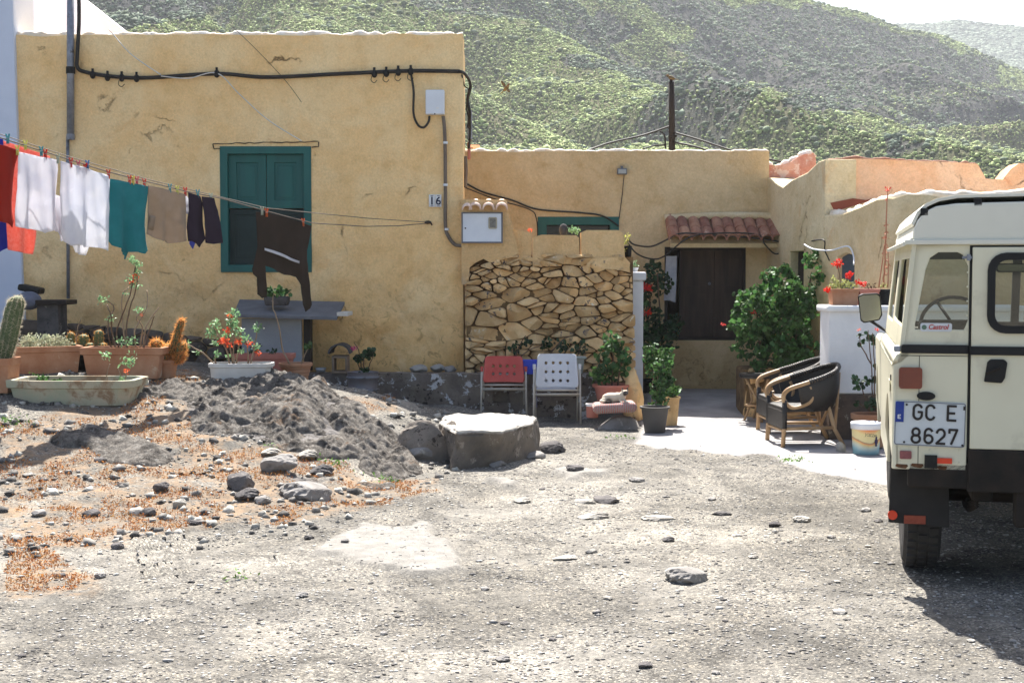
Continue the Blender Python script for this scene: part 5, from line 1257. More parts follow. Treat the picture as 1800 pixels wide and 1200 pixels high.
for s in (-1, 1):
    q = MB()
    for k in range(4): q.tube(spline([(s*.42, .15, .46-.012*k), (s*.42, .78, .36-.014*k), (s*.42, 1.35, .47-.012*k)], 5), .012, 4)
    q.build('leaf_spring', M_CHAS, car)
q = MB(); q.tube(spline([(.3, 2.3, .42), (.32, 1.2, .42), (.3, .4, .44), (.34, -.02, .42)], 5), .025, 8); q.build('exhaust', M_CHAS, car, smooth=True)
q = MB(); q.bb((-.15, .12, .50), (.45, .62, .68)); q.build('fuel_tank', M_CHAS, car, bevel=.02)
# floor / inner tub so that light does not leak
q = MB(); q.bb((-.80, .03, .66), (.80, 2.4, .69)); q.bb((-.62, .04, .69), (-.5, 1.6, .98)); q.bb((.5, .04, .69), (.62, 1.6, .98)); q.bb((-.80, 2.38, .6), (.80, 2.42, 1.2)); q.bb((-.80, .03, .69), (-.60, 1.4, .93)); q.bb((.60, .03, .69), (.80, 1.4, .93)); q.build('floor', M_INT, car)
# mud flaps, wheels
for s in (-1, 1):
    q = MB(); x0, x1 = (pxl(1566), pxl(1672)) if s < 0 else (-pxl(1672), -pxl(1566))
    q.plate([(x0+.01, .62), (x1-.01, .60), (x1+.0, .31), (x0-.0, .325)], (), .012, XZ(.16)); fl_ = q.build('mud_flap', M_FLAP, car, bevel=.003)
    q = MB(); cx = x0+.02 if s < 0 else x1-.02; q.lathe([(0, -.01), (.024, -.01), (.024, 0)], (cx, .155, .365), 16, Matrix.Rotation(R(-90), 3, 'X')); q.build('round_reflector', MATS['orange_reflector'], fl_)
    q = MB(); q.box(((x0+x1)/2-.02*s*-1, .154, .345), (.105, .008, .042)); q.build('square_reflector', pm('dull_red_reflector', (.30, .06, .03), (.22, .04, .02), 50, .4, 0), fl_)
M_TYRE = pm('tyre_rubber', (.03, .028, .027), (.05, .046, .042), 9, .85, .4, 40)
for x, y in ((-.66, .78), (.66, .78), (-.66, 3.0), (.66, 3.0)):
    q = MB(); prof = [(.20, -.085), (.30, -.10), (.36, -.095), (.383, -.075), (.39, -.05), (.39, .05), (.383, .075), (.36, .095), (.30, .10), (.20, .085)]
    Mx = Matrix.Rotation(R(90), 3, 'Y'); q.lathe(prof, (x, y, .385), 48, Mx)
    for k in range(44):
        a = 2*math.pi*k/44
        for lat, off in ((-.055, 0), (.055, .5), (0, .25)):
            a2 = a+off*2*math.pi/44; Mr = Matrix.Rotation(a2, 3, 'X'); q.box(Vector((x+lat, y, .385))+Mr @ Vector((0, 0, .393)), (.045, .030, .018), Mr)
    ty = q.build('wheel', M_TYRE, car)
    q = MB(); q.lathe([(.20, -.08), (.17, -.06), (.06, -.04), (.06, -.02), (0, -.02)], (x, y, .385), 24, Matrix.Rotation(R(90 if x < 0 else -90), 3, 'Y')); q.build('rim', M_PAINTW, ty, smooth=True)
# front: wings, bonnet, grille, windscreen
q = MB(); q.bb((-.50, 2.44, 1.10), (.50, LEN-.02, 1.17)); q.build('bonnet', M_PAINT, car, bevel=.02)
q = MB()
for s in (-1, 1): q.bb((s*.50, 2.44, 1.06), (s*.83, LEN, 1.135)); q.bb((s*.5, LEN-.03, .62), (s*.83, LEN, 1.1))
q.build('wing', M_PAINT, car, bevel=.015)
q = MB(); q.bb((-.48, LEN-.1, .6), (.48, LEN-.06, 1.08)); q.build('grille', M_BLACK, car)
q = MB(); q.bb((-.80, LEN+.02, .50), (.80, LEN+.10, .62)); q.build('front_bumper', M_BLACK, car, bevel=.006)
for s in (-1, 1):
    q = MB(); q.lathe([(0, -.03), (.085, -.015), (.09, 0)], (s*.64, LEN+.005, .9), 20, Matrix.Rotation(R(90), 3, 'X')); q.build('headlight', pm('lamp_lens', (.6, .6, .6), None, 3, .1, 0, spec=.8), car)
q = MB(); wsz = [(-.76, 1.17), (.76, 1.17), (.735, 1.74), (-.735, 1.74)]
q.plate(wsz, [[(-.70, 1.27), (-.025, 1.27), (-.025, 1.67), (-.68, 1.67)], [(.025, 1.27), (.70, 1.27), (.68, 1.67), (.025, 1.67)]], .03, lambda u, v, w: (u, 2.42+w-(v-1.17)*.22, v)); ws = q.build('windscreen_frame', M_INT, car, bevel=.004)
q = MB(); q.add([(-.72, 2.42, 1.2), (.72, 2.42, 1.2), (.70, 2.31, 1.7), (-.70, 2.31, 1.7)], [(0, 1, 2, 3)]); q.build('pane', M_GLASS, ws)
q = MB(); q.bb((-.72, 2.2, 1.0), (.72, 2.4, 1.235)); q.build('dashboard', M_INT, car, bevel=.02)
q = MB(); c_ = Vector((-.40, 2.02, 1.25)); tilt = Matrix.Rotation(R(62), 3, 'X')
q.tube([c_+tilt @ Vector((.205*math.cos(t), .205*math.sin(t), 0)) for t in [k*2*math.pi/36 for k in range(37)]], .012, 8, False)
for t in (0, 2.1, 4.2): q.tube([c_, c_+tilt @ Vector((.2*math.cos(t), .2*math.sin(t), 0))], .010, 6)
q.tube([c_, c_+Vector((0, .3, -.25))], .022, 8); q.build('steering_wheel', M_GASK, car, smooth=True)
for x in (-.42, .42):
    q = MB(); q.box((x, 1.75, .95), (.45, .45, .12)); q.box((x, 1.50, 1.12), (.45, .09, .38), Matrix.Rotation(R(8), 3, 'X')); q.build('seat', M_INT, car, bevel=.03)
q = MB(); mxp = pxl(1790); q.plate(rrect(-.135, -.028, .135, .028, .02), (), .02, lambda u, v, w: (-.02+u, 2.05+w, 1.615+v)); q.tube([(0, 2.07, 1.62), (0, 2.2, 1.72)], .006, 6); mo = q.build('inner_mirror', M_BLACK, car)
q = MB(); q.plate(rrect(-.125, -.02, .125, .02, .016), (), .002, lambda u, v, w: (-.02+u, 2.046+w, 1.615+v)); q.build('mirror_glass', pm('mirror_glass', (.30, .31, .26), None, 2, .12, 0, metal=1), mo)  # dark olive tint paints in the reflection of something shaded
for s in (-1, 1):
    q = MB(); q.tube(spline([(s*.78, 2.42, 1.19), (s*.86, 2.50, 1.24), (s*.92, 2.48, 1.28)], 5), .010, 8); arm = q.build('mirror_arm', M_BLACK, car)
    q = MB(); ol = [(-.078, .085), (-.05, .10), (.05, .105), (.068, .09), (.082, -.04), (.065, -.075), (-.035, -.095), (-.058, -.08)]
    mc_ = Vector((pxl(1540)-.02 if False else s*.905, 2.47, 1.345))
    q.plate([(a*s*-1, b_) for a, b_ in ol], (), .035, lambda u, v, w: (mc_.x+u, mc_.y+w, mc_.z+v)); sh2 = q.build('mirror', M_BLACK, car, bevel=.008)
    q = MB(); q.plate([(a*.9*s*-1, b_*.9) for a, b_ in ol], (), .002, lambda u, v, w: (mc_.x+u, mc_.y+w-.003, mc_.z+v)); q.build('mirror_glass', MATS['mirror_glass'], sh2); sh2.scale = (1, 1, 1)
# sticker in the quarter window
q = MB(); q.plate(rrect(pxl(1614), 1.300, pxl(1667), 1.342, .010), (), .002, XZ(.008)); stk = q.build('sticker', pm('sticker_white', (.70, .72, .74), None, 3, .5, 0), car)
textobj('Castrol', .034, pm('sticker_red', (.50, .04, .03), None, 3, .5, 0), stk, (pxl(1627), .0065, 1.312), (R(90), 0, 0), ext=.0005, shear=.25, sx=.92, offset=.0006)
q = MB(); q.lathe([(0, -.001), (.012, -.001), (.012, 0)], (pxl(1620.5), .0075, 1.321), 16, Matrix.Rotation(R(-90), 3, 'X')); q.build('badge', pm('sticker_grey', (.12, .2, .14), None, 3, .5, 0), stk)
q = MB(); q.plate([(.86, .98), (1.0, .98), (1.0, 1.04), (.86, 1.04)], (), .004, lambda u, v, w: (-.842-w, u-.6, v)); q.build('filler_flap', M_PAINT, car, bevel=.002)
q = MB(); q.box((-.845, .10, 1.065), (.006, .018, .03)); q.build('side_catch', M_BLACK, car)

q = MB()
for x in (-.80, -.66, -.52, .52, .66, .80):
    for z in (.66, .72): q.lathe([(0, -.003), (.004, -.002), (.005, 0)], (x, -.001, z), 8, Matrix.Rotation(R(-90), 3, 'X'))
for z in [1.24+.07*k for k in range(7)]: 
    for x in (-.492, .492): q.lathe([(0, -.003), (.004, -.002), (.005, 0)], (x, .011, z), 8, Matrix.Rotation(R(-90), 3, 'X'))
for y in [.1+.13*k for k in range(17)]: q.lathe([(0, 0), (.005, 0), (.004, .003), (0, .004)], (-.838, y, 1.125), 8, Matrix.Rotation(R(-90), 3, 'Y'))
q.build('rivets', M_PAINT, car)
q = MB(); q.bb((-.8, -.0015, 1.180), (-.486, .0, 1.183)); q.bb((-.715, -.0015, .64), (-.712, 0, 1.18)); q.bb((-.745, .010, 1.725), (-.49, .012, 1.7275)); q.build('panel_seam', M_CHAS, car)
q = MB()
for x0, z0, r0 in ((pxl(1612), .64, .03), (pxl(1655), .635, .02), (-.79, .635, .03), (-.60, .632, .025)): q.plate([(x0+r0*(1+.3*math.sin(k*2.3))*math.cos(k*.785), z0+r0*.45*(1+.3*math.cos(k*1.7))*math.sin(k*.785)) for k in range(8)], (), .001, XZ(-.0012))
q.build('rust_patch', pm('rust', (.16, .07, .03), (.08, .04, .02), 30, .9, .3), car)
# ================================================================== LAUNDRY
def clothmat(name, c, c2=None, tr=.45, sc_=6): return pm(name, c, c2 or tuple(x*.9 for x in c), sc_, .9, .25, 90, bdist=.004, transl=tr)
def yline(px):
    u = (px-900)/2500; t = (4.09+11.35*u)/(3.2-4.55*u); return 11.35+4.55*t
def lineheight(px):   # photo row of the line at a column
    return np.interp(px, [-120, 0, 130, 193, 262, 326, 390, 450, 545, 760], [212, 242, 283, 303, 320, 336, 349, 366, 392, 394])
def cloth(pts, m, nm, label, cat, off=0, seed=1, fold=.034, ffreq=9, parent=None, cell=.03):
    """garment outline given on the vertical plane of the line; draped with folds"""
    P3 = [Wp(a, b, yline(a)+off) for a, b in pts]
    c0 = min(P3, key=lambda p: p.x); c1 = max(P3, key=lambda p: p.x)
    org = Vector((c0.x, c0.y, 0)); ax = Vector((c1.x-c0.x, c1.y-c0.y, 0)).normalized(); nv = Vector((ax.y, -ax.x, 0))
    loop = [Vector(((p-org).dot(ax), p.z, 0)) for p in P3]
    tris = geometry.tessellate_polygon([loop]); bm = bmesh.new(); vs = [bm.verts.new((p.x, 0, p.y)) for p in loop]
    for tr in tris: bm.faces.new([vs[i] for i in tr])
    xa, xb = min(p.x for p in loop), max(p.x for p in loop); za, zb = min(p.y for p in loop), max(p.y for p in loop)
    for axn, a, b_ in ((0, xa, xb), (2, za, zb)):
        k = a+cell
        while k < b_-cell*.3:
            co = [0, 0, 0]; no = [0, 0, 0]; co[axn] = k; no[axn] = 1; bmesh.ops.bisect_plane(bm, geom=bm.verts[:]+bm.edges[:]+bm.faces[:], plane_co=co, plane_no=no, dist=1e-5); k += cell
    for v in bm.verts:
        h = max(0, (zb-v.co.z)/(zb-za+1e-6))
        wv = (math.sin(v.co.x*ffreq*3+seed+h*1.5)+.6*math.sin(v.co.x*ffreq*5.3+seed*2.3-h*2))*fold*min(1, .15+h*1.1)+(float(fbm(np.array([v.co.x*5+seed]), np.array([v.co.z*4]), 3)[0])-.5)*.05*min(1, h*2)
        v.co = org+ax*v.co.x+nv*wv+Vector((0, 0, v.co.z))
    ctr = org.copy(); ctr.z = zb
    for v in bm.verts: v.co -= ctr
    me = bpy.data.meshes.new(nm); bm.to_mesh(me); bm.free(); me.materials.append(m); me.polygons.foreach_set('use_smooth', [True]*len(me.polygons))
    o = bpy.data.objects.new(nm, me); C.objects.link(o); o.location = ctr
    q_ = o.modifiers.new('s', 'SOLIDIFY'); q_.thickness = .004
    if parent: o.parent = parent; o.location = ctr-parent.location
    return tagp(o, label, cat) if label else o
M_WC = clothmat('white_cotton', (.82, .82, .84), (.76, .77, .82), .5)
cloth([(-70, 232), (0, 254), (28, 262), (33, 270), (27, 300), (23, 345), (29, 388), (24, 400), (13, 392), (0, 391), (-70, 376)], clothmat('dark_red_cotton', (.34, .025, .012), None, .35), 'red_shirt', 'dark red shirt hanging at the far left of the washing line', 'shirt', 0, 3)
cloth([(33, 267), (70, 275), (103, 281), (104, 300), (101, 340), (100, 385), (107, 408), (92, 405), (75, 410), (60, 402), (44, 403), (27, 398), (31, 330)], M_WC, 'white_shirt', 'white undershirt on the line next to the dark red shirt', 'shirt', -.02, 5)
cloth([(106, 283), (150, 295), (193, 310), (194, 330), (187, 395), (191, 420), (189, 441), (178, 437), (161, 434), (155, 434), (148, 430), (124, 432), (114, 424), (108, 405), (106, 340)], M_WC, 'white_shirt', 'white shirt on the line next to the teal garment', 'shirt', -.02, 8)
cloth([(118, 330), (160, 330), (157, 435), (153, 449), (127, 444), (122, 420)], M_WC, 'white_cloth', 'white cloth showing its lower edge beneath the white shirt', 'cloth', .12, 11)
cloth([(92, 340), (118, 350), (118, 420), (112, 424), (98, 416), (92, 402)], M_WC, 'white_cloth', 'white cloth edge peeping between the two white shirts', 'cloth', .12, 12)
M_TC = clothmat('teal_cotton', (.035, .24, .26), (.025, .20, .22), .35)
cloth([(195, 314), (262, 328), (259, 360), (258, 400), (263, 441), (252, 446), (236, 443), (222, 443), (208, 436), (195, 431), (188, 420), (190, 380), (193, 340)], M_TC, 'teal_shirt', 'teal green shirt in the middle of the washing line', 'shirt', -.02, 4)
cloth([(205, 400), (235, 405), (229, 440), (226, 456), (216, 455), (208, 447)], M_TC, 'teal_sleeve', 'teal cloth tip hanging lower behind the teal shirt', 'cloth', .1, 6)
M_KH = clothmat('khaki_cotton', (.42, .33, .25), (.36, .28, .20), .4)
kh = cloth([(261, 326), (285, 331), (300, 335), (326, 342), (328, 380), (331, 423), (316, 426), (298, 428), (290, 421), (288, 424), (276, 420), (258, 411), (260, 370)], M_KH, 'khaki_shorts', 'beige cargo shorts hanging right of the teal shirt', 'shorts', -.02, 9, .016)
cloth([(264, 378), (273, 380), (272, 405), (262, 403)], M_KH, 'pocket', None, None, -.045, 2, .005, parent=kh, cell=.05)
cloth([(318, 340), (327, 342), (333, 352), (331, 377), (326, 376), (322, 360)], M_WC, 'small_white_cloth', 'small white cloth between the beige shorts and the dark shorts', 'cloth', .05, 3, .006)
M_NV = clothmat('near_black_cotton', (.022, .012, .022), (.03, .018, .03), .12)
cloth([(331, 338), (352, 345), (356, 360), (359, 400), (360, 420), (352, 435), (345, 430), (336, 424), (331, 424), (329, 400), (332, 370)], M_NV, 'dark_shorts', 'dark purple black shorts beside the beige shorts', 'shorts', -.02, 5, .012)
cloth([(354, 345), (377, 348), (383, 370), (389, 427), (374, 429), (362, 427), (357, 400)], M_NV, 'dark_shorts', 'dark shorts at the right end of the row of clothes', 'shorts', -.03, 7, .012)
cloth([(333, 405), (348, 408), (344, 430), (342, 438), (335, 428)], clothmat('blue_cotton', (.10, .13, .50), None, .4), 'blue_cloth', 'blue cloth tip below the first dark shorts', 'cloth', .05, 2, .006)
cloth([(6, 247), (88, 275), (70, 345), (62, 402), (57, 447), (34, 443), (12, 439), (8, 392)], clothmat('coral_towelling', (.75, .20, .14), (.80, .32, .26), .5, 40), 'coral_towel', 'coral pink towel hanging behind the first white shirt', 'towel', .4, 4, .014)
cloth([(-70, 226), (6, 245), (9, 330), (11, 436), (0, 443), (-70, 445)], clothmat('royal_blue_cotton', (.03, .04, .35), None, .4), 'blue_towel', 'royal blue cloth behind the dark red shirt at the left edge', 'towel', .3, 6, .016)
# cardigan
M_BR = clothmat('brown_wool', (.040, .025, .016), (.03, .02, .012), .06)
cg = cloth([(450, 372), (468, 374), (500, 381), (530, 391), (547, 397), (544, 415), (540, 440), (541, 475), (545, 510), (547, 535), (545, 542), (538, 548), (533, 535), (528, 500), (520, 487), (510, 484), (500, 483), (488, 477), (478, 472), (465, 467), (468, 500), (469, 522), (460, 524), (451, 517), (452, 488), (446, 482), (443, 473), (448, 455), (452, 435), (451, 400)], M_BR, 'brown_cardigan', 'dark brown cardigan with a white stripe pegged in front of the green window', 'cardigan', 0, 3, .012, 6)
cloth([(465, 436), (480, 440), (500, 448), (526, 459), (526, 463), (500, 453), (480, 445), (465, 440)], M_WC, 'white_stripe', None, None, -.075, 3, .004, 6, parent=cg, cell=.04)
# lines
Wl = lambda px, dpy=0, off=0: Wp(px, float(lineheight(px))+dpy, yline(px)+off)
lp = [Wl(px) for px in (-400, -120, 0, 130, 193, 262, 326, 390, 450, 500, 548)]
q = MB(); q.tube(lp+[Wp(640, 398, 14.9), Wp(700, 397, 15.4), Wp(757, 392, YF0-.06)], .0055, 6); tagp(q.build('washing_line', M_PVC, None, smooth=True), 'long washing line running from the left foreground to the house wall', 'washing line')
q = MB(); q.tube([Wl(-400, -6, .4), Wl(-120, -6, .38), Wl(0, -6, .35), Wl(130, -5, .3), Wl(262, -4, .2), Wl(390, -2, .1), Wp(470, 366, 13.9), Wp(548, 374, 14.3), Wp(650, 384, 15.1), Wp(757, 391, YF0-.06)], .004, 5); tagp(q.build('washing_line', M_PVC, None, smooth=True), 'thinner second washing line strung just behind the first', 'washing line')
q = MB(); p = Wp(757, 391, YF0); q.tube([p+Vector((0, .05, 0)), p+Vector((0, -.06, 0)), p+Vector((.02, -.07, -.03))], .010, 6); q.ell(p+Vector((-.03, -.01, .0)), (.04, .02, .02)); tagp(q.build('line_hook', M_BLACK, None), 'dark iron hook in the wall where the washing lines end', 'hook')
pst = Wl(-400); q = MB(); q.tube([Vector((pst.x, pst.y, -.1)), Vector((pst.x, pst.y+.1, pst.z+.1))], .05, 10); tagp(q.build('line_post', M_DARKW, None), 'wooden post holding the near end of the washing line beyond the left edge', 'post')
PEG = {'red': (.75, .05, .03), 'teal': (.08, .38, .42), 'yellow': (.75, .72, .18), 'pink': (.75, .15, .20), 'blue': (.10, .25, .50), 'orange': (.80, .16, .03), 'pale': (.55, .58, .45)}
protop = None
def peg(px, py, col, label):
    p = Wp(px, py, yline(px)-.01)
    t = thing('clothes_peg', label, 'clothes peg', p, random.uniform(-.2, .2)); mt_ = pm('peg_'+col, PEG[col], None, 4, .4, 0, transl=.3)
    for s in (-1, 1):
        q_ = MB(); q_.plate([(-.006+s*.007, -.045), (.002+s*.007, -.045), (.004+s*.005, .0), (.003+s*.014, .035), (-.007+s*.014, .035), (-.006+s*.005, 0)], (), .014, lambda u, v, w: (u, w-.007, v)); q_.build('jaw', mt_, t, bevel=.0015)
    q_ = MB(); q_.tube([(-.012, -.009, -.002), (.012, -.009, -.002)], .003, 5); q_.build('spring', M_CHROME, t)
for px, py, col, lb in [(14, 243, 'teal', 'teal peg at the far left over the coral towel'), (45, 254, 'yellow', 'yellow peg on the first white undershirt'), (31, 263, 'yellow', 'yellow peg between red shirt and white undershirt'), (73, 265, 'teal', 'teal peg over the white undershirt'),
                       (80, 270, 'red', 'red peg beside the teal one over the white undershirt'), (102, 278, 'pale', 'pale peg joining the two white shirts'), (125, 285, 'red', 'red peg on the left part of the second white shirt'), (138, 289, 'pink', 'pink peg over the second white shirt'),
                       (150, 294, 'red', 'red peg under a blue one on the second white shirt'), (154, 289, 'blue', 'blue peg above the second white shirt'), (191, 305, 'red', 'red peg between the second white shirt and the teal shirt'), (228, 315, 'red', 'red peg on the middle of the teal shirt'),
                       (234, 316, 'yellow', 'yellow peg touching a red one over the teal shirt'), (241, 317, 'pink', 'pink peg right of the yellow one over the teal shirt'), (254, 321, 'red', 'red peg at the right end of the teal shirt'), (299, 330, 'teal', 'teal peg on the beige shorts'),
                       (312, 333, 'yellow', 'yellow peg on the beige shorts'), (326, 336, 'red', 'red peg between beige shorts and dark shorts'), (348, 340, 'teal', 'teal peg on the dark shorts'), (371, 346, 'pale', 'pale peg at the end of the row of clothes'),
                       (469, 373, 'orange', 'orange peg at the left of the brown cardigan'), (533, 390, 'orange', 'orange peg at the right shoulder of the brown cardigan'), (461, 370, 'pale', 'pale peg at the left edge of the brown cardigan')]:
    peg(px, py, col, lb)
# ================================================================== POTTED PLANTS
def rimbox(t, plan, h, flare, m, name='pot', thick=.018, rim=.03, soil=True, soilz=.82):
    """open trough: plan polygon (ccw) at the top, smaller at the base"""
    n = len(plan); q = MB()
    def ring(s, z): return [(x*s, y*s, z) for x, y in plan]
    rings = [ring(1-flare, 0), ring(1-flare*.3, h-rim*1.4), ring(1+.03, h-rim*1.3), ring(1+.04, h), ring(1-.04-thick, h), ring(1-.05-thick-flare*.2, h*.4)]
    vs = [p for r_ in rings for p in r_]
    q.add(vs, [(a*n+k, a*n+(k+1) % n, (a+1)*n+(k+1) % n, (a+1)*n+k) for a in range(5) for k in range(n)]+[tuple(range(n))[::-1], tuple(5*n+k for k in range(n))])
    o = q.build(name, m, t, bevel=.004)
    if soil:
        q = MB(); q.add([(x*.93, y*.93, h*soilz) for x, y in plan]+[(0, 0, h*(soilz+.04))], [(k, (k+1) % n, n) for k in range(n)]); q.build('soil', M_SOIL, t)
    return o
def rect(a, b, ch=0, chl=None):
    if not ch: return [(-a, -b), (a, -b), (a, b), (-a, b)]
    l = chl or ch
    return [(-a+l, -b), (a-ch, -b), (a, -b+ch), (a, b-ch), (a-ch, b), (-a+l, b), (-a, b-ch), (-a, -b+ch)]
def roundpot(t, r0, r1, h, m, name='pot', rim=.03, ribs=False):
    q = MB(); prof = [(0, 0), (r0, 0), (r0+(r1-r0)*.85, h-rim), (r1*1.06, h-rim), (r1*1.08, h), (r1*.92, h), (r1*.88, h*.7)]
    if ribs: prof = [(0, 0), (r0, 0)]+[(r0+(r1-r0)*.85*k/8+(.004 if k % 2 else -.002), (h-rim)*k/8) for k in range(1, 9)]+prof[3:]
    q.lathe(prof, (0, 0, 0), 28); o = q.build(name, m, t, smooth=False, bevel=.003)
    q = MB(); q.lathe([(r1*.9, h*.84), (r1*.5, h*.87), (0, h*.9)], (0, 0, 0), 20); q.build('soil', M_SOIL, t); return o
def stem(t, pts, r, m=M_STEM, name='stem'):
    pts = [Vector(p) for p in pts]; sp_ = spline(pts, 5); n = len(sp_)
    for i in range(1, n-1): sp_[i] = sp_[i]+Vector((random.uniform(-1, 1), random.uniform(-1, 1), 0))*.004
    q = MB(); q.tube(sp_, [r*(1-.5*i/n) for i in range(n)], 6); return q.build(name, m, t, smooth=True)
def LW(t, px, py, Y): return Wp(px, py, Y)-t.location
def rotl(t, v):
    return Matrix.Rotation(-t.rotation_euler.z, 3, 'Z') @ v
def flower(t, c, r, m, n=26, name='flower'):
    P = clump(tuple(c), (r, r, r*.7), n, .3); o = scatter(name, LEAF_V, LEAF_F, P, np.full(n, r*.75), m, t); return o
def tuft(t, cl, size, m, shape='leaf', name='foliage'):
    P = np.concatenate([clump(tuple(c), (r, r, r*.8), n, .25) for c, r, n in cl]); return scatter(name, *((LEAF_V, LEAF_F) if shape == 'leaf' else (ROUND_V, ROUND_F)), P, rng.uniform(.6, 1.2, len(P))*size, m, t)
def pot_thing(name, label, cat, px, py, z=None, rotz=0):
    p = onground(px, py) if z is None else Wg(px, py, z); return thing(name, label, cat, p, rotz)
M_MOSS = pm('mossy_concrete', (.34, .37, .27), (.44, .38, .28), 5, .92, .5, 30, stain=(.26, .18, .11), sthr=.55, sscale=4)
M_PLW = pm('white_planter', (.70, .68, .64), (.60, .56, .50), 3, .8, .2, 30, stain=(.36, .22, .14), sthr=.66, sscale=6)
# 1 long mossy planter
t = pot_thing('long_planter', 'long pale mossy concrete planter trough at the front left', 'planter', 118, 714, rotz=R(-1)); t.location.y += .2
t.location.y += .12; rimbox(t, rect(.53, .30, .08, .28), .215, .10, M_MOSS, rim=.05, soilz=.5)
tuft(t, [((-.30, -.02, .2), .07, 40), ((-.18, 0, .19), .05, 24)], .035, M_LEAF, 'round')
for dx, hz_, dy in ((.28, .34, 0), (.34, .30, .03), (.40, .33, 0)):
    stem(t, [(dx, dy, .14), (dx-.03+.05*(dx > .3), dy, .24), (dx+.02*(dx > .35)*3, dy, hz_)], .006)
tuft(t, [((.44, -.02, .37), .09, 46), ((.24, 0, .40), .05, 20), ((.38, 0, .2), .04, 14)], .045, M_LEAFP); flower(t, (.43, -.05, .28), .03, M_CORAL, 14)
# 2 terracotta trough seen corner on
t = pot_thing('corner_planter', 'terracotta trough seen corner on, full of grey green bushy succulent', 'planter', 60, 660, rotz=R(28)); t.location.y += .3; t.location.z -= .0
rimbox(t, rect(.30, .22), .26, .12, M_TERRA, rim=.04)
P = np.concatenate([clump((x, y, .27), (.09, .09, .10), 260, .3) for x, y in ((-.16, -.08), (0, -.06), (.15, -.02), (.1, .08), (-.1, .08))]); scatter('foliage', LEAF_V, LEAF_F, P, rng.uniform(.02, .045, len(P)), pm('grey_green_succulent', (.34, .38, .24), (.42, .40, .28), 8, .7, 0, island=.35, transl=.25), t)
# 3-4 tall cactus in pot
def cactus(name, label, t, c, h, r, lean, m, ribs=12, spines=500, spm=None, sl=.02, part='column'):
    seg = 4*ribs; V = []; Fc = []; rings = 18
    for i in range(rings+1):
        f_ = i/rings; rr = r*(min(1, .75+f_*.8) if f_ < .3 else 1)*(math.sqrt(max(0, 1-((f_-.82)/.18)**2)) if f_ > .82 else 1)
        for k in range(seg):
            a = 2*math.pi*k/seg; q_ = rr*(1+.10*math.cos(a*ribs)); V.append((c[0]+q_*math.cos(a)+lean[0]*f_, c[1]+q_*math.sin(a)+lean[1]*f_, c[2]+h*f_))
    q = MB(); q.add(V, [(i*seg+k, i*seg+(k+1) % seg, (i+1)*seg+(k+1) % seg, (i+1)*seg+k) for i in range(rings) for k in range(seg)]); o = q.build(part, m, t, smooth=True)
    if spines:
        idx_ = rng.integers(0, ribs, spines); f_ = rng.random(spines); a = 2*math.pi*idx_/ribs; rr = r*1.1*np.where(f_ > .82, np.sqrt(np.clip(1-((f_-.82)/.18)**2, 0, 1)), np.minimum(1, .75+f_*.8))
        P = np.stack([c[0]+rr*np.cos(a)+lean[0]*f_, c[1]+rr*np.sin(a)+lean[1]*f_, c[2]+h*f_], 1)
        scatter('spines', [(-.055, 0, 0), (.055, 0, 0), (0, 0, 1)], [(0, 1, 2)], P, rng.uniform(.5, 1.3, spines)*sl, spm, o if False else t)
M_CAC = pm('cactus_green', (.10, .14, .06), (.07, .10, .045), 6, .7, .2, 40)
M_SPW = pm('pale_spines', (.62, .56, .42), None, 5, .7, 0, transl=.5); M_SPO = pm('orange_spines', (.80, .42, .14), (.7, .3, .08), 5, .7, 0, transl=.6)
t = pot_thing('tall_cactus', 'tall ribbed column cactus leaning right at the left edge, in a red clay pot', 'cactus', -4, 690)
rimbox(t, rect(.15, .15), .30, .1, M_TERRA, rim=.05); cactus('c', '', t, (.03, .05, .24), .60, .072, (.14, 0), M_CAC, 11, 3200, M_SPW, .032)
# 5 dark pot with little cacti
t = pot_thing('cactus_pot', 'black pot of small round cacti between the two terracotta troughs', 'cactus', 128, 655); t.location.y += .25
roundpot(t, .10, .13, .18, M_BLACK)
for x, y, h, r in ((-.09, 0, .20, .035), (.03, .0, .18, .045), (.17, .02, .22, .04), (-.06, -.04, .1, .045), (.11, -.04, .1, .045), (.21, -.03, .1, .04)): cactus('c', '', t, (x, y, .16), h, r, (0, 0), M_CAC, 9, 500, M_SPO, .025, 'cactus_stem')
stem(t, [(-.02, -.06, .15), (-.02, -.06, .34), (.03, -.06, .5)], .005)
# 6 big terracotta trough
t = pot_thing('terracotta_trough', 'large terracotta trough with a tall leggy succulent, below the teal shirt', 'planter', 213, 668, rotz=R(-3)); t.location.y += .18; Y0 = t.location.y
rimbox(t, rect(.375, .15), .29, .13, M_TERRA, rim=.05)
def P2(px, py, dy=0): v = LW(t, px, py, Y0+dy); return v
base = .24
for pts in ([(212, 620), (205, 580), (228, 520), (238, 470)], [(225, 620), (222, 570), (232, 530), (242, 495), (236, 455)], [(205, 620), (195, 580), (196, 560), (187, 535)], [(200, 620), (192, 600), (190, 565), (200, 540), (182, 525)], [(245, 620), (250, 575), (240, 560), (253, 545)],
            [(240, 620), (238, 580), (258, 540), (258, 510)], [(250, 620), (258, 575), (280, 540)], [(222, 618), (215, 560), (215, 520), (226, 505)], [(252, 615), (262, 580), (272, 555)]):
    stem(t, [P2(a, b_, random.uniform(-.05, .08)) for a, b_ in pts], .0085, M_STEMD if random.random() < .4 else M_STEM)
tuft(t, [(P2(232, 455), .05, 34), (P2(242, 465), .05, 34), (P2(240, 480), .055, 34), (P2(232, 492), .055, 34), (P2(238, 500), .05, 30), (P2(180, 526), .05, 34), (P2(193, 560), .045, 24), (P2(246, 545), .05, 30), (P2(212, 600, -.1), .05, 24), (P2(234, 600, -.1), .07, 44), (P2(223, 515), .03, 10)], .036, M_LEAFP)
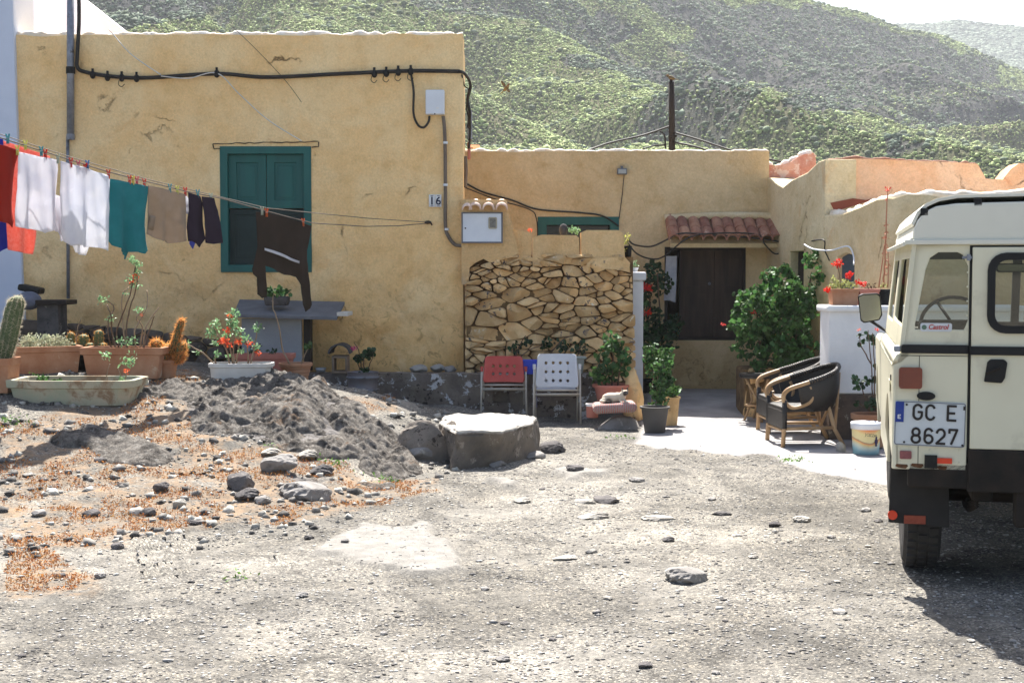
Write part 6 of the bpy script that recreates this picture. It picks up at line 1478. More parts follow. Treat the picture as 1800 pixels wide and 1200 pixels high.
flower(t, P2(240, 485, -.03), .035, M_CORAL, 22); flower(t, P2(233, 495, -.03), .035, M_CORAL, 22); flower(t, P2(248, 553, -.02), .025, M_CORAL, 12)
# 7 hairy cactus
t = pot_thing('hairy_cactus', 'golden haired branching cactus in a small clay pot, glowing in the sun', 'cactus', 288, 668); t.location.y += .12
roundpot(t, .07, .11, .17, M_TERRA)
for x, y, h, r, ln in ((-.07, 0, .22, .045, -.03), (.02, .02, .18, .05, 0), (.10, 0, .20, .05, .04), (.02, 0, .42, .032, .13), (-.02, -.04, .14, .05, -.03), (.09, -.04, .10, .045, .06)): cactus('c', '', t, (x, y, .14), h, r, (ln, 0), M_CAC, 9, 1500, M_SPO, .042, 'branch')
# 8 white planter
t = pot_thing('white_planter', 'chipped white planter of succulents with coral red blooms on top of the rock', 'planter', 420, 674, rotz=R(4)); t.location.y += .15; Y0 = t.location.y
rimbox(t, rect(.29, .16, .05, .10), .23, .08, M_PLW, rim=.03)
for pts in ([(410, 640), (403, 600), (400, 565), (410, 548)], [(404, 640), (396, 610), (380, 585), (375, 575)], [(412, 640), (410, 610), (415, 585)], [(415, 640), (420, 610), (425, 592)], [(437, 640), (436, 620), (432, 600)], [(440, 640), (447, 610), (452, 580)], [(380, 640), (378, 625)], [(378, 640), (360, 622), (340, 610), (325, 600)]):
    stem(t, [P2(a, b_, random.uniform(-.04, .04)) for a, b_ in pts], .009)
tuft(t, [(P2(a, b_, random.uniform(-.05, .05)), r*.0055, k) for a, b_, r, k in ((412, 552, 12, 50), (408, 565, 12, 50), (378, 572, 12, 50), (372, 585, 10, 40), (378, 600, 8, 26), (415, 580, 12, 50), (398, 588, 9, 36), (430, 596, 10, 40), (452, 577, 9, 34), (452, 610, 9, 34), (380, 622, 6, 20), (402, 625, 6, 16), (422, 616, 5, 12), (330, 605, 7, 18), (348, 618, 6, 14))], .042, M_LEAFP)
for a, b_, r in ((404, 555, .028), (400, 580, .04), (390, 598, .05), (398, 603, .045), (419, 600, .04), (438, 605, .035), (453, 620, .035)): flower(t, P2(a, b_, -.05), r, M_CORAL, 30)
# 9 dark trough behind
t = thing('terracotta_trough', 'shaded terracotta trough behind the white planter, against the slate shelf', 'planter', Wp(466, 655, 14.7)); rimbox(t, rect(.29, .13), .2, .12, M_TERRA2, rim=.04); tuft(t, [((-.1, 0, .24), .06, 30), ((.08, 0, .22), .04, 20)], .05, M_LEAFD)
# 10 round pot with tall thin stem
t = thing('terracotta_pot', 'round ribbed terracotta pot with one very long bent stem rising from it', 'potted plant', Wp(520, 668, 13.9)); Y0 = t.location.y
roundpot(t, .115, .155, .17, M_TERRA, ribs=True)
stem(t, [P2(510, 640), P2(497, 615), P2(492, 580), P2(487, 560), P2(480, 540), P2(480, 510)], .009); stem(t, [P2(528, 640), P2(538, 620), P2(541, 612)], .007)
tuft(t, [(P2(474, 512), .045, 36), (P2(490, 510), .045, 36), (P2(541, 608), .04, 20)], .045, M_LEAF, 'round')
# 11 slate shelf
sl_ = thing('slate_shelf', 'dark grey slab shelf resting on a grey slab, under the green window', 'shelf', Wp(510, 552, 15.3)); L = sl_.location
a_, b_, c_, d_ = Wp(410, 552, 15.25), Wp(592, 557, 15.25), Wp(606, 530, 15.85), Wp(421, 526, 15.85)
q = MB(); vs = [v-L for v in (a_, b_, c_, d_)]; q.add(vs+[v-Vector((0, 0, .035)) for v in vs], [(0, 1, 2, 3), (7, 6, 5, 4), (0, 4, 5, 1), (1, 5, 6, 2), (2, 6, 7, 3), (3, 7, 4, 0)]); q.build('top', M_SLATE, sl_, bevel=.004)
q = MB(); q.bb((Wp(425, 600, 15.4).x-L.x, .1, -.62), (Wp(530, 600, 15.4).x-L.x, .16, -.05)); q.build('support', pm('grey_slab', (.34, .35, .36), (.28, .29, .31), 4, .9, .2), sl_)
q = MB(); q.box((Wp(606, 545, 15.5).x-L.x, .2, .0), (.12, .45, .04)); q.build('board', M_PLW, sl_)
q = MB(); q.bb((Wp(533, 600, 15.4).x-L.x, .14, -.62), (Wp(545, 600, 15.4).x-L.x, .3, -.05)); q.build('support', M_DARKW, sl_)
t = thing('stone_pot', 'small dark stone pot with leafy succulent on the slate shelf', 'potted plant', Wp(487, 537, 15.45)); q = MB(); q.taper((0, 0, 0), (.24, .16), (.27, .18), .10); q.build('pot', M_ROCKD, t, bevel=.02); tuft(t, [((-.07, -.03, .13), .06, 30), ((.08, -.03, .13), .06, 30)], .05, M_LEAF, 'round')
# 12 block, tile, bowl, tub
t = thing('hollow_block', 'square hollow clay block standing on the ledge', 'block', Wp(599, 655, 15.5)); q = MB(); q.plate([(-.085, 0), (.085, 0), (.085, .19), (-.085, .19)], [[(-.06, .025), (-.06, .165), (.06, .165), (.06, .025)]], .22, lambda u, v, w: (u, w-.1, v)); q.build('block', pm('dusty_brick', (.30, .22, .15), (.20, .14, .10), 8, .9, .3), t, bevel=.004)
t = thing('loose_tile', 'dark curved roof tile lying on top of the hollow block', 'roof tile', Wp(599, 622, 15.5)); q = MB(); q.add([(.115*math.cos(math.pi*k/8)*(1-.1*j), -.16+.34*j, .10*math.sin(math.pi*k/8)+.01) for j in (0, 1) for k in range(9)], [(k, k+1, k+10, k+9) for k in range(8)]); q.build('tile', M_ROCKD, t, solid=.018)
t = thing('tin_bowl', 'small tin bowl on the ledge left of the hollow block', 'bowl', Wp(564, 654, 15.45)); q = MB(); q.lathe([(0, 0), (.045, 0), (.06, .05), (.055, .05), (.04, .01), (0, .01)], (0, 0, 0), 20); q.build('bowl', pm('dull_tin', (.45, .45, .44), (.3, .3, .3), 5, .5, 0, metal=.5), t, smooth=True)
t = thing('tin_tub', 'banded metal tub planter with a magenta flower at the ledge', 'potted plant', Wp(638, 692, 15.0)); Y0 = 15.0
q = MB(); q.lathe([(0, 0), (.14, 0), (.15, .04), (.158, .045), (.15, .05), (.16, .17), (.168, .175), (.16, .18), (.165, .23), (.172, .235), (.155, .235), (.15, .15)], (0, 0, 0), 28); q.build('tub', pm('grey_tub', (.22, .21, .22), (.16, .14, .14), 6, .5, .1, metal=.3), t, smooth=True)
q = MB()
for z in (.045, .178): q.lathe([(.155, z-.008), (.175, z-.004), (.175, z+.008), (.155, z+.012)], (0, 0, 0), 28)
q.build('band', M_GALV, t)
for pts in ([(640, 650), (640, 630), (650, 615), (655, 620)], [(646, 650), (652, 635), (657, 622)], [(632, 650), (628, 632)], [(636, 650), (630, 615), (622, 602)]): stem(t, [P2(a, b2) for a, b2 in pts], .006, M_STEMD)
tuft(t, [(P2(628, 630), .05, 26), (P2(645, 625), .05, 26), (P2(655, 618), .045, 22), (P2(640, 650), .05, 20)], .05, M_LEAFD, 'round'); flower(t, P2(623, 612), .035, M_PINK, 30)
rock(737, 652, 30, 16, 'l', 'yellowish lichen stone lying on the ledge', z0=.49, name='lichen_stone')
rock(770, 650, 24, 14, 'l', 'pale pink stone on the ledge, right of the lichen stone', z0=.49, name='pale_stone'); rock(790, 652, 22, 13, 'g', 'grey stone on the ledge, between pale pink stone and red chair', z0=.49)
# 13 bench at left
t = thing('old_bench', 'rough dark plank bench with a grey cloth, against the wall near the left corner', 'bench', Wp(85, 560, 15.3)); L = t.location
q = MB(); a_, c_ = Wp(68, 535, 15.3), Wp(126, 520, 15.3); q.bb((a_.x-L.x, -.2, a_.z-L.z), (c_.x-L.x, .2, a_.z-L.z+.05)); q.build('seat', M_DARKW, t, bevel=.01)
q = MB(); q.bb((a_.x-L.x+.03, -.15, -.45), (a_.x-L.x+.16, .15, a_.z-L.z)); q.bb((c_.x-L.x-.2, -.15, -.45), (c_.x-L.x-.1, .15, a_.z-L.z)); q.build('leg', M_ROCKD, t)
t2 = thing('grey_cloth', 'grey blue cloth draped over a dark seat at the left corner', 'cloth', Wp(50, 520, 15.2)); q = MB(); q.ell((0, 0, -.05), (.13, .2, .10), 18, 10, jit=.12); q.build('cloth', pm('grey_blue_cloth', (.16, .18, .24), None, 6, .9, .3), t2, smooth=True, sub=1)
t2 = thing('folded_seat', 'black folded seat cushion lying at the left corner behind the cactus', 'cushion', Wp(55, 508, 15.35)); q = MB(); q.box((0, 0, 0), (.24, .2, .07), Matrix.Rotation(R(12), 3, 'Y')); q.build('cushion', M_BLACK, t2, bevel=.02)
# ================================================================== CHAIRS AT THE LEDGE
def folding_chair(label, px0, px1, pyf, ytop, ybot, rows, m, tipm, hs):
    Yc = onground((px0+px1)/2, pyf).y; k = Yc/2500; t = thing('folding_chair', label, 'chair', onground((px0+px1)/2, pyf-3)); 
    L = t.location; zz = lambda py: Wp(900, py, Yc).z-L.z; xx = lambda px: (px-(px0+px1)/2)*k
    z0, z1 = zz(ybot), zz(ytop); hw0, hw1 = (px1-px0)*k/2*.90, (px1-px0)*k/2*.80
    out = []
    for c_ in rrect(-1, 0, 1, 1, .12, 4):
        out.append((c_[0]*(hw0+(hw1-hw0)*c_[1]), z0+(z1-z0)*c_[1]-.02*(1-c_[0]**2)*(c_[1] < .3)))
    holes = []
    for r_ in range(rows):
        for i in range(4):
            cx, cz = (-.51+.34*i)*hw0, z0+(z1-z0)*(hs[0]+hs[1]*r_); holes.append([(cx+.0165*math.cos(a*math.pi/6), cz+.0165*math.sin(a*math.pi/6)) for a in range(12)][::-1])
    f = lambda u, v, w: (u, w-.05+.16*(v-z0)+.10*(u/hw0)**2*-1+.10, v)
    q = MB()
    bm = bmesh.new(); loops = [[Vector((p_[0], p_[1], 0)) for p_ in lp] for lp in [out, *holes]]; fl_ = [p_ for lp in loops for p_ in lp]; vv = [bm.verts.new((p_.x, 0, p_.y)) for p_ in fl_]
    for tr in geometry.tessellate_polygon(loops): bm.faces.new([vv[i] for i in tr])
    for k_ in range(1, 24): bmesh.ops.bisect_plane(bm, geom=bm.verts[:]+bm.edges[:]+bm.faces[:], plane_co=(-hw0+2*hw0*k_/24, 0, 0), plane_no=(1, 0, 0), dist=1e-5)
    for v_ in bm.verts: v_.co = Vector(f(v_.co.x, v_.co.z, 0))
    me = bpy.data.meshes.new('backrest'); bm.to_mesh(me); bm.free(); me.materials.append(m); me.polygons.foreach_set('use_smooth', [True]*len(me.polygons)); bo_ = bpy.data.objects.new('backrest', me); C.objects.link(bo_); bo_.parent = t; bo_.modifiers.new('s', 'SOLIDIFY').thickness = .010
    M_SEAT = m; q = MB(); q.plate(rrect(-hw0*.95, .04, hw0*.95, .36, .05), (), .012, lambda u, v, w: (u, v, z0-.035+w-.03*math.sin(v*8))); q.build('seat', m, t)
    za = zz(ytop+22); hw = (px1-px0)*k/2
    for s in (-1, 1):
        q = MB(); q.tube([(s*hw, -.08, 0), (s*hw*.985, -.02, za*.5), (s*hw*.97, .0, za)], .0105, 8); q.build('leg', M_GALVW, t, smooth=True)
        q = MB(); q.tube([(s*hw*.9, .22, 0), (s*hw*.9, .12, z0), (s*hw*.92, .1, za)], .0105, 8); q.build('leg', M_GALVW, t, smooth=True)
        q = MB(); q.tube([(s*hw*.97, .0, za-.03), (s*hw*.965, .0, za+.025)], [.014, .018], 8); q.build('arm_cap', tipm, t)
    q = MB()
    for z, y in ((z0-.035, .0), (z0-.075, -.02), (z0-.10, .14)): q.tube([(-hw*.97, y, z), (hw*.97, y, z)], .009, 8)
    q.build('crossbar', M_GALVW, t, smooth=True); return t
M_REDP = pm('faded_red_plastic', (.52, .075, .06), (.60, .12, .10), 3, .5, .05); M_WHP = pm('grey_white_plastic', (.62, .64, .68), (.56, .58, .62), 4, .5, .05, stain=(.34, .32, .28), sthr=.70)
folding_chair('faded red plastic folding chair with two rows of round holes', 845, 926, 733, 628, 673, 2, M_REDP, M_REDP, (.30, .30))
folding_chair('greyish white plastic folding chair with three rows of round holes', 937, 1021, 745, 624, 682, 3, M_WHP, M_WHP, (.18, .27))
t = thing('blue_chair', 'bright blue plastic chair back showing between the red and white chairs', 'chair', Wp(931, 700, 15.3)); q = MB(); q.plate([(-.10, .26), (.10, .26), (.10, .42), (-.10, .42)], (), .02); q.build('backrest', pm('blue_plastic', (.02, .06, .55), None, 4, .4, 0), t, bevel=.01)
q = MB(); q.tube([(.06, .02, .3), (.06, .04, -.1)], .02); q.build('leg', MATS['blue_plastic'], t)
t = thing('grey_tub', 'pale grey green square tub of geranium behind the white chair', 'potted plant', Wp(1013, 655, 15.3)); q = MB(); q.taper((0, 0, 0), (.13, .15), (.17, .18), .16); q.box((0, 0, .165), (.21, .21, .02)); q.build('tub', pm('grey_green_plastic', (.35, .38, .34), None, 4, .6, 0), t, bevel=.005)
Y0 = 15.4; L = t.location
def ger(t, cl, size=.05, m=M_LEAF, Y=None):
    P = np.concatenate([clump(tuple(Wp(a, b2, Yc)-t.location), (r*Yc/2500, r*Yc/2500*.8, rz*Yc/2500), k, .35) for a, b2, Yc, r, rz, k in cl]); return scatter('foliage', ROUND_V, ROUND_F, P, rng.uniform(.6, 1.2, len(P))*size, m, t)
ger(t, [(908, 612, 15.6, 12, 12, 30), (925, 603, 15.6, 9, 9, 20), (960, 605, 15.6, 9, 10, 30), (988, 608, 15.6, 14, 10, 36), (1022, 612, 15.5, 14, 14, 44)], .045, M_LEAFD)
for pts in ([(905, 640), (912, 610), (924, 590)], [(955, 640), (985, 600), (1000, 592)], [(1010, 640), (1020, 610)], [(900, 640), (930, 615), (955, 607)]): stem(t, [Wp(a, b2, 15.5)-t.location for a, b2 in pts], .007, M_STEMD)
# big pot, dish, cushion, cat
t = thing('large_clay_pot', 'large pinkish clay pot with tall geranium behind the cat', 'potted plant', Wp(1074, 715, 15.0)); roundpot(t, .13, .185, .24, M_TERRA2, rim=.03)
ger(t, [(1065, 655, 15, 26, 18, 120), (1075, 600, 15, 18, 20, 60), (1098, 640, 15, 12, 28, 60), (1050, 660, 14.9, 10, 16, 40), (1090, 615, 15, 14, 16, 40), (1060, 625, 15.1, 14, 12, 30)], .055, M_LEAF)
for pts in ([(1075, 680), (1078, 640), (1076, 600)], [(1085, 680), (1092, 640), (1098, 615)], [(1065, 680), (1060, 650)]): stem(t, [Wp(a, b2, 15)-t.location for a, b2 in pts], .010, M_STEMD)
t = thing('enamel_dish', 'little dark red tub with a white rim left of the striped cushion', 'bowl', Wp(1041, 733, 14.6)); q = MB(); q.lathe([(0, 0), (.06, 0), (.065, .12), (.06, .12), (.055, .02), (0, .02)], (0, 0, 0), 20); q.build('tub', M_TERRA2, t); q = MB(); q.lathe([(.055, .115), (.068, .115), (.07, .14), (.058, .14)], (0, 0, 0), 20); q.build('rim', M_WHITE, t)
t = thing('stone_step', 'rough grey stone step carrying the striped cushion', 'stone', Wp(1090, 765, 14.3)); V, Fc = rockmesh(23, 3, (.24, .22, .17), .2); q = MB(); q.add([tuple(v) for v in V], [tuple(f) for f in Fc]); o = q.build('stone', M_ROCKG, t, smooth=True); o.location = (0, .1, .02)
t = thing('wall_foot_stone', 'ochre stained stone slab standing at the right end of the rubble wall', 'stone', Wp(1112, 745, 14.9)); V, Fc = rockmesh(31, 3, (.12, .2, .36), .22); q = MB(); q.add([tuple(v) for v in V], [tuple(f) for f in Fc]); o = q.build('stone', M_STONE, t, smooth=True); o.location = (.02, .2, .24)
cu = thing('striped_cushion', 'red and white striped cushion on the stone step', 'cushion', Wp(1080, 722, 14.35)); 
m_, nt_2, p_ = newmat('striped_fabric'); g = NG(nt_2); oc = g.n('TexCoord').outputs['Object']; wv = g.n('TexWave', wave_type='BANDS', bands_direction='X'); wv.inputs['Scale'].default_value = 17; wv.inputs['Distortion'].default_value = 1.6; wv.inputs['Detail'].default_value = 2; wv.inputs['Detail Scale'].default_value = 3; g.l(oc, wv.inputs['Vector'])
g.l(g.ramp(wv.outputs['Fac'], [(0, (.38, .06, .06)), (.35, (.30, .10, .09)), (.5, (.55, .50, .42)), (.8, (.58, .54, .48)), (.92, (.10, .08, .08))]), p_.inputs['Base Color']); p_.inputs['Roughness'].default_value = .95
q = MB(); q.box((0, 0, .04), (.44, .34, .10)); q.build('cushion', m_, cu, bevel=.045, bseg=4).rotation_euler = (0, R(-3), 0)
# cat: one body
q = MB(); B = lambda c, r, M=None: q.ell(c, r, 18, 12, M)
B((-.06, 0, .055), (.115, .07, .062)); B((.01, 0, .062), (.08, .062, .058)); B((.07, -.015, .085), (.045, .042, .05)); B((.095, -.03, .115), (.040, .036, .034)); B((.105, -.062, .105), (.020, .018, .014)); B((-.13, -.02, .035), (.05, .05, .036))
for s in (-1, 1):
    q.tube([(.095+s*.024, -.022, .135), (.095+s*.034, -.020, .184)], [.019, .003], 8)
    B((.05+s*.03+.03, -.075, .012), (.018, .045, .013)); q.tube([(.04+s*.025, -.02, .05), (.05+s*.03+.02, -.06, .02)], [.024, .014], 8)
q.tube(spline([(-.16, .0, .03), (-.19, -.05, .02), (-.13, -.085, .018), (-.06, -.095, .016)], 5), [.017]*11+[.013]*5, 8)
m_, nt_2, p_ = newmat('siamese_fur'); g = NG(nt_2); oc = g.n('TexCoord').outputs['Object']
def near(c, r0, r1):
    vd = g.n('VectorMath', operation='DISTANCE'); g.l(oc, vd.inputs[0]); vd.inputs[1].default_value = c
    mr = g.n('MapRange'); g.l(g.math('ADD', vd.outputs['Value'], g.math('MULTIPLY', g.noise(oc, 60, 3), .012)), mr.inputs[0]); mr.inputs[1].default_value = r0; mr.inputs[2].default_value = r1; mr.inputs[3].default_value = 1; mr.inputs[4].default_value = 0; return mr.outputs[0]
fm = g.math('MAXIMUM', near((.103, -.065, .112), .034, .046), near((.071, -.02, .165), .018, .028)); fm = g.math('MAXIMUM', fm, near((.122, -.02, .165), .018, .028)); fm = g.math('MAXIMUM', fm, near((-.10, -.095, .016), .04, .07))
g.l(g.mix(fm, (.62, .52, .40), (.045, .03, .022)), p_.inputs['Base Color']); p_.inputs['Roughness'].default_value = .9; g.bump(g.noise(oc, 150, 3), .4, .004, p_)
cat = thing('cat', 'cream cat with a dark face lying on the striped cushion', 'cat', cu.location+Vector((.02, -.03, .088)))
cat.scale = (.86,)*3; co = q.build('body', m_, cat, smooth=True, remesh=.005)
q = MB()
for s in (-1, 1): q.ell((.1+s*.016, -.066, .122), (.0045, .003, .0045), 8, 6)
q.build('eyes', pm('cat_eye', (.05, .12, .2), None, 3, .2, 0, spec=.6), cat)
# tall geranium pots by the wall end
t = thing('geranium_pot', 'tall leafy geranium in a dark bucket pot at the courtyard entrance', 'potted plant', Wg(1151, 760, 0)); roundpot(t, .10, .14, .26, pm('dark_grey_pot', (.08, .075, .07), (.06, .055, .05), 4, .6, .1), rim=.02)
ger(t, [(1150, 620, 14.6, 20, 20, 130), (1165, 650, 14.4, 20, 26, 190), (1160, 690, 14.3, 18, 26, 150), (1150, 718, 14.2, 14, 12, 60), (1172, 625, 14.5, 12, 18, 70), (1178, 670, 14.4, 9, 14, 50), (1140, 640, 14.6, 9, 22, 60)], .045, M_LEAF)
for pts in ([(1150, 735), (1146, 700), (1150, 650)], [(1155, 735), (1165, 690), (1168, 640)], [(1150, 735), (1155, 700), (1158, 640)]): stem(t, [Wp(a, b2, 14.4)-t.location for a, b2 in pts], .010, M_STEM)
t = thing('clay_pot', 'weathered narrow clay pot with leaning plant right of the dark bucket pot', 'potted plant', Wg(1178, 748, 0)); roundpot(t, .07, .10, .30, M_STONE, rim=.02); ger(t, [(1182, 690, 14.7, 12, 10, 50), (1188, 684, 14.6, 9, 7, 30)], .045, M_LEAF)
# white post with planter
t = thing('white_post', 'slim whitewashed masonry post at the right end of the stone wall', 'post', (xat(1114, 600, 16.3), 16.3, 0)); q = MB(); zt2 = zat(478, 16.3); q.bb((-.09, -.1, 0), (.10, .15, zt2-.1)); q.build('shaft', M_WHITE, t, bevel=.015); q = MB(); q.bb((-.11, -.13, zt2-.1), (.13, .17, zt2)); q.build('cap', M_WHITE, t, bevel=.02)
t = thing('post_plant', 'small pale green plant growing on the slim white post', 'potted plant', (xat(1112, 470, 16.3), 16.3, zt2)); q = MB(); q.lathe([(0, 0), (.05, 0), (.07, .05), (.06, .05), (.05, .02)], (0, 0, 0), 16); q.build('pot', M_WHITE, t); tuft(t, [((0, 0, .07), .07, 60)], .04, M_LEAFP)
# dark planting left of the door with red flowers
t = thing('shade_plants', 'dark leafy geraniums in the shade left of the door, with two red blooms', 'plant', (xat(1150, 600, 16.9), 16.9, 0)); roundpot(t, .16, .2, .3, M_BLACK)
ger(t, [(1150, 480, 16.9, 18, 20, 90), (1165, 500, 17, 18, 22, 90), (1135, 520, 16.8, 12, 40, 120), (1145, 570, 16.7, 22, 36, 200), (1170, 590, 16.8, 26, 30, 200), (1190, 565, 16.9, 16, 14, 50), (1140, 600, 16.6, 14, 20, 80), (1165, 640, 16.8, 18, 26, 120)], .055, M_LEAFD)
for pts in ([(1150, 680), (1150, 600), (1140, 510)], [(1155, 680), (1160, 560), (1155, 480)], [(1150, 680), (1140, 580), (1136, 545)]): stem(t, [Wp(a, b2, 16.8)-t.location for a, b2 in pts], .012, M_STEMD)
flower(t, Wp(1138, 505, 16.5)-t.location, .055, M_RED, 60); flower(t, Wp(1138, 549, 16.5)-t.location, .05, M_RED, 60)
ger(t, [(1133, 540, 16.4, 6, 14, 20), (1135, 575, 16.3, 8, 8, 20)], .04, M_LEAF)
# curtain cloth by the door
q = MB(); a_ = [Wp(1171, 450, YB-.06), Wp(1190, 450, YB-.06), Wp(1189, 492, YB-.06), Wp(1187, 532, YB-.06), Wp(1178, 528, YB-.06), Wp(1167, 528, YB-.06), Wp(1169, 490, YB-.06)]; o_ = a_[0].copy()
q.plate([(p.x-o_.x, p.z-o_.z) for p in a_], (), .02, lambda u, v, w: (u, w+.012*math.sin(u*60+v*4), v)); o = q.build('white_curtain', clothmat('white_curtain_cloth', (.66, .68, .74), (.5, .52, .6), .3, 12), None); o.location = o_; tagp(o, 'narrow white curtain hanging at the left side of the dark door', 'curtain')
t = thing('wall_plant', 'small pale succulent beside a round vase on top of the plaster blocks', 'potted plant', Wp(1000, 412, YS+.05)); q = MB(); q.ell((-.06, 0, .05), (.05, .05, .07), 16, 10); q.build('vase', M_ROCKD, t, smooth=True); tuft(t, [((.03, 0, .05), .05, 50), ((.09, 0, .04), .05, 50)], .035, M_LEAFP)
t = thing('red_bloom', 'single red bloom peeping over the wall left of the plaster blocks', 'flower', Wp(932, 404, YS+.3)); flower(t, (0, 0, 0), .03, M_CORAL, 30); stem(t, [(0, 0, 0), (.01, .02, -.2)], .005)
t = thing('hanging_pot', 'small tangle of yellow leaves above a black hanging pot at the wall end', 'hanging plant', Wp(1104, 440, YS+.15)); q = MB(); q.lathe([(0, -.13), (.03, -.13), (.045, .05), (.04, .05)], (0, 0, 0), 14); q.build('pot', M_BLACK, t); tuft(t, [((-.02, 0, .1), .035, 26), ((-.01, 0, .16), .03, 20), ((-.03, -.02, .0), .03, 14)], .035, pm('yellow_leaf', (.62, .60, .16), (.5, .5, .12), 5, .6, 0, transl=.4)); stem(t, [(0, 0, .05), (-.02, 0, .17)], .005)  # yellow-leaved plant over a black hanging pot, not a lamp
# ================================================================== BUSH, PILLAR, POTS
t = thing('geranium_bush', 'big geranium bush in a rough ochre stone planter, right of the door', 'bush', (xat(1365, 650, 15.6), 15.6, 0)); L = t.location
st2 = stones([(-.42, 0), (.5, 0), (.5, .55), (-.36, .55)], 16, 1.3, 15, depth=.12); map_mb(st2, lambda u, v, w: (u, w-.25, v)); st2.build('stone_planter', M_STONE, t, smooth=True)
q = MB(); q.bb((-.40, -.27, 0), (.5, .3, .54)); q.build('planter_core', M_GAP, t, bevel=.03)
cl = []
rb = random.Random(5)
def inb(x, y): return bool(inpoly(np.array([x]), np.array([y]), [(1292, 560), (1305, 520), (1335, 500), (1345, 530), (1352, 480), (1385, 475), (1400, 500), (1418, 510), (1420, 460), (1436, 445), (1452, 470), (1455, 640), (1400, 655), (1320, 655), (1300, 620)])[0])
while len(cl) < 150:
    x, y = rb.uniform(1285, 1458), rb.uniform(442, 660)
    if inb(x, y): cl.append((x, y, rb.uniform(15.1, 15.9), rb.uniform(8, 17), rb.uniform(8, 17), 44))
for x, y in ((1296, 545), (1310, 522), (1366, 480), (1378, 472), (1338, 508), (1436, 447), (1394, 488), (1288, 575), (1292, 610)): cl.append((x, y, 15.4, 7, 7, 30))
ger(t, cl, .052, M_LEAF)
for pts in ([(1370, 655), (1372, 600), (1366, 500)], [(1390, 655), (1400, 590), (1430, 470)], [(1350, 655), (1335, 600), (1330, 540)], [(1380, 655), (1390, 600), (1395, 520)]): stem(t, [Wp(a, b2, 15.6)-L for a, b2 in pts], .016, M_STEMD)
flower(t, Wp(1323, 549, 15.1)-L, .035, M_RED, 40); flower(t, Wp(1272, 570, 15.4)-L, .03, M_RED, 20)
wp_ = thing('white_pillar', 'broad whitewashed garden wall with flat cap on a dark stone base, behind the rattan chairs', 'wall', (xat(1500, 600, 13.3), 13.3, 0)); L = wp_.location
xa, xb = xat(1457, 600, 13.3)-L.x, xat(1800, 600, 13.3)-L.x; zc_ = zat(537, 13.3)
q = MB(); q.bb((xa, 0, .44), (xb, .4, zc_-.05)); q.build('plaster_body', M_WHITE, wp_, bevel=.02)
q = MB(); q.bb((xa-.03, -.04, zc_-.06), (xb, .44, zc_)); q.build('cap', M_WHITE, wp_, bevel=.018)
q = MB(); q.bb((xa+.01, -.01, -.1), (xb, .38, .44)); q.build('base', stone_mat('sooty_base', (.15, .11, .085), (.09, .07, .06), (.32, .27, .2), (.03, .03, .03)), wp_, bevel=.02)
def toppot(name, label, px, w_, h_, m, round_=False):
    t = thing(name, label, 'potted plant', (xat(px, 537, 13.5), 13.5, zc_)); 
    if round_: roundpot(t, w_*.42, w_*.5, h_, m)
    else: rimbox(t, rect(w_/2, .10), h_, .12, m, rim=.02)
    return t
t = toppot('box_pot', 'terracotta box pot with pale leaves and red blooms on the white garden wall', 1482, .26, .155, M_TERRA)
tuft(t, [((-.08, 0, .19), .06, 60), ((0, 0, .20), .06, 60), ((.08, 0, .18), .06, 60), ((-.10, 0, .25), .03, 20)], .035, pm('yellow_green_leaf', (.40, .42, .14), (.30, .34, .12), 5, .6, 0, island=.3, transl=.3)); Y0 = 13.5
for a, b2, r in ((1472, 463, .045), (1492, 483, .04), (1455, 509, .035)): flower(t, P2(a, b2, -.03), r, M_RED, 60); stem(t, [P2(a, b2), P2(1480, 512)], .004, M_STEMD)
t = toppot('red_pot', 'plain reddish pot with short red blooms, middle one on the white garden wall', 1524, .19, .155, M_TERRA2); flower(t, P2(1510, 497, -.03), .035, M_RED, 40); flower(t, P2(1518, 499, -.03), .035, M_RED, 40); tuft(t, [((.04, 0, .17), .05, 30)], .03, M_STEMD)
t = toppot('black_pot', 'black pot with a very tall thin reddish stem, beside the car on the garden wall', 1556, .16, .15, M_BLACK, True)
M_RST = pm('reddish_stem', (.42, .16, .09), (.5, .25, .14), 8, .7, .1)
stem(t, [P2(1552, 505), P2(1555, 470), P2(1558, 400), P2(1560, 335)], .010, M_RST); stem(t, [P2(1545, 505), P2(1552, 450), P2(1556, 420)], .007, M_RST); stem(t, [P2(1560, 505), P2(1562, 470), P2(1560, 430)], .006, M_RST)
tuft(t, [(P2(1558, 480-i*12), .022+.01*(i % 2), 12) for i in range(8)], .026, M_RST); tuft(t, [(P2(1553, 502), .03, 20)], .03, MATS['yellow_green_leaf'])
flower(t, P2(1561, 333), .03, M_RED, 26); flower(t, P2(1558, 350), .016, M_RED, 12); flower(t, P2(1556, 417), .016, M_RED, 12); flower(t, P2(1575, 498), .04, pm('dark_red_petal', (.25, .02, .03), None, 5, .6, 0), 30)
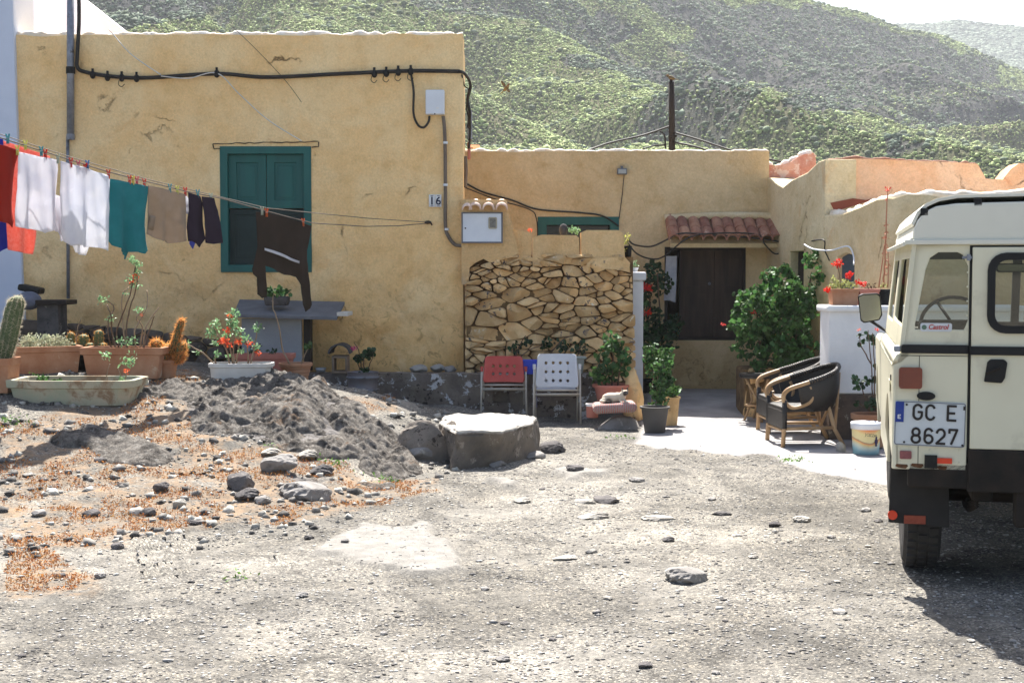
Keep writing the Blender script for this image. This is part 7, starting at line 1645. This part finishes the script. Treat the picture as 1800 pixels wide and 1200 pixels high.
# pot plant by the car
t = thing('terracotta_pot', 'terracotta pot of leggy geranium between the rattan chairs and the car', 'potted plant', (xat(1530, 745, 12.9), 12.9, 0)); roundpot(t, .12, .165, .30, M_TERRA, rim=.05); Y0 = 12.9
for pts in ([(1535, 722), (1532, 650), (1526, 580)], [(1538, 722), (1537, 640), (1534, 585)], [(1528, 722), (1518, 690), (1512, 675)], [(1540, 722), (1545, 640), (1543, 590)], [(1532, 640), (1515, 610), (1510, 590)], [(1538, 650), (1550, 625), (1556, 605)], [(1532, 722), (1520, 715), (1508, 707)]): stem(t, [P2(a, b2, random.uniform(-.05, .05)) for a, b2 in pts], .007, M_STEMD)
ger(t, [(1503, 668, 12.8, 7, 6, 16), (1510, 680, 12.8, 7, 6, 16), (1520, 672, 12.8, 6, 6, 12), (1506, 708, 12.8, 5, 5, 10), (1535, 708, 12.8, 14, 10, 50), (1534, 665, 12.9, 8, 10, 20), (1511, 588, 12.9, 4, 4, 8), (1530, 592, 12.9, 8, 8, 22), (1543, 600, 12.9, 8, 10, 24), (1555, 612, 12.9, 6, 8, 16), (1515, 603, 12.9, 6, 5, 10), (1546, 640, 12.9, 8, 10, 20)], .04, M_LEAFD)
flower(t, P2(1510, 580), .02, M_CORAL, 14); flower(t, P2(1542, 578), .025, M_RED, 18)
# paint bucket
t = thing('paint_bucket', 'white lidded paint bucket with a sunset label and lettering', 'bucket', Wg(1527, 800, 0)); t.location.y += .1
q = MB(); q.lathe([(0, 0), (.105, 0), (.112, .005), (.124, .235), (0, .235)], (0, 0, 0), 40)
m_, nt_2, p_ = newmat('bucket_label'); g = NG(nt_2); oc = g.n('TexCoord').outputs['Object']; sx_ = g.n('SeparateXYZ'); g.l(oc, sx_.inputs[0])
zz_ = g.math('ADD', g.math('MULTIPLY', sx_.outputs[2], 4.25), g.math('MULTIPLY', g.math('MULTIPLY', sx_.outputs[0], sx_.outputs[0]), -14)); zz_ = g.math('ADD', zz_, g.math('MULTIPLY', g.noise(oc, 14, 4), .12))
g.l(g.ramp(zz_, [(0, (.10, .22, .26)), (.16, (.22, .38, .42)), (.3, (.50, .55, .48)), (.42, (.68, .52, .22)), (.47, (.72, .30, .10)), (.5, (.35, .20, .10)), (.55, (.72, .62, .32)), (.8, (.74, .60, .28)), (.97, (.72, .24, .08))]), p_.inputs['Base Color']); p_.inputs['Roughness'].default_value = .45
q.build('pail', m_, t, smooth=False); q = MB(); q.lathe([(.118, .225), (.132, .222), (.134, .275), (.128, .28), (.12, .272), (0, .268)], (0, 0, 0), 40); q.build('lid', pm('lid_white', (.72, .74, .78), None, 3, .45, 0), t, smooth=True)
M_BL = pm('label_dark', (.10, .11, .10), None, 3, .5, 0)
for i, chn in enumerate('JOZZAL'):
    a = R(-90-16+i*10); rr = .1215; textobj(chn, .036, M_BL if i % 2 == 0 else M_BL, t, (rr*math.cos(a), rr*math.sin(a), .172-.003*i), (R(90), 0, a+R(90)), align='CENTER', offset=-.0002)
q = MB(); a = R(-90+32); c3 = Vector((.12*math.cos(a), .12*math.sin(a), .12)); q.ell(c3, (.020, .004, .028), 12, 8, Matrix.Rotation(a+R(90), 3, 'Z')); q.ell(c3+Vector((0, 0, .033)), (.012, .004, .010), 10, 6, Matrix.Rotation(a+R(90), 3, 'Z')); q.ell(c3-Vector((0, 0, .033)), (.014, .004, .010), 10, 6, Matrix.Rotation(a+R(90), 3, 'Z')); q.build('emblem', pm('label_navy', (.03, .02, .08), None, 3, .5, 0), t)
# ================================================================== RATTAN SET
M_RAT = pm('pale_rattan', (.34, .20, .09), (.46, .30, .16), 8, .5, .2, 60, spec=.4); M_WOV = pm('black_weave', (.008, .007, .006), (.020, .016, .013), 60, .45, .9, 120, bdist=.006, spec=.5)
def rattan_chair(label, p, rz):
    t = thing('rattan_chair', label, 'chair', p, rz, None)
    # faces -x
    rim = [(-.27, -.26, .40), (-.285, -.27, .47), (-.24, -.285, .53), (-.10, -.30, .58), (.08, -.29, .635), (.22, -.22, .69), (.30, 0, .73), (.22, .22, .69), (.08, .29, .635), (-.10, .30, .58), (-.24, .285, .53), (-.285, .27, .47), (-.27, .26, .40)]
    s_ = spline(rim, 8); n = len(s_)
    q = MB(); q.tube(s_, .020, 10); rm = q.build('rim', M_RAT, t, smooth=True)
    q = MB(); a, b2 = int(n*.27), int(n*.73)
    for i in range(a, b2):
        if i % 1 == 0: q.tube([s_[i], s_[i].lerp(s_[i+1], .86)], .0245, 8, True)
    q.build('binding', M_WOV, rm, smooth=True)
    # woven shell
    V = []; k0, k1 = int(n*.22), int(n*.78); cols = k1-k0+1; rows = 9
    for i in range(k0, k1+1):
        f_ = (i-k0)/(k1-k0); an = R(-118+236*f_); bt_ = Vector((.02+.22*math.cos(an), .235*math.sin(an), .33)); 
        for j in range(rows): 
            u_ = j/(rows-1); V.append(s_[i].lerp(bt_, u_)+Vector((math.cos(an), math.sin(an), 0))*.03*math.sin(math.pi*u_))
    q = MB(); q.add(V, [(i*rows+j, i*rows+j+1, (i+1)*rows+j+1, (i+1)*rows+j) for i in range(cols-1) for j in range(rows-1)]); q.build('backrest', M_WOV, t, smooth=True, solid=.014)
    q = MB(); ol = [(-.29, -.22), (-.27, -.25), (.0, -.25), (.16, -.17), (.23, 0), (.16, .17), (0, .25), (-.27, .25), (-.29, .22)]; q.plate(ol, (), .05, lambda u, v, w: (u, v, .32+w)); q.build('seat', M_WOV, t, bevel=.015)
    q = MB(); q.plate([(-.25, .33), (.25, .33), (.24, .17), (-.24, .17)][::-1], (), .02, lambda u, v, w: (-.285+w, u, v)); q.build('apron', M_WOV, t, bevel=.006)
    for s in (-1, 1):
        q = MB(); q.tube(spline([(-.27, s*.26, .42), (-.20, s*.27, .36), (-.06, s*.285, .40), (-.02, s*.29, .47), (-.05, s*.30, .555)], 6), .016, 8); q.build('arm_loop', M_RAT, t, smooth=True)
        q = MB(); q.tube([(-.27, s*.26, .42), (-.27, s*.255, .2), (-.28, s*.25, 0)], [.019, .020, .021], 8); lg = q.build('leg', M_RAT, t, smooth=True)
        q = MB(); q.tube([(-.27, s*.26, .43), (-.27, s*.256, .17)], .0245, 8); q.build('binding', M_WOV, lg, smooth=True)
        q = MB(); q.tube([(.16, s*.19, .36), (.22, s*.20, .15), (.30, s*.22, 0)], .019, 8); q.build('leg', M_RAT, t, smooth=True)
        q = MB(); q.tube([(.22, s*.2, .15), (.28, s*.08, .4), (.31, s*.04, .66)], .014, 8); q.build('back_strut', M_RAT, t, smooth=True)
        q = MB(); q.tube([(-.27, s*.255, .17), (.21, s*.20, .17)], .015, 8); q.build('stretcher', M_RAT, t, smooth=True)
    q = MB(); q.tube([(-.27, -.25, .15), (-.27, .25, .15)], .014, 8); q.build('stretcher', M_RAT, t, smooth=True); return t
p1 = Wg(1418, 782, 0); rattan_chair('front black woven rattan chair with pale cane arms, nearest the yard', Vector((p1.x, p1.y+.1, .0)), R(6))
p2 = Wg(1405, 768, 0); rattan_chair('rear black woven rattan chair, half hidden behind the front one', Vector((p2.x-.0, p2.y+.40, .0)), R(2))
t = thing('rattan_table', 'small rattan side table with dark woven top left of the chairs', 'table', Wg(1336, 742, 0)+Vector((.0, .15, 0))); 
q = MB(); q.lathe([(0, .46), (.19, .46), (.20, .475), (.20, .50), (.19, .51), (0, .51)], (0, 0, 0), 28); q.build('table_top', M_WOV, t); q = MB(); q.lathe([(0, .16), (.13, .16), (.14, .18), (0, .18)], (0, 0, 0), 24); q.build('shelf', M_RAT, t)
for k in range(4):
    a = k*math.pi/2+.5; q = MB(); q.tube([(.17*math.cos(a), .17*math.sin(a), .47), (.06*math.cos(a+.9), .06*math.sin(a+.9), .22), (.15*math.cos(a+1.2), .15*math.sin(a+1.2), 0)], .013, 8); q.build('leg', M_RAT, t, smooth=True)
# ================================================================== HAZE
hz = MB(); hz.bb((-1000, -60, -3), (1000, 1250, 330))
hm = bpy.data.materials.new('haze'); hm.use_nodes = True; hn = hm.node_tree; hn.nodes.remove(hn.nodes['Principled BSDF'])
pv = hn.nodes.new('ShaderNodeVolumePrincipled'); pv.inputs['Color'].default_value = (.92, .95, 1, 1); pv.inputs['Density'].default_value = .00036; pv.inputs['Anisotropy'].default_value = .1
hn.links.new(pv.outputs[0], hn.nodes['Material Output'].inputs['Volume'])
if True:
    ho_ = hz.build('haze', hm); tagp(ho_, 'pale haze over the hillside', 'haze', kind='stuff')
